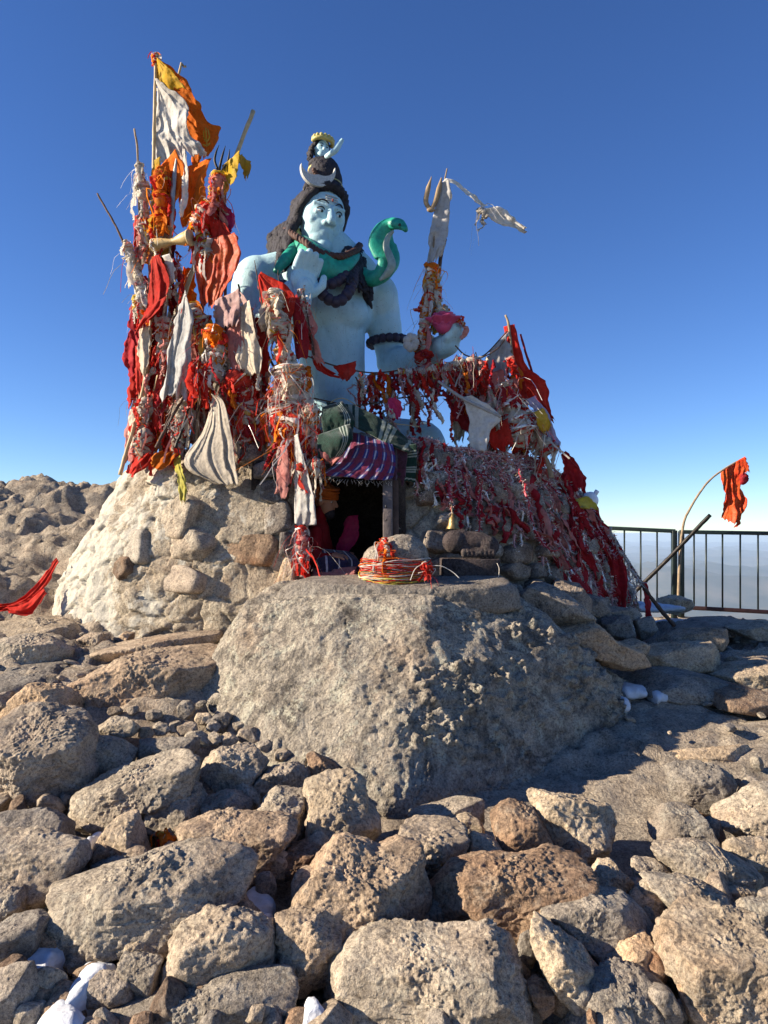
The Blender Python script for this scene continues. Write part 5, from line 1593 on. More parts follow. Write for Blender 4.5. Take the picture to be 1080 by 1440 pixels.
def bundle(name, label, pts, rad, seed, mixw=(.35, .12, .2, .05, .12, .12, .04, 0), wraps=30, fringe=120, flen=.09, cat='thread bundle', core='beige', parent=None, fdown=.8, wscale=1.0):
    """rags and threads wound round a pole, with loose ends"""
    rg = np.random.default_rng(seed)
    w = np.array(mixw, float); w /= w.sum()
    P = spline(pts, 40); T, N, B = frames(P)
    rad = np.interp(np.linspace(0, 1, 40), np.linspace(0, 1, len(rad)), rad)
    lump = 1 + .30 * vnoise(np.stack([np.arange(40) * .22, np.full(40, seed * 1.0), np.zeros(40)], 1), seed)
    P = P + (N + B) * (rad * .35 * vnoise(np.stack([np.arange(40) * .15, np.full(40, seed * 2.0), np.zeros(40)], 1), seed + 1))[:, None]
    length = np.linalg.norm(np.diff(P, axis=0), axis=1).sum(); step = length / 39
    mb = MB()
    fineP = spline(P, 90); fr_ = np.interp(np.linspace(0, 39, 90), np.arange(40), rad * lump)
    V, F, _ = tube_geo(fineP, fr_ * .72, 18)
    cen = np.repeat(fineP, 18, 0); o_ = V - cen
    V = cen + o_ * (1 + .38 * fbm(V * 16, 4, seed, .6, True) + .16 * fbm(V * 50, 2, seed + 3))[:, None]; mb.add(V, F, THR.index(core))
    for k in range(int(wraps * 1.15)):
        c = rg.uniform(0, 39); th = rg.uniform(0, 6.28); n = 28
        span = rg.uniform(2.0, 7.5); tilt = rg.normal(0, .55); drift = rg.normal(0, .6)
        a = th + np.linspace(0, span, n)
        off = rad[int(c)] * (tilt * np.cos(a + rg.uniform(0, 6)) + drift * np.linspace(-.5, .5, n))
        idx = np.clip(c + off / step, 0, 38.99); i0 = idx.astype(int)
        rr_ = rad[i0] * lump[i0] * rg.uniform(.76, 1.02) * (1 + .07 * np.sin(a * 3 + k) + .04 * rg.normal(size=n))
        q = P[i0] + (P[i0 + 1] - P[i0]) * (idx - i0)[:, None] + (np.cos(a) * rr_)[:, None] * N[i0] + (np.sin(a) * rr_)[:, None] * B[i0]
        ww = rg.choice([.003, .006, .012, .022, .034], p=[.30, .27, .22, .14, .07]) * wscale
        out_ = q - P[i0]; out_ /= np.maximum(np.linalg.norm(out_, axis=1, keepdims=True), 1e-6)
        tt = T[i0] + rg.normal(0, .25, 3)
        wv = ww * (1 + .35 * np.sin(np.arange(n) * .9 + k))[:, None]
        V = np.stack([q - tt * wv / 2, q + out_ * wv * .3 + rg.normal(0, .002, q.shape), q + tt * wv / 2], 1).reshape(-1, 3)
        F = [(j * 3 + s, (j + 1) * 3 + s, (j + 1) * 3 + s + 1, j * 3 + s + 1) for j in range(n - 1) for s in (0, 1)]
        mb.add(V, F, int(rg.choice(len(THR), p=w)))
    for k in range(max(3, int(wraps * (.45 if length > .15 else .12)))):           # rag ends hanging off the wraps
        c = rg.integers(0, 40); a = rg.uniform(0, 6.28)
        o = np.cos(a) * N[c] + np.sin(a) * B[c]
        ln = rg.uniform(.06, .26) * (1 if length > .15 else .4)
        p0 = P[c] + o * rad[c] * lump[c] * .75
        pts_ = [p0, p0 + o * rad[c] * rg.uniform(.25, .6) - UPV * ln * .15, p0 + o * rad[c] * rg.uniform(.1, .6) - UPV * ln * .6 + rg.normal(0, .012, 3), p0 + o * rad[c] * rg.uniform(0, .6) - UPV * ln + rg.normal(0, .02, 3)]
        V, F = strip_geo(pts_, rg.uniform(.014, .06) * wscale, int(rg.integers(1e6)), 14, 1.0, .005)
        mb.add(V, F, int(rg.choice(len(THR), p=w)))
    for k in range(int(fringe * .55)):
        c = rg.integers(0, 40); a = rg.uniform(0, 6.28)
        o = np.cos(a) * N[c] + np.sin(a) * B[c]
        p0 = P[c] + o * rad[c] * lump[c] * .9
        ln = flen * rg.choice([.6, 1.2, 2.2, 3.2], p=[.35, .35, .2, .1])
        q = spline([p0, p0 + o * ln * rg.uniform(.2, .5) + np.array([0, 0, -.1 * ln]), p0 + o * ln * rg.uniform(.15, .6) + np.array([rg.normal(0, .3), rg.normal(0, .3), -fdown]) * ln], 6)
        ww = rg.choice([.002, .0035, .007, .014], p=[.45, .33, .16, .06]) * wscale
        s = np.cross(q[-1] - q[0], rg.normal(size=3)); s /= max(np.linalg.norm(s), 1e-6)
        q = q + rg.normal(0, .003, q.shape)
        V = np.stack([q - s * ww / 2, q + s * ww / 2], 1).reshape(-1, 3)
        mb.add(V, [(j * 2, j * 2 + 2, j * 2 + 3, j * 2 + 1) for j in range(5)], int(rg.choice(len(THR), p=w)))
    mats = [M[x] for x in THR]
    if parent is not None: return mb.part(name, mats, parent)
    return mb.whole(name, mats, label, cat)


def pole_geo(pts, r, seed=0, sides=9, taper=.75, nodes=False):
    n = 40
    P = spline(pts, n)
    rg = np.random.default_rng(seed)
    P = P + np.stack([np.cumsum(rg.normal(0, .0012, n)), np.cumsum(rg.normal(0, .0012, n)), np.zeros(n)], 1)
    rad = np.linspace(r * taper, r, n) * (1 + .05 * rg.normal(size=n))
    if nodes: rad[::7] *= 1.22
    return tube_geo(P, rad, sides)


def pole(name, label, pts, r, mat, cat='pole', parent=None, seed=0, nodes=False, taper=.75):
    P = [W(*p) for p in pts]
    V, F, _ = pole_geo(P, r, seed, taper=taper, nodes=nodes)
    mb = MB(); mb.add(V, F)
    if parent is not None: return mb.part(name, M[mat], parent)
    return mb.whole(name, M[mat], label, cat)


# ------------------------------------------------------------------ the western flagpoles
LY = 6.0
fp = thing('flagpole', W(206, 650, LY), 'tallest pale flagpole carrying the ragged white flag over the orange flag', 'flagpole')
pole('pole', None, [(219, 80, LY), (214, 300, LY), (209, 480, LY), (205, 655, LY)], .017, 'bamboo', parent=fp, seed=1, nodes=True)
of = cloth('flag', 'orange flag with a yellow trident mark', [(219, 88, .02), (232, 130, .05), (258, 180, .06), (270, 232, .05)], [(221, 83, .02), (262, 118, .1), (292, 172, .1), (312, 186, .08), (300, 218, .06)], LY, 'orange', parent=fp, folds=2.2, amp=.02, seed=3, ragged=.05)
cloth('flag', 'frayed white flag', [(218, 116, -.03), (215, 150, -.05), (213, 190, -.05), (214, 226, -.04)], [(222, 118, -.03), (268, 152, -.03), (266, 182, -.06), (294, 220, -.03)], LY, 'white', parent=fp, folds=2.6, amp=.035, seed=4, ragged=.07, crumple=.02)
cloth('flag', 'yellow cloth tied at the pole tip', [(218, 84, -.03), (216, 100, -.03), (217, 120, -.03)], [(223, 86, -.03), (244, 106, -.02), (262, 130, -.01)], LY, 'yellow', parent=fp, folds=3, amp=.015, seed=5, ragged=.03)
bundle('knot', None, [W(220, 78, LY), W(219, 90, LY)], [.03, .026], 6, wraps=14, fringe=20, flen=.05, parent=fp)
# the mark on the orange flag: a trident outline sewn flat on it
mb = MB(); ey = LY - .005
for pts in ([(285, 184), (285.5, 194), (289, 199), (293, 193), (291, 182)], [(288, 180), (288.6, 190), (289.5, 206)], [(284, 203), (289, 205), (294, 201)]):
    Pq = [W(x + 1.5, y, ey) for x, y in pts]
    V, F, _ = tube_geo(Pq, .006, 6, 14); mb.add(V, F)
link('trident_mark', mb.mesh('trident_mark', M['yellow']), of)

pole('pole', 'thin dark pole poking up behind the white flag', [(262, 93, LY + .15), (248, 140, LY + .14), (215, 640, LY + .15)], .013, 'bamboo', seed=2)
t = thing('spear', W(240, 400, LY - .08), 'dull metal spear standing among orange cloths below the white flag', 'spear')
mb = MB(); V, F = flat_tube([W(249, 214, LY - .1), W(247, 232, LY - .1), W(244, 262, LY - .1), W(241, 322, LY - .1)], np.array([.002, .02, .022, .016]), np.array([.002, .006, .006, .006]), 30, (0, 1, 0), 8); mb.add(V, F); mb.part('blade', M['spear'], t)
V, F, _ = pole_geo([W(241, 320, LY - .1), W(232, 480, LY - .08), W(226, 640, LY - .05)], .011, 3); mb = MB(); mb.add(V, F); mb.part('shaft', M['wood'], t)
pole('pole', 'slim upright pole with pale rags wound below its tip', [(189, 181, LY), (194, 230, LY), (198, 420, LY), (196, 655, LY)], .011, 'wood', seed=4)
pole('pole', 'dark twig leaning out to the west of the flagpoles', [(137, 272, LY + .05), (173, 338, LY), (205, 420, LY)], .011, 'dark_wood', seed=5)
pole('pole', 'stout bamboo pole slanting east with a cut end high above the trident', [(356, 156, LY + .1), (330, 222, LY + .05), (272, 372, LY), (224, 520, LY), (192, 650, LY)], .018, 'bamboo', seed=6, nodes=True, taper=.95)
pole('pole', 'pale bamboo pole standing on the wall corner and leaning inward', [(215, 430, LY - .15), (200, 560, LY - .15), (172, 668, LY - .18)], .016, 'bamboo', seed=7, nodes=True)
pole('pole', 'straight bamboo pole among red ribbons', [(240, 400, LY - .05), (214, 460, LY - .08), (200, 636, LY - .1)], .014, 'bamboo', seed=8, nodes=True)
pole('pole', 'dark blue-black rod leaning over the red base cloth', [(270, 560, LY - .3), (247, 630, LY - .3)], .012, 'iron', seed=9)
pole('pole', 'dark crooked branch leaning beside the beige cloth', [(268, 540, LY - .25), (262, 552, LY - .25), (222, 630, LY - .3)], .013, 'dark_wood', seed=10)
pole('pole', 'bare branch forking up through the rag pile', [(314, 470, LY - .3), (292, 505, LY - .28), (283, 560, LY - .25), (262, 640, LY - .2)], .010, 'dark_wood', seed=11)
pole('pole', 'rough pointed stake sticking out of the rag pile', [(292, 448, LY - .32), (283, 480, LY - .3), (276, 640, LY - .2)], .013, 'wood', seed=12)
pole('pole', 'stake with a spiked tip above the mauve rags', [(320, 385, LY - .22), (316, 430, LY - .22), (318, 640, LY - .1)], .016, 'dark_wood', seed=13)
pole('pole', 'dark rod slanting across the statue behind the mauve rags', [(335, 400, LY - .15), (352, 446, LY - .18), (388, 522, LY - .2)], .010, 'dark_wood', seed=14)
for k, (a, b) in enumerate((((206, 420), (190, 650)), ((222, 470), (212, 645)), ((234, 480), (230, 640)), ((252, 470), (250, 640)), ((300, 560), (296, 640)))):
    o = pole('pole', 'thin stick standing in the crowd of western flagpoles', [(a[0], a[1], LY + .06), (b[0], b[1], LY + .05)], .009, 'bamboo' if k % 2 else 'wood', seed=30 + k); o['group'] = 'thin sticks among the flagpoles'

# trident with black prongs
t = thing('trident', W(300, 400, LY - .05), 'black iron trident wrapped in pink and yellow cloth at its neck', 'trident')
mb = MB()
for pts in ([(306, 238), (302, 226), (304, 214), (308, 204)], [(308, 240), (312, 222), (317, 205)], [(312, 240), (320, 228), (322, 218), (323, 210)]):
    V, F, _ = tube_geo([W(x, y, LY - .12) for x, y in pts], np.array([.011, .010, .008, .002]), 8, 18); mb.add(V, F)
mb.part('prong', M['iron'], t)
V, F, _ = pole_geo([W(308, 240, LY - .12), W(300, 320, LY - .1), W(285, 420, LY - .1), W(278, 600, LY - .1)], .012, 20); mb = MB(); mb.add(V, F); mb.part('shaft', M['iron'], t)

# hourglass drum lying across the poles
t = thing('drum', W(242, 340, LY - .12), 'tan hourglass hand drum lashed crosswise to the flagpoles', 'drum')
a, b = W(216, 346, LY - .10), W(268, 334, LY - .2)
mb = MB(); V, F, _ = tube_geo([a + (b - a) * x for x in (0, .04, .2, .45, .55, .8, .96, 1)], np.array([.050, .056, .050, .026, .026, .050, .062, .060]), 20, None); mb.add(V, F); mb.part('shell', plain_mat('tan_drum_wood', (0.52, 0.36, 0.15), .5, 0, .25), t)
for x, r_ in ((.02, .058), (.98, .064)):
    p = a + (b - a) * x; d_ = (b - a) / np.linalg.norm(b - a)
    mb = MB(); V, F, _ = tube_geo([p - d_ * .008, p + d_ * .008], r_, 20); mb.add(V, F); mb.part('drumhead', M['bamboo'], t)

CL = [
 # label, west edge, east edge, Y, material, options
 ('orange cloth flap hanging under the white flag', [(224, 228), (216, 262), (214, 300)], [(250, 214), (262, 250), (246, 300)], LY - .06, 'orange', dict(folds=3, amp=.03)),
 ('orange cloth twisted beside the spear blade', [(252, 232), (248, 280), (252, 318)], [(300, 228), (292, 250), (286, 300)], LY - .02, 'orange', dict(folds=3, amp=.03)),
 ('narrow yellow cloth on the tallest pole', [(215, 224), (212, 260), (214, 292)], [(226, 222), (224, 258), (222, 288)], LY - .05, 'yellow', dict(folds=2, amp=.015)),
 ('white streamer dangling through the orange cloths', [(256, 210), (256, 260), (250, 306)], [(262, 212), (266, 262), (258, 308)], LY - .12, 'white', dict(folds=1, amp=.02)),
 ('small orange pennant east of the spear', [(276, 250), (268, 280), (264, 296)], [(284, 246), (290, 268), (288, 292)], LY - .1, 'orange', dict(folds=2, amp=.02)),
 ('yellow cloth tied round the trident neck', [(312, 230), (306, 250), (308, 268)], [(338, 216), (336, 244), (330, 262)], LY - .14, 'yellow', dict(folds=3, amp=.03, crumple=.02)),
 ('yellow cloth tail fluttering off the slanting bamboo', [(334, 220), (340, 236), (345, 252)], [(340, 218), (354, 234), (350, 248)], LY - .02, 'yellow', dict(folds=1.5, amp=.02)),
 ('magenta rag under the trident', [(304, 292), (304, 310), (310, 332)], [(318, 290), (330, 308), (324, 336)], LY - .1, 'magenta', dict(folds=3, amp=.02)),
 ('bright red cloth hung high at the west poles', [(211, 358), (208, 400), (204, 440), (206, 452)], [(226, 360), (240, 392), (238, 412), (228, 440)], LY - .18, 'red', dict(folds=2, amp=.03)),
 ('white strip between the red cloths at the west poles', [(226, 360), (236, 380), (238, 398)], [(240, 358), (246, 376), (244, 398)], LY - .16, 'white', dict(folds=1, amp=.01)),
 ('dark red strip slanting to the slanted bamboo', [(238, 360), (246, 388), (256, 412)], [(246, 364), (256, 390), (262, 414)], LY - .12, 'deepred', dict(folds=1, amp=.01)),
 ('red cloth wrapped low on the west poles', [(203, 432), (196, 448), (186, 470)], [(238, 418), (226, 438), (204, 458)], LY - .2, 'red', dict(folds=2, amp=.03)),
 ('shiny red-orange silk cloth swelling beside the statue shoulder', [(284, 332), (270, 366), (274, 402), (282, 428)], [(334, 332), (339, 364), (328, 396), (308, 434)], LY - .22, 'redsilk', dict(folds=3.1, amp=.035, flare=.7, crumple=.014, ragged=.04)),
 ('red cloth gathered above the shiny silk', [(286, 300), (290, 330), (300, 350)], [(318, 318), (330, 340), (336, 352)], LY - .14, 'red', dict(folds=3, amp=.03)),
 ('tall grey-white triangular flag on a slanted stick', [(258, 408), (244, 450), (234, 500), (226, 556)], [(262, 410), (273, 455), (268, 510), (262, 562)], LY - .35, 'greycloth', dict(folds=2.4, amp=.03, ragged=.06)),
 ('big beige cloth draped over the wall edge in long folds', [(296, 556, .04), (284, 602, .02), (258, 640, 0), (262, 660, -.02), (300, 680, -.04)], [(300, 556, .04), (316, 566, .02), (328, 612, 0), (333, 650, -.02), (337, 683, -.04)], LY - .45, 'beige', dict(folds=4.5, amp=.028, ragged=.01, crumple=.006)),
 ('yellow-green scarf trailing down the plastered wall', [(243, 645, .1), (248, 668, .02), (250, 690, 0), (252, 704, -.03)], [(254, 640, .1), (258, 664, .02), (264, 684, 0), (262, 706, -.03)], LY - .42, 'lime', dict(folds=1.5, amp=.02)),
 ('mauve cloth wrapped round the spiked stake', [(300, 420), (298, 440), (302, 462)], [(336, 412), (340, 438), (334, 462)], LY - .36, 'mauve', dict(folds=3, amp=.04, crumple=.03)),
 ('dusty pink cloth hanging below the mauve wrap', [(318, 450), (318, 490), (326, 528)], [(338, 446), (344, 484), (344, 520)], LY - .38, 'pink', dict(folds=3, amp=.03)),
 ('cream cloth with a rounded tongue-shaped hem', [(336, 430), (334, 480), (330, 506), (346, 526)], [(352, 424), (360, 470), (370, 500), (366, 528)], LY - .42, 'beige', dict(folds=2, amp=.03, ragged=.01)),
 ('pale torn cloth hooked on the dark rod', [(338, 408), (344, 440), (350, 470)], [(356, 436), (362, 462), (364, 492)], LY - .34, 'mauve', dict(folds=2, amp=.03, ragged=.05)),
 ('dark red flag hanging flat behind the cream cloth', [(352, 448), (350, 490), (352, 530)], [(364, 448), (378, 462), (377, 528)], LY - .28, 'red', dict(folds=1.5, amp=.02)),
 ('red cloth heap lying on the wall corner', [(176, 664), (180, 650), (200, 636)], [(190, 668), (208, 656), (216, 640)], LY - .22, 'red', dict(folds=2, amp=.05, crumple=.03)),
 ('frayed orange cloth on the wall edge', [(210, 655), (214, 640), (228, 632)], [(226, 662), (240, 654), (250, 640)], LY - .3, 'orange', dict(folds=3, amp=.04, crumple=.03)),
 ('long red ribbon hanging at the outermost west pole', [(189, 486), (190, 520), (191, 552)], [(197, 486), (198, 520), (199, 556)], LY - .1, 'red', dict(folds=1, amp=.015)),
 ('long red cloth down the middle of the west poles', [(226, 512), (214, 560), (212, 606)], [(232, 516), (226, 560), (222, 612)], LY - .14, 'red', dict(folds=1.5, amp=.03)),
 ('crimson cloth strip between the bamboo poles', [(224, 440), (220, 480), (220, 520)], [(234, 440), (232, 480), (228, 524)], LY - .06, 'deepred', dict(folds=1.5, amp=.02)),
 ('pale cloth tied below the red wrap on the west pole', [(196, 462), (192, 490), (198, 526)], [(210, 460), (212, 490), (206, 528)], LY - .16, 'beige', dict(folds=2, amp=.03)),
 ('red cloth hanging at the foot of the statue', [(336, 540), (338, 580), (342, 616)], [(360, 540), (362, 580), (360, 622)], LY - .3, 'red', dict(folds=3, amp=.03, ragged=.06)),
 ('dark red rag beside the thread pillar', [(320, 560), (326, 590), (330, 622)], [(340, 556), (352, 590), (362, 618)], LY - .35, 'deepred', dict(folds=3, amp=.04, ragged=.06)),
 # pillar before the statue
 ('crimson cloth sheathing the pointed stake before the statue', [(362, 386), (366, 420), (384, 470), (392, 500)], [(368, 384), (400, 402), (416, 424), (406, 470), (404, 500)], 5.66, 'red', dict(folds=3, amp=.03, crumple=.02)),
 ('deep red drape hanging straight from the pointed stake', [(408, 420), (413, 470), (414, 506)], [(418, 416), (434, 470), (434, 504)], 5.64, 'deepred', dict(folds=1.2, amp=.015, ragged=.01)),
 ('dusty pink drape next to the deep red drape', [(420, 440), (434, 475), (440, 506)], [(426, 440), (444, 480), (456, 514)], 5.66, 'pink', dict(folds=1.5, amp=.02)),
 ('dull pink pointed cloth hanging beside the doorway', [(390, 628), (387, 665), (386, 694)], [(404, 626), (407, 665), (405, 700)], 5.42, 'pink', dict(folds=1.5, amp=.015)),
 ('long grey-white cloth hanging at the door jamb', [(413, 612), (414, 670), (414, 738)], [(420, 610), (436, 676), (446, 738)], 5.36, 'greycloth', dict(folds=2.4, amp=.022, ragged=.01)),
 # east end
 ('grey-white cloth clinging to the eastern pole', [(688, 494), (684, 515), (688, 535)], [(713, 468), (716, 500), (722, 522)], 6.0, 'greycloth', dict(folds=3, amp=.03, ragged=.06)),
 ('tall red cloth sweeping down from the eastern pole tip', [(711, 458), (716, 500), (724, 540), (760, 576), (776, 590)], [(724, 456), (738, 506), (768, 540), (774, 570), (780, 594)], 6.02, 'red', dict(folds=2.4, amp=.035)),
 ('rusty orange cloth under the tall red cloth', [(718, 520), (716, 545), (726, 566)], [(730, 516), (738, 545), (744, 570)], 5.98, 'orange', dict(folds=2, amp=.02)),
 ('white triangular cloth rolled along its upper edge', [(651, 558), (660, 590), (662, 625), (672, 636)], [(664, 556), (704, 584), (690, 606), (684, 634)], 5.72, 'white', dict(folds=1.8, amp=.022, ragged=.02)),
 ('lavender cloth hanging at the eastern shoulder', [(730, 566), (748, 575), (768, 610), (780, 632)], [(752, 557), (768, 580), (782, 614), (788, 636)], 5.9, 'lavender', dict(folds=2, amp=.02)),
 ('bright red cloth beside the white triangular cloth', [(690, 600), (686, 618), (690, 630)], [(714, 588), (718, 610), (720, 630)], 5.78, 'red', dict(folds=2.5, amp=.03)),
 ('dark red cloth triangle under the rusty cloth', [(700, 545), (702, 560), (706, 572)], [(714, 544), (730, 562), (732, 570)], 5.84, 'deepred', dict(folds=1, amp=.01)),
 ('broad red cloth in the middle of the hung strips', [(664, 520), (660, 545), (668, 562)], [(684, 506), (690, 535), (684, 560)], 5.88, 'red', dict(folds=2, amp=.025)),
 ('pink cloth knotted to the strips rope', [(690, 524), (690, 540), (692, 552)], [(704, 520), (710, 536), (706, 550)], 5.86, 'pink', dict(folds=2, amp=.02)),
 ('heavy dark red cloth lying over the eastern wall shoulder', [(788, 640), (796, 664), (806, 690)], [(796, 634), (822, 664), (824, 690)], 6.25, 'deepred', dict(folds=2, amp=.03)),
 ('yellow-green scrap draped on the tinsel slope', [(798, 706), (808, 712), (818, 716)], [(822, 698), (832, 706), (836, 716)], 6.28, 'lime', dict(folds=1.5, amp=.02)),
 ('yellow-green rag caught low in the tinsel', [(788, 730), (790, 742), (794, 750)], [(800, 732), (808, 744), (808, 752)], 6.05, 'lime', dict(folds=1.5, amp=.02)),
 ('yellow patterned cloth with a pink edge under the lavender cloth', [(750, 580), (756, 598), (764, 610)], [(762, 574), (772, 588), (772, 606)], 5.84, 'yellow', dict(folds=2, amp=.02)),
 ('large red cloth hanging over the slope foot beside the leaning stick', [(862, 765), (856, 800), (846, 830), (842, 852)], [(874, 768), (882, 806), (880, 835), (878, 856)], 6.55, 'deepred', dict(folds=3, amp=.04, crumple=.02)),
 ('red tail hanging from the leaning stick', [(902, 818), (904, 845), (906, 868)], [(908, 818), (914, 845), (915, 868)], 6.75, 'deepred', dict(folds=1, amp=.015)),
 ('dull maroon cloth low on the garlanded slope', [(816, 788), (818, 815), (822, 840)], [(826, 785), (832, 812), (832, 838)], 6.3, 'mauve', dict(folds=1.5, amp=.02)),
 ('crimson cloth looped along the rope before the statue', [(436, 500), (452, 514), (462, 520)], [(444, 522), (464, 530), (480, 534)], 5.72, 'red', dict(folds=2, amp=.03)),
 ('red cloth twist hanging in the rope loop', [(470, 514), (474, 524), (482, 534)], [(502, 508), (500, 520), (492, 534)], 5.74, 'red', dict(folds=2, amp=.025)),
 ('magenta bag-shaped cloth hung near the green blanket', [(546, 560), (544, 574), (552, 590)], [(556, 560), (566, 572), (564, 588)], 5.72, 'magenta', dict(folds=2, amp=.03)),
]
for k, (lab, L_, R_, Y_, mt, kw) in enumerate(CL):
    nm = 'scarf' if 'scarf' in lab else 'ribbon' if 'ribbon' in lab else 'cloth'
    kw.setdefault('ragged', .03)
    cloth(nm, lab, L_, R_, Y_, mt, cat=nm, seed=50 + k, **kw)

# further drapes that fill the crowd of poles and the eastern heap
dr = np.random.default_rng(404)
for k in range(46):
    if k < 26: px, py, Y_ = dr.uniform(192, 268), dr.uniform(300, 570), LY + dr.uniform(.0, .16)
    elif k < 36: px, py, Y_ = dr.uniform(268, 372), dr.uniform(440, 580), LY + dr.uniform(-.15, .05)
    else: px, py, Y_ = dr.uniform(640, 762), dr.uniform(520, 590), 5.98 + dr.uniform(-.05, .12)
    w_ = dr.uniform(12, 30); l_ = min(dr.uniform(45, 110), 662 - py if k < 36 else 650 - py)
    c = [('red', 'bright red'), ('deepred', 'crimson'), ('orange', 'orange'), ('pink', 'faded pink'), ('beige', 'dirty cream')][int(dr.choice(5, p=[.36, .2, .16, .16, .12]))]
    if k >= 36 and c[0] == 'orange': c = ('deepred', 'crimson')
    j = lambda q: dr.normal(0, q)
    where = 'among the crowded western flagpoles' if k < 26 else 'in the rag pile west of the thread pillar' if k < 36 else 'in the heap at the eastern pole'
    cloth('cloth', '%s cloth drape hanging %s' % (c[1], where), [(px - w_ * .4, py), (px - w_ * .6 + j(5), py + l_ * .5), (px - w_ * .5 + j(8), py + l_)], [(px + w_ * .3, py + j(4)), (px + w_ * .6 + j(5), py + l_ * .45), (px + w_ * .3 + j(8), py + l_ * dr.uniform(.75, 1.05))],
          Y_, c[0], group='%s drapes %s' % (c[1], where), seed=700 + k, folds=dr.uniform(1.5, 3.2), amp=dr.uniform(.02, .045), ragged=.05, crumple=.03)

# red scarf lying at the west foot of the mound: two lengths of one cloth
t = thing('scarf', W(45, 850, 6.0), 'long red scarf lying crumpled on the slope west of the shrine', 'scarf')
cloth('upper_length', None, [(78, 784, .2), (52, 820, .05), (20, 846, 0), (-15, 850, 0)], [(84, 790, .2), (64, 826, .05), (40, 852, 0), (-15, 862, 0)], 6.05, 'red', parent=t, folds=2, amp=.03, seed=140)
cloth('lower_length', None, [(60, 826, .05), (34, 846, 0), (10, 852, 0)], [(66, 834, .05), (44, 864, -.05), (14, 862, -.05)], 5.98, 'red', parent=t, folds=2, amp=.03, seed=141)

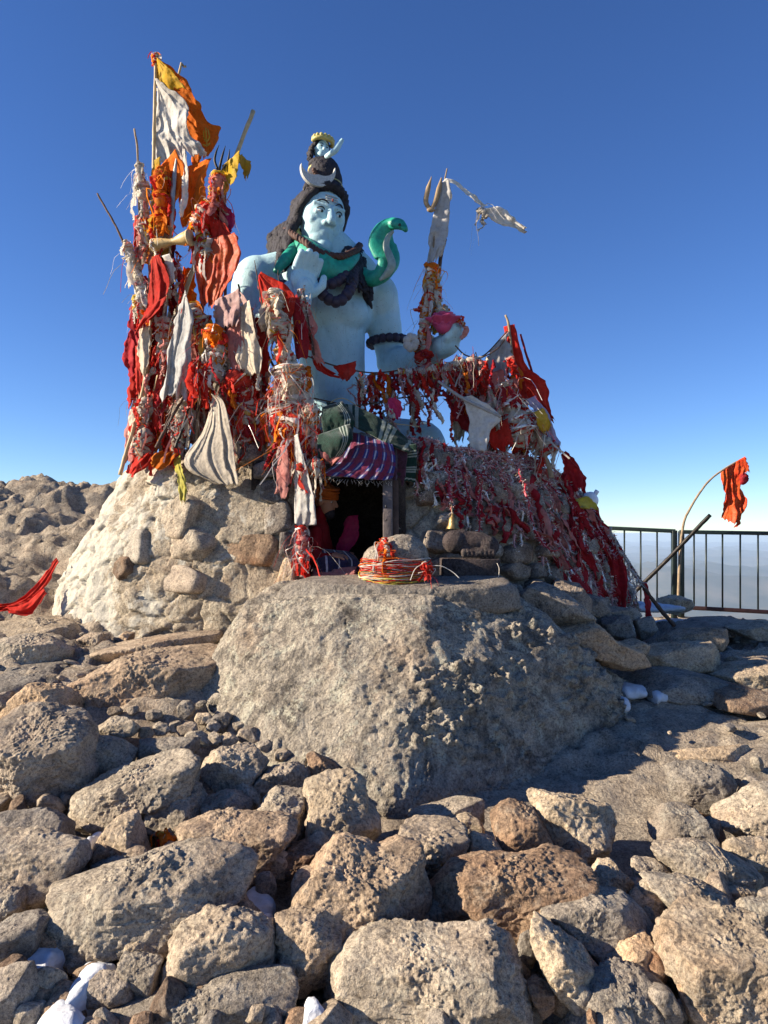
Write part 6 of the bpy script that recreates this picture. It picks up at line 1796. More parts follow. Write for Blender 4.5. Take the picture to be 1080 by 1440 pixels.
# thread and rag bundles on the poles
BN = [
 ('pale rags wound round the slim upright pole', [(196, 232), (199, 262), (203, 300)], [.035, .05, .04], LY - .02, (.05, 0, .6, 0, .3, .05, 0, 0), 34, 50),
 ('pink and brown rags on the slim pole below the pale rags', [(200, 304), (203, 330), (202, 352)], [.05, .055, .045], LY - .02, (.15, .1, .1, .05, .3, .3, 0, 0), 34, 60),
 ('cream rags knotted down the leaning dark twig', [(176, 338), (184, 362), (192, 384), (200, 410)], [.03, .04, .035, .035], LY - .04, (.05, .05, .4, .02, .4, .08, 0, 0), 30, 40),
 ('faded rag wrap on the outer pole above the red cloth', [(196, 390), (198, 420), (197, 445)], [.035, .045, .04], LY - .06, (.1, .05, .25, .05, .4, .15, 0, 0), 30, 40),
 ('pink rag collar under the trident prongs', [(309, 246), (306, 268), (300, 290)], [.05, .055, .055], LY - .12, (.25, .1, .05, .15, .15, .3, 0, 0), 44, 60),
 ('red and ochre thread mass at the crossing of the poles', [(300, 290), (288, 306), (276, 326)], [.07, .085, .07], LY - .1, (.35, .15, .1, .15, .15, .1, 0, 0), 50, 120),
 ('orange and red rags round the tall pole under the flags', [(228, 236), (226, 280), (226, 326)], [.06, .07, .05], LY - .08, (.3, .45, .05, .12, .05, .03, 0, 0), 44, 80),
 ('rag wrap at the drum crossing', [(232, 318), (226, 345), (222, 362)], [.06, .06, .05], LY - .02, (.4, .15, .1, .05, .2, .1, 0, 0), 40, 70),
 ('white and red rags at the east end of the drum', [(280, 330), (290, 345), (292, 362)], [.05, .045, .04], LY - .16, (.3, .1, .35, .1, .1, .05, 0, 0), 30, 60),
 ('rusty thread mass behind the grey triangular flag', [(268, 430), (276, 452), (284, 480)], [.07, .085, .07], LY - .22, (.3, .12, .12, .1, .24, .12, 0, 0), 46, 140),
 ('bright orange knot in the middle of the rag pile', [(302, 460), (300, 472), (298, 482)], [.06, .07, .05], LY - .34, (.2, .55, .12, .08, .05, 0, 0, 0), 36, 40),
 ('grey stringy tangle under the orange knot', [(310, 488), (304, 510), (300, 530)], [.08, .09, .08], LY - .3, (.06, .02, .3, .02, .42, .1, 0, .08), 50, 160),
 ('bright red thread ball on the rag pile', [(270, 520), (284, 522), (298, 526)], [.06, .075, .055], LY - .34, (.8, .05, .05, 0, .05, .05, 0, 0), 60, 90),
 ('rusty red tangle of threads below the dark red flag', [(330, 530), (340, 552), (346, 580)], [.09, .10, .08], LY - .3, (.4, .22, .1, .05, .12, .1, 0, 0), 50, 260),
 ('mixed rag tangle at the base of the statue', [(352, 572), (346, 600), (342, 625)], [.09, .08, .06], LY - .3, (.3, .06, .2, .02, .3, .1, 0, .02), 50, 220),
 ('red and beige wrap low on the bamboo poles', [(206, 560), (204, 600), (200, 640)], [.06, .075, .07], LY - .12, (.4, .06, .18, .02, .26, .08, 0, 0), 40, 160),
 ('rag tangle round the sticks beside the beige cloth', [(262, 560), (256, 595), (250, 632)], [.06, .07, .06], LY - .18, (.36, .04, .2, .02, .28, .1, 0, 0), 40, 180),
 ('brown and red wrap in the middle of the western poles', [(228, 448), (232, 470), (232, 500)], [.055, .06, .05], LY - .1, (.3, .1, .12, .04, .32, .12, 0, 0), 40, 110),
 ('string tangle between the poles and the beige cloth', [(240, 540), (252, 570), (262, 600)], [.05, .06, .05], LY - .05, (.45, .05, .2, .02, .2, .08, 0, 0), 30, 160),
 ('ochre rope coils on the pointed stake', [(386, 410), (388, 440), (398, 478)], [.055, .075, .05], 5.60, (.12, .1, .12, .05, .5, .11, 0, 0), 60, 80),
 ('small rag-topped stake with trailing threads', [(422, 408), (426, 430), (434, 462)], [.035, .05, .03], 5.70, (.2, .1, .2, .02, .33, .15, 0, 0), 36, 110),
 ('pale knots at the top of the thread pillar', [(394, 488), (400, 505), (404, 524)], [.06, .07, .075], 5.62, (.08, .03, .5, .08, .26, .05, 0, 0), 46, 70),
 ('thick pillar of white and red frayed threads', [(404, 520), (408, 570), (412, 632)], [.105, .155, .11], 5.64, (.27, .17, .33, .01, .12, .10, 0, .02), 90, 900),
 ('red thread fringe below the thread pillar', [(398, 625), (412, 638), (428, 648)], [.06, .07, .06], 5.50, (.4, .2, .2, 0, .1, .1, 0, 0), 20, 260),
 ('frayed thread mass spreading east of the pillar', [(432, 560), (440, 600), (446, 640)], [.05, .06, .06], 5.58, (.3, .14, .2, 0, .2, .14, 0, .04), 30, 360),
 ('red and silver tuft at the end of the long grey cloth', [(422, 742), (426, 770), (426, 792)], [.04, .045, .025], 5.30, (.35, 0, .15, 0, .1, .2, .1, .15), 26, 130),
 ('ochre rags wrapped on the trident staff in the hand', [(606, 374), (603, 410), (600, 450)], [.045, .045, .05], 6.2, (.22, .22, .08, .06, .34, .08, 0, 0), 60, 80),
 ('rags tied where the staff meets the lotus', [(596, 450), (594, 475), (592, 500)], [.04, .035, .03], 6.16, (.3, .1, .2, .04, .24, .1, .03, 0), 34, 30),
 ('crimson cords tied round the statue wrist', [(600, 496), (594, 508), (600, 520)], [.05, .055, .05], 6.1, (.3, 0, .05, 0, .05, .1, .5, 0), 36, 40),
 ('rag mass tied along the rope under the hand', [(560, 524), (600, 522), (650, 512)], [.03, .04, .03], 5.86, (.3, .08, .15, .06, .25, .1, .06, 0), 50, 240),
 ('beige rags bunched on the rope near the hand', [(640, 508), (660, 512), (676, 510)], [.05, .06, .05], 5.9, (.15, .02, .15, .02, .5, .1, .04, .02), 40, 160),
 ('rags and tinsel heaped under the eastern pole', [(706, 540), (720, 580), (728, 620)], [.08, .11, .10], 5.92, (.28, .02, .14, 0, .2, .12, .06, .18), 60, 420),
 ('rag heap sloping beneath the lavender cloth', [(740, 580), (752, 610), (768, 640)], [.07, .09, .08], 5.96, (.28, .02, .12, .02, .2, .14, .08, .14), 50, 340),
]
for k, (lab, pts, rad, Y_, mw, wr, fr) in enumerate(BN):
    bundle('thread_bundle', lab, [W(x, y, Y_) for x, y in pts], rad, 500 + k, mw, wr, fr, core='beige' if mw[4] > .15 or mw[2] > .3 else ('orange' if mw[1] > .4 else 'pink' if mw[5] >= .15 else 'red'))
for k, (px, py, tx, ty) in enumerate(((362, 392, 358, 366), (392, 396, 391, 380), (428, 410, 430, 402))):
    pole('stake', ['dark pointed stake tip jutting from the crimson sheathing', 'short spike rising behind the crimson sheathing', 'peg holding the small rag-topped bundle'][k], [(tx, ty, 5.66), (px, py, 5.66), (px + 14, py + 90, 5.66)], .009, 'dark_wood', cat='stake', seed=70 + k, taper=.3)

# ribbons tied among the western poles and round the pillar
rr = np.random.default_rng(77)
COLR = [('red', 'bright red'), ('deepred', 'crimson'), ('pink', 'faded pink'), ('beige', 'dirty cream'), ('orange', 'orange'), ('white', 'white')]
for k in range(92):
    c = int(rr.choice(6, p=[.36, .14, .16, .18, .06, .10]))
    zone = rr.uniform()
    if zone < .55: px, py, Y_ = rr.uniform(194, 262), rr.uniform(330, 600), LY + rr.uniform(-.22, .12)
    elif zone < .85: px, py, Y_ = rr.uniform(264, 372), rr.uniform(455, 590), LY + rr.uniform(-.42, -.12)
    else: px, py, Y_ = rr.uniform(384, 446), rr.uniform(510, 620), 5.56 + rr.uniform(-.06, .12)
    ln = rr.uniform(.14, .42); ln = min(ln, (668 - py) * LY / FPX)
    V, F = strip_geo(hang_path(W(px, py, Y_), ln, 900 + k, (rr.normal(0, .12), 0), .035), rr.uniform(.014, .04), 900 + k)
    mb = MB(); mb.add(V, F)
    o = mb.whole('ribbon', M[COLR[c][0]], COLR[c][1] + ' cloth strip tied among the poles and rags in front of the statue', 'ribbon', COLR[c][1] + ' strips among the western poles'); thick(o, .002)

# loose sticks poking out of the rag pile
for k in range(6):
    px, py = (238, 300, 330, 352, 268, 246)[k], (600, 575, 600, 560, 600, 560)[k]
    o = pole('twig', 'thin dark twig poking out of the rag pile', [(px, py, LY - .3), (px + (-1) ** k * 16, py + 44, LY - .28)], .006, 'dark_wood', cat='twig', seed=90 + k); o['group'] = 'twigs in the rag pile'

# ------------------------------------------------------------------ trident, flag and lotus in the statue's hand
t = thing('trident', W(604, 470, 6.2), 'weathered trident with a white flag held upright beside the lotus', 'trident')
V, F, _ = pole_geo([W(629, 237, 6.2), W(616, 300, 6.2), W(604, 400, 6.2), W(596, 515, 6.2)], .012, 41, taper=.5); mb = MB(); mb.add(V, F); mb.part('shaft', M['wood'], t)
mb = MB()
for pts, rw in (([(606, 296), (599, 284), (602, 266), (607, 248)], [.018, .022, .020, .002]), ([(606, 296), (612, 284), (617, 266), (621, 250)], [.018, .02, .022, .006])):
    V, F = flat_tube([W(x, y, 6.17) for x, y in pts], np.array(rw), np.array([.012, .012, .01, .003]), 24, (0, 1, 0), 10); mb.add(V, F)
mb.add(*ell_geo(W(606, 295, 6.17), (.035, .02, .022), 3))
mb.part('prong', plain_mat('tan_trident_wood', (0.36, 0.25, 0.14), .7, 0, .35), t)
cloth('flag', 'white flag hanging along the shaft', [(621, 256, -.03), (612, 290, -.03), (604, 340, -.03), (600, 372, -.03)], [(630, 254, -.03), (634, 290, -.02), (628, 330, -.02), (618, 362, -.03)], 6.2, 'greycloth', parent=t, folds=2, amp=.018, seed=160, ragged=.04)
cloth('streamer', 'long white streamer blowing east', [(622, 256), (640, 262), (662, 282), (676, 292)], [(626, 252), (644, 258), (668, 278), (684, 290)], 6.2, 'white', parent=t, folds=1, amp=.012, seed=161, ragged=.02)
cloth('streamer', 'knotted end of the white streamer', [(672, 292), (690, 308), (712, 316), (736, 326)], [(674, 294), (704, 292), (722, 304), (736, 322)], 6.2, 'white', parent=t, folds=2, amp=.03, seed=162, ragged=.03, crumple=.02)
bundle('knot', None, [W(674, 294, 6.2), W(684, 304, 6.2)], [.03, .03], 163, (.03, 0, .6, 0, .37, 0, 0, 0), 14, 24, parent=t)
pole('pole', 'burnt stick with a white rag tip beside the trident shaft', [(626, 336, 6.24), (619, 372, 6.24), (610, 470, 6.22)], .015, 'dark_wood', seed=42, taper=1.1)
cloth('cloth', 'small white rag caught on the burnt stick', [(622, 338), (618, 348), (614, 358)], [(628, 336), (626, 348), (622, 360)], 6.18, 'white', seed=164, folds=1, amp=.02)
o = bundle('thread_bundle', 'dry marigold string hanging on the burnt stick', [W(618, 375, 6.2), W(614, 400, 6.2), W(616, 440, 6.2)], [.02, .03, .03], 165, (.1, .2, .05, .2, .4, .05, 0, 0), 30, 60)

lot = thing('lotus', W(622, 478, 6.15), 'pink lotus flower resting in the cupped hand of the statue', 'lotus')
LC = W(624, 466, 6.12)
pm = plain_mat('pink_lotus_paint', (0.50, 0.06, 0.17), .55, 0, .25, 14, .3)
def petal(az, tilt, l, w, parent, c):
    n, m = 10, 7
    d = np.array([math.cos(az), math.sin(az), 0]); s = np.array([-math.sin(az), math.cos(az), 0])
    V = []
    for i in range(n):
        q = i / (n - 1); wid = w * math.sin(math.pi * (q * .80 + .14)) ** .7 * (1 if q < .97 else .55)
        r_ = l * (math.sin(tilt) * q + .10 * q * q); z = l * (math.cos(tilt) * q - .05 * q * q)
        for j in range(m):
            x = (j / (m - 1) - .5) * 2
            V.append(c + d * (r_ - .35 * wid * x * x) + s * wid * x + UPV * (z + .18 * wid * x * x))
    F = [(i * m + j, i * m + j + 1, (i + 1) * m + j + 1, (i + 1) * m + j) for i in range(n - 1) for j in range(m - 1)]
    o = link('petal', raw_mesh('petal', V, F, True, mats=[pm]), parent); thick(o, .008)
for k in range(8): petal(k * .785 + .2, R(52), .18, .085, lot, LC)
for k in range(7): petal(k * .9, R(28), .17, .08, lot, LC)
for k in range(5): petal(k * 1.26 + .5, R(10), .15, .07, lot, LC)
mb = MB(); mb.add(*ell_geo(LC + [0, 0, .05], (.075, .075, .07), 3)); mb.part('heart', pm, lot)
bundle('thread_bundle', 'yellow-brown dried flowers lying on the lotus', [W(612, 438, 6.16), W(622, 434, 6.16), W(630, 438, 6.16)], [.02, .03, .02], 170, (.05, .15, .05, .3, .4, .05, 0, 0), 20, 16, flen=.04)
bundle('thread_bundle', 'brown withered blossoms at the east side of the lotus', [W(640, 448, 6.08), W(648, 452, 6.08), W(654, 456, 6.08)], [.015, .02, .015], 171, (.3, .2, .02, .1, .3, .08, 0, 0), 14, 16, flen=.04)
# white cloth rosette on the wrist
mb = MB()
for k in range(7):
    a = k * .9; mb.add(*ell_geo(W(578, 482, 6.08) + np.array([math.cos(a) * .035, -.01, math.sin(a) * .045]), (.035, .03, .038), 3))
mb.whole('rosette', M['white'], 'white cloth rosette tied at the wrist below the trident shaft', 'rosette')

# ------------------------------------------------------------------ ropes and the hung strips in front of the statue
def rope(label, pts, r, mat, name='rope'):
    V, F, _ = tube_geo([W(*p) for p in pts], r, 6, 50); mb = MB(); mb.add(V, F)
    return mb.whole(name, M[mat], label, 'rope')


ropes = [('sagging cord from the thread pillar to the statue wrist', [(430, 500, 5.68), (470, 514, 5.76), (520, 524, 5.82), (570, 520, 5.86), (620, 516, 5.88), (668, 506, 5.9), (700, 490, 5.95), (716, 466, 6.02)]),
         ('lower sagging cord crossing before the statue waist', [(440, 560, 5.66), (500, 570, 5.76), (560, 560, 5.84), (640, 556, 5.86), (700, 560, 5.9)]),
         ('thin wire running from the wrist to the eastern pole', [(640, 486, 6.0), (656, 500, 6.0), (680, 500, 6.0), (713, 466, 6.02)]),
         ('slack string loop below the sagging cord', [(500, 530, 5.78), (520, 566, 5.78), (545, 560, 5.8), (560, 530, 5.84)])]
for lab, pts in ropes: rope(lab, pts, .006, 'dark_wood')
rope('pale rope hanging slack over the door-side blanket', [(440, 590, 5.6), (480, 560, 5.7), (530, 590, 5.74), (590, 600, 5.74)], .004, 'bamboo')

rr = np.random.default_rng(33)
SC_ = [('red', 'bright red'), ('deepred', 'crimson'), ('pink', 'faded pink'), ('beige', 'dirty cream'), ('orange', 'orange')]
for k in range(86):
    c = int(rr.choice(5, p=[.34, .26, .18, .16, .06]))
    px = rr.uniform(520, 720) if k > 14 else rr.uniform(505, 560)
    top = np.interp(px, [505, 560, 620, 668, 720], [522, 522, 516, 506, 500]) + (rr.uniform(0, 6) if rr.uniform() < .6 else rr.uniform(20, 60))
    ln = rr.uniform(.16, .42); ln = min(ln, (632 - top) * 5.85 / FPX)
    V, F = strip_geo(hang_path(W(px, top, 5.84 + rr.uniform(-.06, .08)), ln, 1200 + k, (rr.normal(.05, .12), -.1), .04), rr.uniform(.02, .055), 1200 + k)
    mb = MB(); mb.add(V, F)
    o = mb.whole('ribbon', M[SC_[c][0]], SC_[c][1] + ' cloth strip hanging from the cords between statue hand and east pole', 'ribbon', SC_[c][1] + ' strips on the cords'); thick(o, .002)
# stringy hanks on the cords
for k in range(34):
    px = rr.uniform(500, 712); top = np.interp(px, [500, 560, 620, 668, 720], [524, 524, 518, 508, 500]) + rr.uniform(0, 40)
    me = garland_mesh(hang_path(W(px, top, 5.82 + rr.uniform(-.05, .06)), rr.uniform(.14, .36), 1400 + k, (rr.normal(0, .15), 0), .04), .014, 1400 + k, (.18, .2, .3, .05, .1, .17), 240, 2)
    centred('tinsel_garland', me, 'stringy tinsel hank hanging from the cords in front of the statue waist', 'garland', 'tinsel hanks on the cords')

# ------------------------------------------------------------------ tinsel garlands over the eastern shoulder of the shrine
def slope_path(u, v0, v1, drift, seed, off=.05):
    rg = np.random.default_rng(seed)
    n = 8
    uu = np.clip(u + drift * np.linspace(0, 1, n) + np.cumsum(rg.normal(0, .05, n)), 6.9, NU - .5)
    vv = np.linspace(v0, v1, n)
    P, nn = surf(uu, np.minimum(vv, 1.0))
    P = P + nn * (off + .03 * rg.uniform(-.5, 1, n))[:, None]
    P[:, 2] += np.maximum(0, vv - 1) * 1.0 + .02
    return P


rr = np.random.default_rng(9)
GL = [('red and silver tinsel garland draped over the eastern wall shoulder', (.36, .26, .20, .03, .10, .05), 2), ('mostly silver tinsel garland draped over the eastern wall shoulder', (.62, .12, .14, .05, .03, .04), 0), ('faded pink tinsel garland draped over the eastern wall shoulder', (.26, .14, .46, .03, .06, .05), 2)]
for k in range(128):
    u = rr.uniform(7.15, 12.4)
    endv = np.interp(u, [7.1, 8.0, 8.8, 9.4, 10.0, 10.8, 12.4], [.80, .72, .66, .50, .34, .12, .10]) + rr.uniform(-.12, .16)
    v0 = rr.uniform(.84, 1.03) if u < 9.6 else rr.uniform(.45, 1.02)
    v1 = min(endv, v0 - .14); 
    if rr.uniform() < .4: v1 = v0 - (v0 - v1) * rr.uniform(.4, .8)
    g = int(rr.choice(3, p=[.48, .26, .26]))
    me = garland_mesh(slope_path(u, v0, v1, rr.normal(.06, .12), 1600 + k), rr.uniform(.018, .030), 1600 + k, GL[g][1], 330, GL[g][2])
    centred('tinsel_garland', me, GL[g][0], 'garland', GL[g][0].split(' garland')[0] + ' garlands on the shrine')
# the mat of old tinsel and threads beneath, which nobody could count
def tinsel_mat(n, seed):
    rg = np.random.default_rng(seed); mb = MB()
    u = rg.uniform(7.1, 12.4, n)
    e = np.interp(u, [7.1, 8.0, 8.8, 9.4, 10.0, 10.8, 12.4], [.90, .86, .82, .74, .62, .45, .40])
    v = e + (1.02 - e) * rg.uniform(0, 1, n) ** .8 
    keep = fbm(np.stack([u * 2.2, v * 5, np.zeros(n)], 1), 3, 3) > -.08
    u, v = u[keep], v[keep]; n = len(u)
    P, nn = surf(u, np.minimum(v, 1)); P = P + nn * rg.uniform(.02, .085, n)[:, None]
    d = np.stack([rg.normal(.25, .6, n), rg.normal(0, .5, n), rg.normal(-.8, .6, n)], 1) + nn * rg.normal(.1, .4, n)[:, None]; d /= np.linalg.norm(d, axis=1, keepdims=True)
    l = rg.uniform(.015, .06, n)[:, None]; w = rg.uniform(.0015, .005, n)[:, None]
    s = np.cross(d, rg.normal(size=(n, 3))); s /= np.linalg.norm(s, axis=1, keepdims=True)
    q = P + d * l * .5 + nn * .012
    V = np.stack([P - s * w, P + s * w, q - s * w, q + s * w, P + d * l - s * w * .6, P + d * l + s * w * .6], 1).reshape(-1, 3)
    i = np.arange(n)[:, None] * 6
    F = np.concatenate([i + [0, 1, 3, 2], i + [2, 3, 5, 4]]).astype(np.int32)
    mi = rg.choice(len(TIN), n, p=[.36, .17, .25, .04, .10, .08])
    o = centred('tinsel_tangle', raw_mesh('tinsel_tangle', V, F, False, np.concatenate([mi, mi]), None, [M[x] for x in TIN]), 'mat of faded red and silver tinsel scraps covering the eastern wall shoulder', None, None, 'stuff')
tinsel_mat(9500, 5)
# garlands bunched along the wall top
for k in range(40):
    u0 = rr.uniform(7.1, 11.2); n = 7
    uu = np.clip(u0 + np.linspace(0, rr.uniform(.5, 1.2), n), 7, 12.4); vv = np.full(n, rr.uniform(.88, 1.0)) + .05 * np.sin(np.linspace(0, rr.uniform(2, 5), n))
    P, nn = surf(uu, np.minimum(vv, 1)); P = P + nn * .06 + np.array([0, 0, .04]) * rr.uniform(0, 1.6)
    me = garland_mesh(P, .022, 2000 + k, (.40, .24, .22, .03, .08, .03), 320, 2)
    centred('tinsel_garland', me, 'tinsel garland lying bunched along the eastern wall top', 'garland', 'bunched garlands on the wall top')
# red cloth strips amid the tinsel
for k in range(62):
    u = rr.uniform(7.3, 12.3)
    endv = np.interp(u, [7.1, 8.4, 9.4, 10.2, 12.4], [.78, .66, .48, .2, .1])
    v0 = rr.uniform(.7, 1.03); v1 = max(endv, v0 - rr.uniform(.2, .5))
    if v1 > v0 - .08: v1 = v0 - .12
    V, F = strip_geo(slope_path(u, v0, v1, rr.normal(.1, .15), 2200 + k, .07), rr.uniform(.03, .085), 2200 + k)
    mb = MB(); mb.add(V, F); c = ('deepred', 'crimson') if rr.uniform() < .65 else ('pink', 'faded pink')
    o = mb.whole('ribbon', M[c[0]], c[1] + ' cloth strip lying among the tinsel on the eastern wall', 'ribbon', c[1] + ' strips among the tinsel'); thick(o, .002)
# long single strands that stand out
for lab, pts in [('long red and silver strand hanging past the bell', [(668, 660, 5.62), (676, 690, 5.52), (672, 720, 5.48), (674, 748, 5.46)]),
                 ('tinsel strand carrying the brass bell', [(628, 650, 5.52), (632, 690, 5.42), (636, 722, 5.37)]),
                 ('thick crimson strand looping down the bare stones', [(730, 660, 5.62), (742, 705, 5.55), (752, 745, 5.6), (775, 775, 5.75), (788, 770, 5.8)]),
                 ('silver strand ending above the stone trough', [(650, 660, 5.6), (656, 690, 5.5), (664, 705, 5.48)]),
                 ('silver rope of tinsel along the eastern skyline', [(700, 640, 6.0), (770, 680, 6.0), (830, 740, 6.25), (866, 786, 6.5)])]:
    me = garland_mesh([W(*p) for p in pts], .020, hash(lab) % 1000 if False else len(lab), (.40, .34, .14, .02, .08, .02), 420, 1)
    centred('tinsel_garland', me, lab, 'garland')

# eastern pole and sticks
pole('pole', 'eastern flag pole with a bare forked tip above the red cloth', [(711, 443, 6.03), (716, 462, 6.02), (728, 560, 6.05), (740, 650, 6.1)], .013, 'wood', seed=51)
pole('pole', 'dark red wrapped stick beside the eastern pole', [(732, 470, 6.06), (744, 510, 6.06), (775, 600, 6.1)], .012, 'deepred', seed=52)
pole('pole', 'stick with the rolled white cloth slanting across the strips', [(616, 536, 5.70), (650, 560, 5.70), (704, 586, 5.72)], .015, 'greycloth', seed=53, taper=.7)
pole('pole', 'grey stick pair standing under the lavender cloth', [(752, 598, 5.86), (764, 636, 5.86), (776, 672, 5.88)], .022, 'wood', seed=54)
pole('pole', 'long stick wrapped in tinsel leaning down the slope foot', [(862, 752, 6.6), (884, 792, 6.65), (912, 836, 6.75), (946, 880, 6.85)], .02, 'dark_wood', seed=55)
me = garland_mesh([W(858, 744, 6.52), W(880, 788, 6.57), (W(902, 822, 6.65))], .03, 77, (.45, .12, .2, .03, .05, .15), 500, 5)
centred('tinsel_garland', me, 'silver tinsel wound round the long leaning stick', 'garland')
for k, (px, py, l) in enumerate(((884, 800, .26), (890, 806, .34), (896, 812, .22))):
    me = garland_mesh(hang_path(W(px, py, 6.6), l, 60 + k, (0, 0), .03), .015, 61 + k, (.5, .06, .12, .04, .03, .25), 300, 5)
    centred('tinsel_garland', me, 'grey stringy tassel hanging from the long leaning stick', 'garland', 'tassels on the leaning stick')
t = thing('cloth_roll', W(806, 800, 6.0), 'crimson rolled cloth lying aslant on the slope foot', 'cloth roll')
V, F, _ = tube_geo([W(790, 788, 6.0), W(802, 808, 5.98), (W(818, 832, 5.98))], np.array([.035, .05, .045]), 14, 30)
V = V + .012 * fbm(V * 16, 3, 5, .6, True)[:, None] * np.array([.6, -.7, .3]); mb = MB(); mb.add(V, F); mb.part('roll', M['deepred'], t)
# white plastic ball on the slope
t = thing('plastic_jug', W(830, 705, 6.42), 'rounded white plastic jug lodged at the eastern skyline of the shrine', 'jug')
V, F = ell_geo(W(829, 704, 6.42), (.075, .07, .075), 4); V = V + .006 * vnoise(V * 20, 2)[:, None]; mb = MB(); mb.add(V, F); mb.part('body', M['plastic'], t)
mb = MB(); mb.add(*tube_geo([W(836, 696, 6.42), W(840, 690, 6.42)], .02, 10)[:2]); mb.part('neck', M['plastic'], t)

# ------------------------------------------------------------------ blankets over the lintel
bl = thing('blanket', W(520, 640, 5.45), 'green wool blanket with pale stripes thrown over the doorway lintel', 'blanket')
cloth('long_fold', None, [(458, 566, .12), (500, 572, .02), (545, 596, -.02), (586, 628, -.02)], [(470, 590, .02), (505, 604, -.08), (550, 626, -.12), (574, 636, -.12)], 5.52, 'green_blanket', parent=bl, thickness=.014, folds=.6, amp=.015, ragged=.01, seed=201, crumple=.008)
cloth('hanging_end', None, [(570, 626, -.02), (571, 650, -.03), (568, 676, -.04)], [(586, 624, -.02), (586, 650, -.03), (585, 678, -.04)], 5.46, 'green_blanket', parent=bl, thickness=.012, folds=.6, amp=.01, ragged=.008, seed=202)
cloth('bunched_fold', None, [(447, 612, 0), (446, 630, -.03), (450, 650, -.02)], [(492, 598, 0), (494, 618, -.05), (482, 640, -.02)], 5.40, 'green_fold', parent=bl, thickness=.014, folds=1.3, amp=.03, ragged=.006, seed=207, crumple=.02, mid=.07)
cloth('bunched_fold', None, [(454, 572, .06), (452, 592, 0), (456, 612, 0)], [(482, 566, .06), (498, 588, 0), (494, 612, -.03)], 5.46, 'green_fold', parent=bl, thickness=.014, folds=1.2, amp=.03, ragged=.006, seed=208, crumple=.02, mid=.06)
pb = thing('blanket', W(510, 660, 5.40), 'blue and red plaid blanket bunched over the doorway with white lines', 'blanket')
cloth('drape', None, [(492, 606, .05), (486, 632, 0), (470, 654, -.03), (446, 668, -.06)], [(552, 626, .0), (556, 646, -.02), (555, 662, -.03), (550, 676, -.05)], 5.42, 'plaid', parent=pb, thickness=.010, folds=3.5, amp=.02, ragged=.008, seed=203, crumple=.008, mid=.05)
mb = MB()
fr = np.random.default_rng(4)
for k in range(26):
    px = 450 + 100 * k / 25; p0 = W(px, np.interp(px, [446, 480, 550], [668, 674, 677]), 5.36)
    V, F, _ = tube_geo(hang_path(p0, fr.uniform(.02, .06), k, (0, 0), .012, 5), .0012, 4); mb.add(V, F)
mb.part('fringe', M['white'], pb)
cloth('blanket', 'dull maroon plaid cloth hanging between plaid blanket and green end', [(548, 628, 0), (549, 655, 0), (550, 700, 0)], [(572, 630, 0), (571, 655, 0), (562, 702, .04)], 5.44, 'maroon_wool', cat='blanket', thickness=.008, folds=1.5, amp=.015, seed=204, ragged=.01)
cloth('cloth', 'faded rose cloth bunched under the green roll', [(448, 630, 0), (450, 642, 0), (462, 650, 0)], [(488, 624, 0), (482, 640, 0), (470, 652, 0)], 5.37, 'pink', cat='cloth', thickness=.006, folds=2.5, amp=.025, seed=205)
bundle('thread_bundle', 'rusty dry thread clump above the doorway corner', [W(424, 660, 5.40), W(440, 656, 5.38), W(456, 652, 5.38)], [.04, .05, .03], 206, (.3, .2, .1, 0, .25, .15, 0, 0), 24, 200, flen=.06)

# ------------------------------------------------------------------ person sitting inside the doorway
pe = thing('person', W(450, 825, 5.85), 'person in an orange head wrap sitting inside the dark doorway and facing east', 'person')
PY = 5.80
def PP(px, py, dy=0.0): return W(px, py, PY + dy)
pk = PY / FPX
shp = [capsule(PP(441, 806, .05), PP(442, 770, .04), .165, .15), capsule(PP(442, 772, .04), PP(446, 745, .03), .15, .10), capsule(PP(446, 742, .02), PP(453, 716, 0), .055, .05),
       capsule(PP(444, 748, -.13), PP(444, 786, -.22), .058, .046), capsule(PP(444, 786, -.22), PP(470, 782, -.26), .044, .030), capsule(PP(446, 748, .18), PP(470, 784, .18), .058, .042), capsule(PP(470, 784, .18), PP(482, 780, .0), .042, .03),
       capsule(PP(444, 812, -.02), PP(496, 806, -.16), .10, .075), capsule(PP(496, 806, -.16), PP(462, 820, -.28), .068, .045), capsule(PP(444, 812, .1), PP(500, 806, .22), .10, .075), capsule(PP(500, 806, .22), PP(470, 820, .05), .068, .045)]
fuse('body', shp, .014, True, M['deepred'], pe, iters=4)
PF = np.array([.92, -.36, -.20]); PF /= np.linalg.norm(PF); PS = np.cross(PF, [0, 0, 1.0]); PS /= np.linalg.norm(PS); PU = np.cross(PS, PF)
ph_ = .235; PC = PP(459, 727)
def HP(x, y, z): return PC + ph_ * (x * PS + (y - .15) * PF + z * PU)
def eP(x, y, z, a, b, c): return oriented(HP(x, y, z), (a * ph_, b * ph_, c * ph_), 4, PS, PF, PU)
hs_ = [eP(0, -.06, .62, .33, .40, .37), eP(0, .12, .34, .27, .26, .32), eP(0, .28, .09, .11, .10, .10), capsule(HP(0, .36, .58), HP(0, .45, .42), .04 * ph_, .065 * ph_), capsule(HP(-.2, .29, .64), HP(.2, .29, .64), .04 * ph_, .04 * ph_),
       capsule(HP(-.08, .34, .27), HP(.08, .34, .27), .03 * ph_, .03 * ph_), capsule(HP(-.06, .34, .21), HP(.06, .34, .21), .034 * ph_, .034 * ph_), eP(-.33, -.02, .48, .04, .09, .13), eP(.33, -.02, .48, .04, .09, .13), capsule(HP(0, -.05, .3), HP(0, -.1, -.2), .2 * ph_, .22 * ph_)]
fuse('head', hs_, .006, True, M['skin'], pe, iters=3)
for s in (-1, 1):
    mb = MB(); mb.add(*eP(s * .14, .31, .53, .05, .03, .025)); mb.part('eye', M['white_paint'], pe)
    mb = MB(); mb.add(*eP(s * .14, .335, .53, .02, .015, .02)); mb.part('pupil', M['black_paint'], pe)
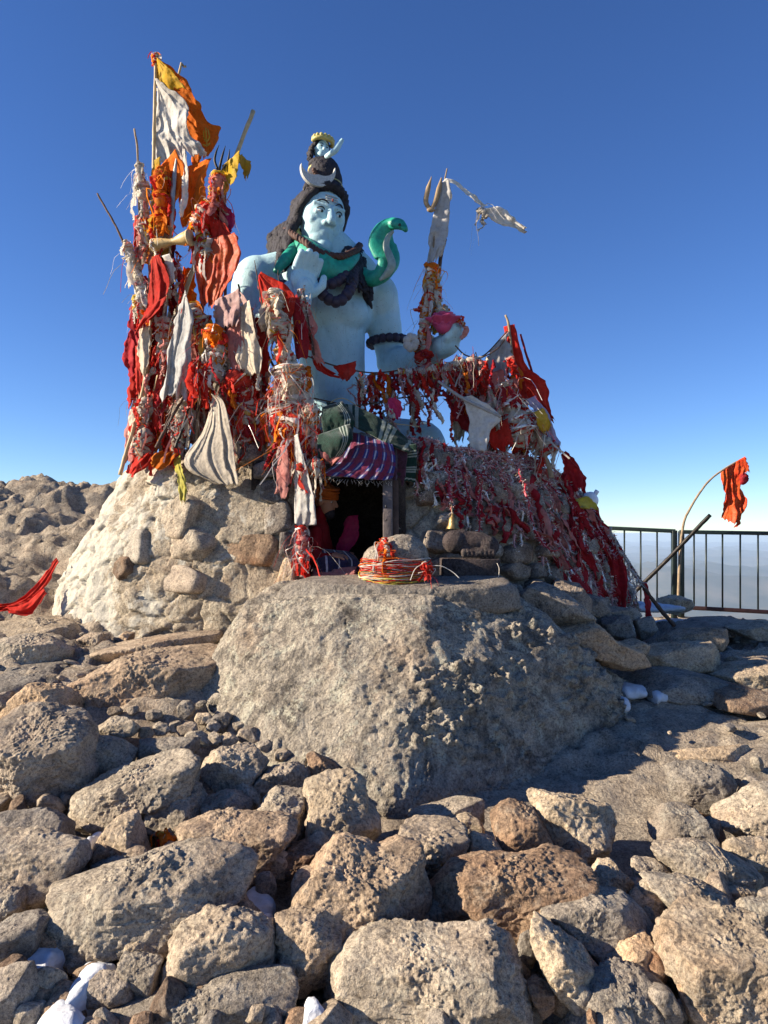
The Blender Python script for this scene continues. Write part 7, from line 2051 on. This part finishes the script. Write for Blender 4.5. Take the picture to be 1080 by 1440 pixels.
mb = MB(); V, F = eP(0, -.10, .74, .42, .46, .36); V = V + .012 * fbm(V * 22, 3, 7, .6, True)[:, None]; mb.add(V, F)
for k in range(6):
    a = np.linspace(0, 6.28, 24); mb.add(*tube_geo([HP(.42 * math.cos(t_), -.08 + .46 * math.sin(t_), .60 + .07 * k + .05 * math.sin(t_ + k)) for t_ in a], .05 * ph_, 7)[:2])
mb.part('head_wrap', cloth_mat('orange_turban', (.55, .13, .02), trans=.1), pe)
mb = MB(); V, F = eP(0, .25, .14, .20, .17, .20); V = V + .006 * fbm(V * 60, 3, 9, .6)[:, None]; mb.add(V, F); mb.part('beard', M['hair'], pe)
def small_hand(c, fwd, up, k, name):
    fwd = np.array(fwd, float); fwd /= np.linalg.norm(fwd); s = np.cross(fwd, up); s /= np.linalg.norm(s); u = np.cross(s, fwd)
    V, F = ico(3); sh = [(c + V[:, :1] * .040 * k * s + V[:, 1:2] * .045 * k * fwd + V[:, 2:] * .016 * k * u, F)]
    for x, l in ((-.030, .060), (-.010, .070), (.010, .066), (.030, .052)):
        a = c + s * x * k + fwd * .035 * k; b = a + fwd * l * .55 * k - u * .008 * k; d = b + fwd * l * .35 * k - u * .022 * k
        sh += [capsule(a, b, .0095 * k, .009 * k, 10), capsule(b, d, .009 * k, .007 * k, 10)]
    a = c - s * .036 * k - fwd * .02 * k; b = a - s * .022 * k + fwd * .03 * k; sh += [capsule(a, b, .012 * k, .010 * k, 10), capsule(b, b + fwd * .028 * k, .010 * k, .008 * k, 10)]
    fuse(name, sh, .0035, True, M['skin'], pe, iters=2)
small_hand(PP(474, 781, -.27), (.95, -.1, -.2), (0, -.3, 1), 1.0, 'hand'); small_hand(PP(486, 780, -.02), (.9, -.4, -.2), (0, -.3, 1), 1.0, 'hand')
cloth('lap_blanket', None, [(446, 772, -.20), (444, 790, -.30), (446, 812, -.34)], [(492, 776, -.16), (506, 790, -.22), (502, 808, -.26)], PY, 'navy_blanket', parent=pe, thickness=.012, folds=1.5, amp=.025, seed=220, ragged=.01, mid=.06)
cloth('cloth', 'pink cloth hanging inside the doorway behind the sitting person', [(488, 726), (478, 752), (470, 776)], [(504, 724), (503, 752), (486, 782)], 5.92, 'magenta', cat='cloth', seed=221, folds=2, amp=.03)
cloth('cloth', 'folded rose blanket on the doorway floor before the sitting person', [(440, 800, 0), (440, 808, -.06), (440, 814, -.1)], [(500, 798, 0), (500, 806, -.06), (498, 814, -.1)], 5.52, 'pink', cat='blanket', thickness=.02, folds=3, amp=.02, seed=222)

# ------------------------------------------------------------------ offerings on the ledge
li = thing('idol_stone', W(555, 815, 4.95), 'rounded idol stone bound with red, white and yellow threads on the ledge', 'idol stone')
q_ = 4.95 / FPX
me = fuse('stone', [ell_geo(W(566, 784, 4.96), (37 * q_, 36 * q_, 33 * q_), 4), ell_geo(W(556, 806, 4.97), (49 * q_, 46 * q_, 24 * q_), 4), ell_geo(W(534, 788, 4.93), (24 * q_, 26 * q_, 22 * q_), 4)], .008, True, M['rock_grey'], None, 4)
co = np.empty(len(me.vertices) * 3, np.float32); me.vertices.foreach_get('co', co); co = co.reshape(-1, 3); nn_ = np.empty(len(me.vertices) * 3, np.float32); me.vertices.foreach_get('normal', nn_)
co = co + nn_.reshape(-1, 3) * (.006 * fbm(co * 30, 4, 3, .6) + .003 * fbm(co * 80, 2, 5))[:, None]
me.vertices.foreach_set('co', co.astype(np.float32).ravel()); me.update(); link('stone', me, li)
lr = np.random.default_rng(12)
mb = MB(); k_ = 4.95 / FPX
for k in range(46):
    py = 791 + 26 * lr.uniform(0, 1) ** .8 if k > 10 else lr.uniform(790, 795)
    w_ = np.interp(py, [782, 796, 806, 817], [45, 48.5, 49.5, 49]) * k_ * lr.uniform(1.0, 1.06)
    c = W(556, py, 4.97); tl = lr.normal(0, .12); ph0 = lr.uniform(0, 6.28)
    P = [c + np.array([w_ * math.cos(t_), -.24 * lr.uniform(.98, 1.04) * math.sin(t_), tl * w_ * math.cos(t_ + ph0) + .004 * math.sin(5 * t_ + k)]) for t_ in np.linspace(0, 6.2832, 36)]
    V, F, _ = tube_geo(P, lr.choice([.0012, .0018, .0028]), 5); mb.add(V, F, int(lr.choice(5, p=[.34, .24, .28, .09, .05])))
for k in range(9):                                  # threads pulled over the top
    x0, x1 = lr.uniform(508, 540), lr.uniform(512, 560)
    P = [W(x0 + 8, lr.uniform(800, 812), 4.76), W(x0 + 12, 782, 4.80), W((x0 + x1) / 2 + 8, 767, 4.87), W(x1 + 12, 762, 4.95), W(x1 + 22, 770, 5.05)]
    V, F, _ = tube_geo(P, .0022, 5, 24); mb.add(V, F, int(lr.choice(5, p=[.3, .35, .15, .2, 0])))
for P in ([(600, 796, 4.73), (620, 796, 4.72), (636, 804, 4.72), (646, 813, 4.70)], [(596, 792, 4.73), (584, 800, 4.70), (577, 816, 4.69)], [(588, 806, 4.73), (612, 800, 4.72), (604, 812, 4.72)]):
    V, F, _ = tube_geo([W(*q) for q in P], .0024, 6, 30); mb.add(V, F, 1 if P[0][0] == 560 else 2)
o = mb.part('thread_winding', [M[x] for x in ('red', 'orange', 'white', 'yellow', 'lime')], li)
bundle('thread_tuft', None, [W(540, 760, 4.86), W(544, 768, 4.80), W(546, 782, 4.76)], [.022, .022, .015], 231, (.6, .35, .05, 0, 0, 0, 0, 0), 16, 90, flen=.045, parent=li, fdown=.2)
bundle('thread_tuft', None, [W(596, 790, 4.74), W(602, 800, 4.72), W(606, 808, 4.74)], [.02, .026, .02], 232, (.8, .15, .05, 0, 0, 0, 0, 0), 18, 50, flen=.04, parent=li)

tr = thing('stone_trough', W(662, 815, 5.2), 'dark rectangular stone trough standing on the ledge by the wall', 'trough')
a0 = W(622, 786, 5.08); a1 = W(703, 815, 5.08)
mb = MB()
x0, x1, z0, z1, y0, y1 = a0[0], a1[0], a1[2] - .02, a0[2], 5.06, 5.34
for lo, hi in (((x0, y0, z0), (x1, y0 + .05, z1)), ((x0, y1 - .05, z0), (x1, y1, z1)), ((x0, y0 + .05, z0), (x0 + .05, y1 - .05, z1)), ((x1 - .05, y0 + .05, z0), (x1, y1 - .05, z1)), ((x0 + .05, y0 + .05, z0), (x1 - .05, y1 - .05, z0 + .04))):
    V, F = box_geo(lo, hi, .008); mb.add(V, F)
mb.part('basin', M['soot'], tr)
cs = thing('carved_stone', W(662, 780, 5.2), 'dark worn carved stone figure lying in the trough', 'carving')
sh = [ell_geo(W(662, 764, 5.2), (.175, .10, .085), 4), ell_geo(W(640, 762, 5.18), (.09, .09, .085), 4), ell_geo(W(684, 768, 5.18), (.09, .09, .075), 4), ell_geo(W(648, 754, 5.2), (.07, .07, .05), 3)]
for k in range(8): sh.append(ell_geo(W(652 + k * 6, 778, 5.11), (.019, .03, .035), 3))
bo = fuse('figure', sh, .009, True, M['soot'], cs, iters=2)
# bell
be = thing('bell', W(637, 742, 5.34), 'small brass bell hanging against the stone wall right beside the door post'.replace(' right', ''), 'bell')
bc = W(637, 740, 5.35); bk = 5.35 / FPX
prof = [(0, 22), (2.5, 21.5), (3, 18), (5.5, 16), (6.5, 10), (7.5, 5), (9.5, 1.5), (10.2, 0), (9.2, 0)]
mb = MB(); P = [bc + UPV * (z - 4) * bk for _, z in prof]
a = np.linspace(0, 2 * np.pi, 28, endpoint=False)
V = np.concatenate([[p + r_ * bk * np.array([math.cos(t_), math.sin(t_), 0]) for t_ in a] for p, (r_, _) in zip(P, prof)])
F = [(i * 28 + j, i * 28 + (j + 1) % 28, (i + 1) * 28 + (j + 1) % 28, (i + 1) * 28 + j) for i in range(len(prof) - 1) for j in range(28)]
mb.add(V, F); mb.part('bell_body', M['brass'], be)
mb = MB(); mb.add(*tube_geo([bc + UPV * 10 * bk, bc - UPV * 7 * bk], .0035, 6)[:2]); mb.add(*ell_geo(bc - UPV * 7 * bk, (.009, .009, .011), 3)); mb.part('clapper', M['iron'], be)
mb = MB(); mb.add(*tube_geo([bc + UPV * 18 * bk, W(636, 722, 5.36), W(634, 700, 5.40)], .006, 6, 12)[:2]); mb.part('cord', M['wood'], be)
mb = MB(); mb.add(*tube_geo([W(701, 813, 5.0), W(702, 800, 5.0), W(699, 792, 5.0)], .0025, 6, 8)[:2]); mb.whole('incense_stick', M['white'], 'thin pale incense stick standing at the ledge end', 'incense stick')

# ------------------------------------------------------------------ railing at the edge of the summit
RY = 9.4
def rail_section(label, xs, x0, x1, ytop0, ytop1, ybot0, ybot1, posts, Y0, Y1, bottom=True):
    t = thing('railing', W((x0 + x1) / 2, ybot0, (Y0 + Y1) / 2), label, 'railing', None)
    f = lambda x: (x - x0) / (x1 - x0)
    Y_ = lambda x: Y0 + (Y1 - Y0) * f(x)
    yt = lambda x: ytop0 + (ytop1 - ytop0) * f(x); yb = lambda x: ybot0 + (ybot1 - ybot0) * f(x)
    mb = MB(); mb.add(*bar_geo(W(x0, yt(x0), Y_(x0)), W(x1, yt(x1), Y_(x1)), .055, .05, bevel=.005)); mb.part('top_rail', M['rail'], t)
    if bottom:
        mb = MB(); mb.add(*bar_geo(W(x0 + 4, yb(x0), Y_(x0)), W(x1, yb(x1), Y_(x1)), .05, .05, bevel=.005)); mb.part('bottom_rail', M['rust_rail'], t)
    for x in posts:
        mb = MB(); mb.add(*bar_geo(W(x, yb(x) + 14, Y_(x) + .004), W(x, yt(x) - 1, Y_(x) + .004), .062, .062, up=(0, 1, 0), bevel=.006)); mb.part('post', M['rail'], t)
    for x in xs:
        V, F, _ = tube_geo([W(x, yb(x), Y_(x) - .002), W(x, yt(x), Y_(x) - .002)], .011, 8); mb = MB(); mb.add(V, F); mb.part('bar', M['rail'], t)
rail_section('dark railing section with its end post, partly hidden by the shrine', (857, 878, 901, 924), 800, 950, 740, 747, 852, 856, (948,), 9.9, 9.4)
rail_section('dark railing section running out past the curved flag stick', (976, 993, 1016, 1041, 1066, 1090, 1114), 956, 1140, 748, 751, 854, 864, (958, 1140), 9.4, 9.3)
pole('pole', 'dark slanting bar propped against the railing', [(999, 724, 9.1), (950, 775, 9.25), (880, 846, 9.5)], .026, 'iron', seed=61, taper=.95)
t = thing('flag', W(958, 840, 9.25), 'red flag hanging from a bent stick tied to the railing post', 'flag')
V, F, _ = pole_geo([W(1046, 644, 9.2), W(1020, 659, 9.2), W(995, 680, 9.2), W(972, 715, 9.25), W(960, 750, 9.28), W(954, 850, 9.3)], .020, 62, taper=.5); mb = MB(); mb.add(V, F); mb.part('stick', M['wood'], t)
cloth('flag_cloth', None, [(1016, 662), (1019, 690), (1022, 712), (1021, 730)], [(1046, 642), (1043, 680), (1048, 706), (1040, 740)], 9.2, 'redsilk', parent=t, folds=2.3, amp=.05, seed=240, ragged=.03, flare=.7)
cloth('flag_corner', None, [(1038, 648), (1042, 658), (1044, 664)], [(1047, 643), (1051, 656), (1053, 666)], 9.17, 'redsilk', parent=t, folds=1, amp=.03, seed=241)
V, F = ell_geo(W(1045, 674, 9.15), (.05, .04, .07), 4); V = V + .03 * fbm(V * 18, 3, 8, .6, True)[:, None] * np.array([.6, -.5, .6]); mb = MB(); mb.add(V, F); mb.part('knot', M['deepred'], t)

# ------------------------------------------------------------------ old snow and small scraps
SN = [('bright snow lump between the tilted slab and the bumpy rock', [(328, 1280), (336, 1255), (345, 1235), (362, 1236), (382, 1250), (381, 1266), (366, 1282)], None),
      ('small snow piece below the bright snow lump', [(361, 1281), (384, 1284), (382, 1300), (366, 1303)], None),
      ('narrow snow remnant beside the stubby upright stone', [(116, 1165), (125, 1160), (138, 1172), (136, 1196), (119, 1202)], None),
      ('bluish snow patch under the grey wedge stone', [(48, 1342), (60, 1296), (78, 1300), (97, 1320), (86, 1344)], None),
      ('snow slab lying against the cube-like stone', [(102, 1336), (120, 1331), (150, 1344), (169, 1375), (140, 1380), (118, 1405), (106, 1395)], None),
      ('long snow tongue in the lowest corner of the rubble', [(48, 1384), (90, 1398), (122, 1420), (142, 1460), (58, 1460)], None),
      ('snow scrap wedged at the bottom edge between two slabs', [(424, 1392), (438, 1390), (462, 1418), (458, 1428), (430, 1430)], None),
      ('snow streak at the foot of the railing by the red tail', [(918, 872), (950, 866), (1000, 874), (1020, 880), (1000, 886), (950, 882)], 8.6),
      ('snow bank behind the leaning stick', [(884, 830), (905, 834), (935, 855), (950, 868), (920, 874), (888, 866)], 8.2),
      ('thin snow strip along the far side of the shaded slab', [(990, 952), (1030, 955), (1095, 968), (1095, 978), (1040, 968), (995, 960)], 5.6),
      ('flat snow patch on the shaded slab beside the boulder', [(856, 962), (880, 960), (904, 966), (900, 974), (872, 976)], 5.1),
      ('small snow scrap on the shaded slab', [(914, 972), (928, 970), (932, 982), (916, 984)], 5.05),
      ('low snow strip against the boulder flank', [(862, 976), (872, 982), (878, 992), (868, 994)], 4.9)]
def snow_sheet(lab, poly, Y_, seed, base):
    """a low drift lying on the ground: outline on the ground plane, a few centimetres thick"""
    p = np.array(poly, float); c = (p.min(0) + p.max(0)) / 2
    C = W(c[0], c[1], Y_); k = Y_ / FPX
    q = (p - c) * [1, -1] * k
    look = max(.30, (EYE[2] - C[2]) / Y_)
    q[:, 1] = np.clip(q[:, 1] / look, -.22, .22)                    # foreshortened in the picture: deeper on the ground
    Rp = outline_radius(q * 1.12)
    V, F = ico(5)
    rho = np.hypot(V[:, 0], V[:, 1]); ang = np.arctan2(V[:, 1], V[:, 0])
    Rv = np.interp(ang, np.linspace(-np.pi, np.pi, 721), Rp)
    X = np.stack([V[:, 0] * Rv, V[:, 1] * Rv, np.sign(V[:, 2]) * np.abs(V[:, 2]) ** .8 * base], 1)
    X[:, 2] += .022 * fbm(X * 9 + seed, 4, seed) + .35 * look * 0
    X[:, 0] += .012 * fbm(X * 14 + seed, 3, seed + 1); X[:, 1] += .02 * fbm(X * 14 + seed, 3, seed + 2)
    return centred('snow_patch', raw_mesh('snow_patch', X + C - [0, 0, .075 if base > .06 else .012], F, True, mats=[M['snow']]), lab, 'snow')


for k, (lab, poly, Y_) in enumerate(SN):
    base = .05
    if Y_ is None:
        g = sight_on_ground(np.mean([p[0] for p in poly]), min(1440, np.mean([p[1] for p in poly]))); Y_ = g[1] - .06; base = .075
    snow_sheet(lab, poly, Y_, 700 + k, base)

t = bundle('thread_bundle', 'scrap of orange thread caught between the rocks', [W(222, 1172, 3.25), W(232, 1178, 3.22), W(238, 1196, 3.2)], [.012, .02, .02], 260, (.2, .65, .05, .1, 0, 0, 0, 0), 20, 60, flen=.04, core='orange')
def tuft(label, px, py, Y, n, ln, seed):
    rg = np.random.default_rng(seed); mb = MB()
    for k in range(n):
        p = W(px + rg.normal(0, 9), py + rg.normal(0, 4), Y + rg.normal(0, .03)); d = np.array([rg.normal(0, .6), rg.normal(0, .5), rg.uniform(.3, 1)]); d /= np.linalg.norm(d); l = ln * rg.uniform(.5, 1.2)
        V, F, _ = tube_geo([p, p + d * l * .6, p + d * l + np.array([0, 0, -.3 * l])], np.array([.0022, .0016, .0006]), 4, 6); mb.add(V, F)
    return mb.whole('grass_tuft', M['straw'], label, 'grass')
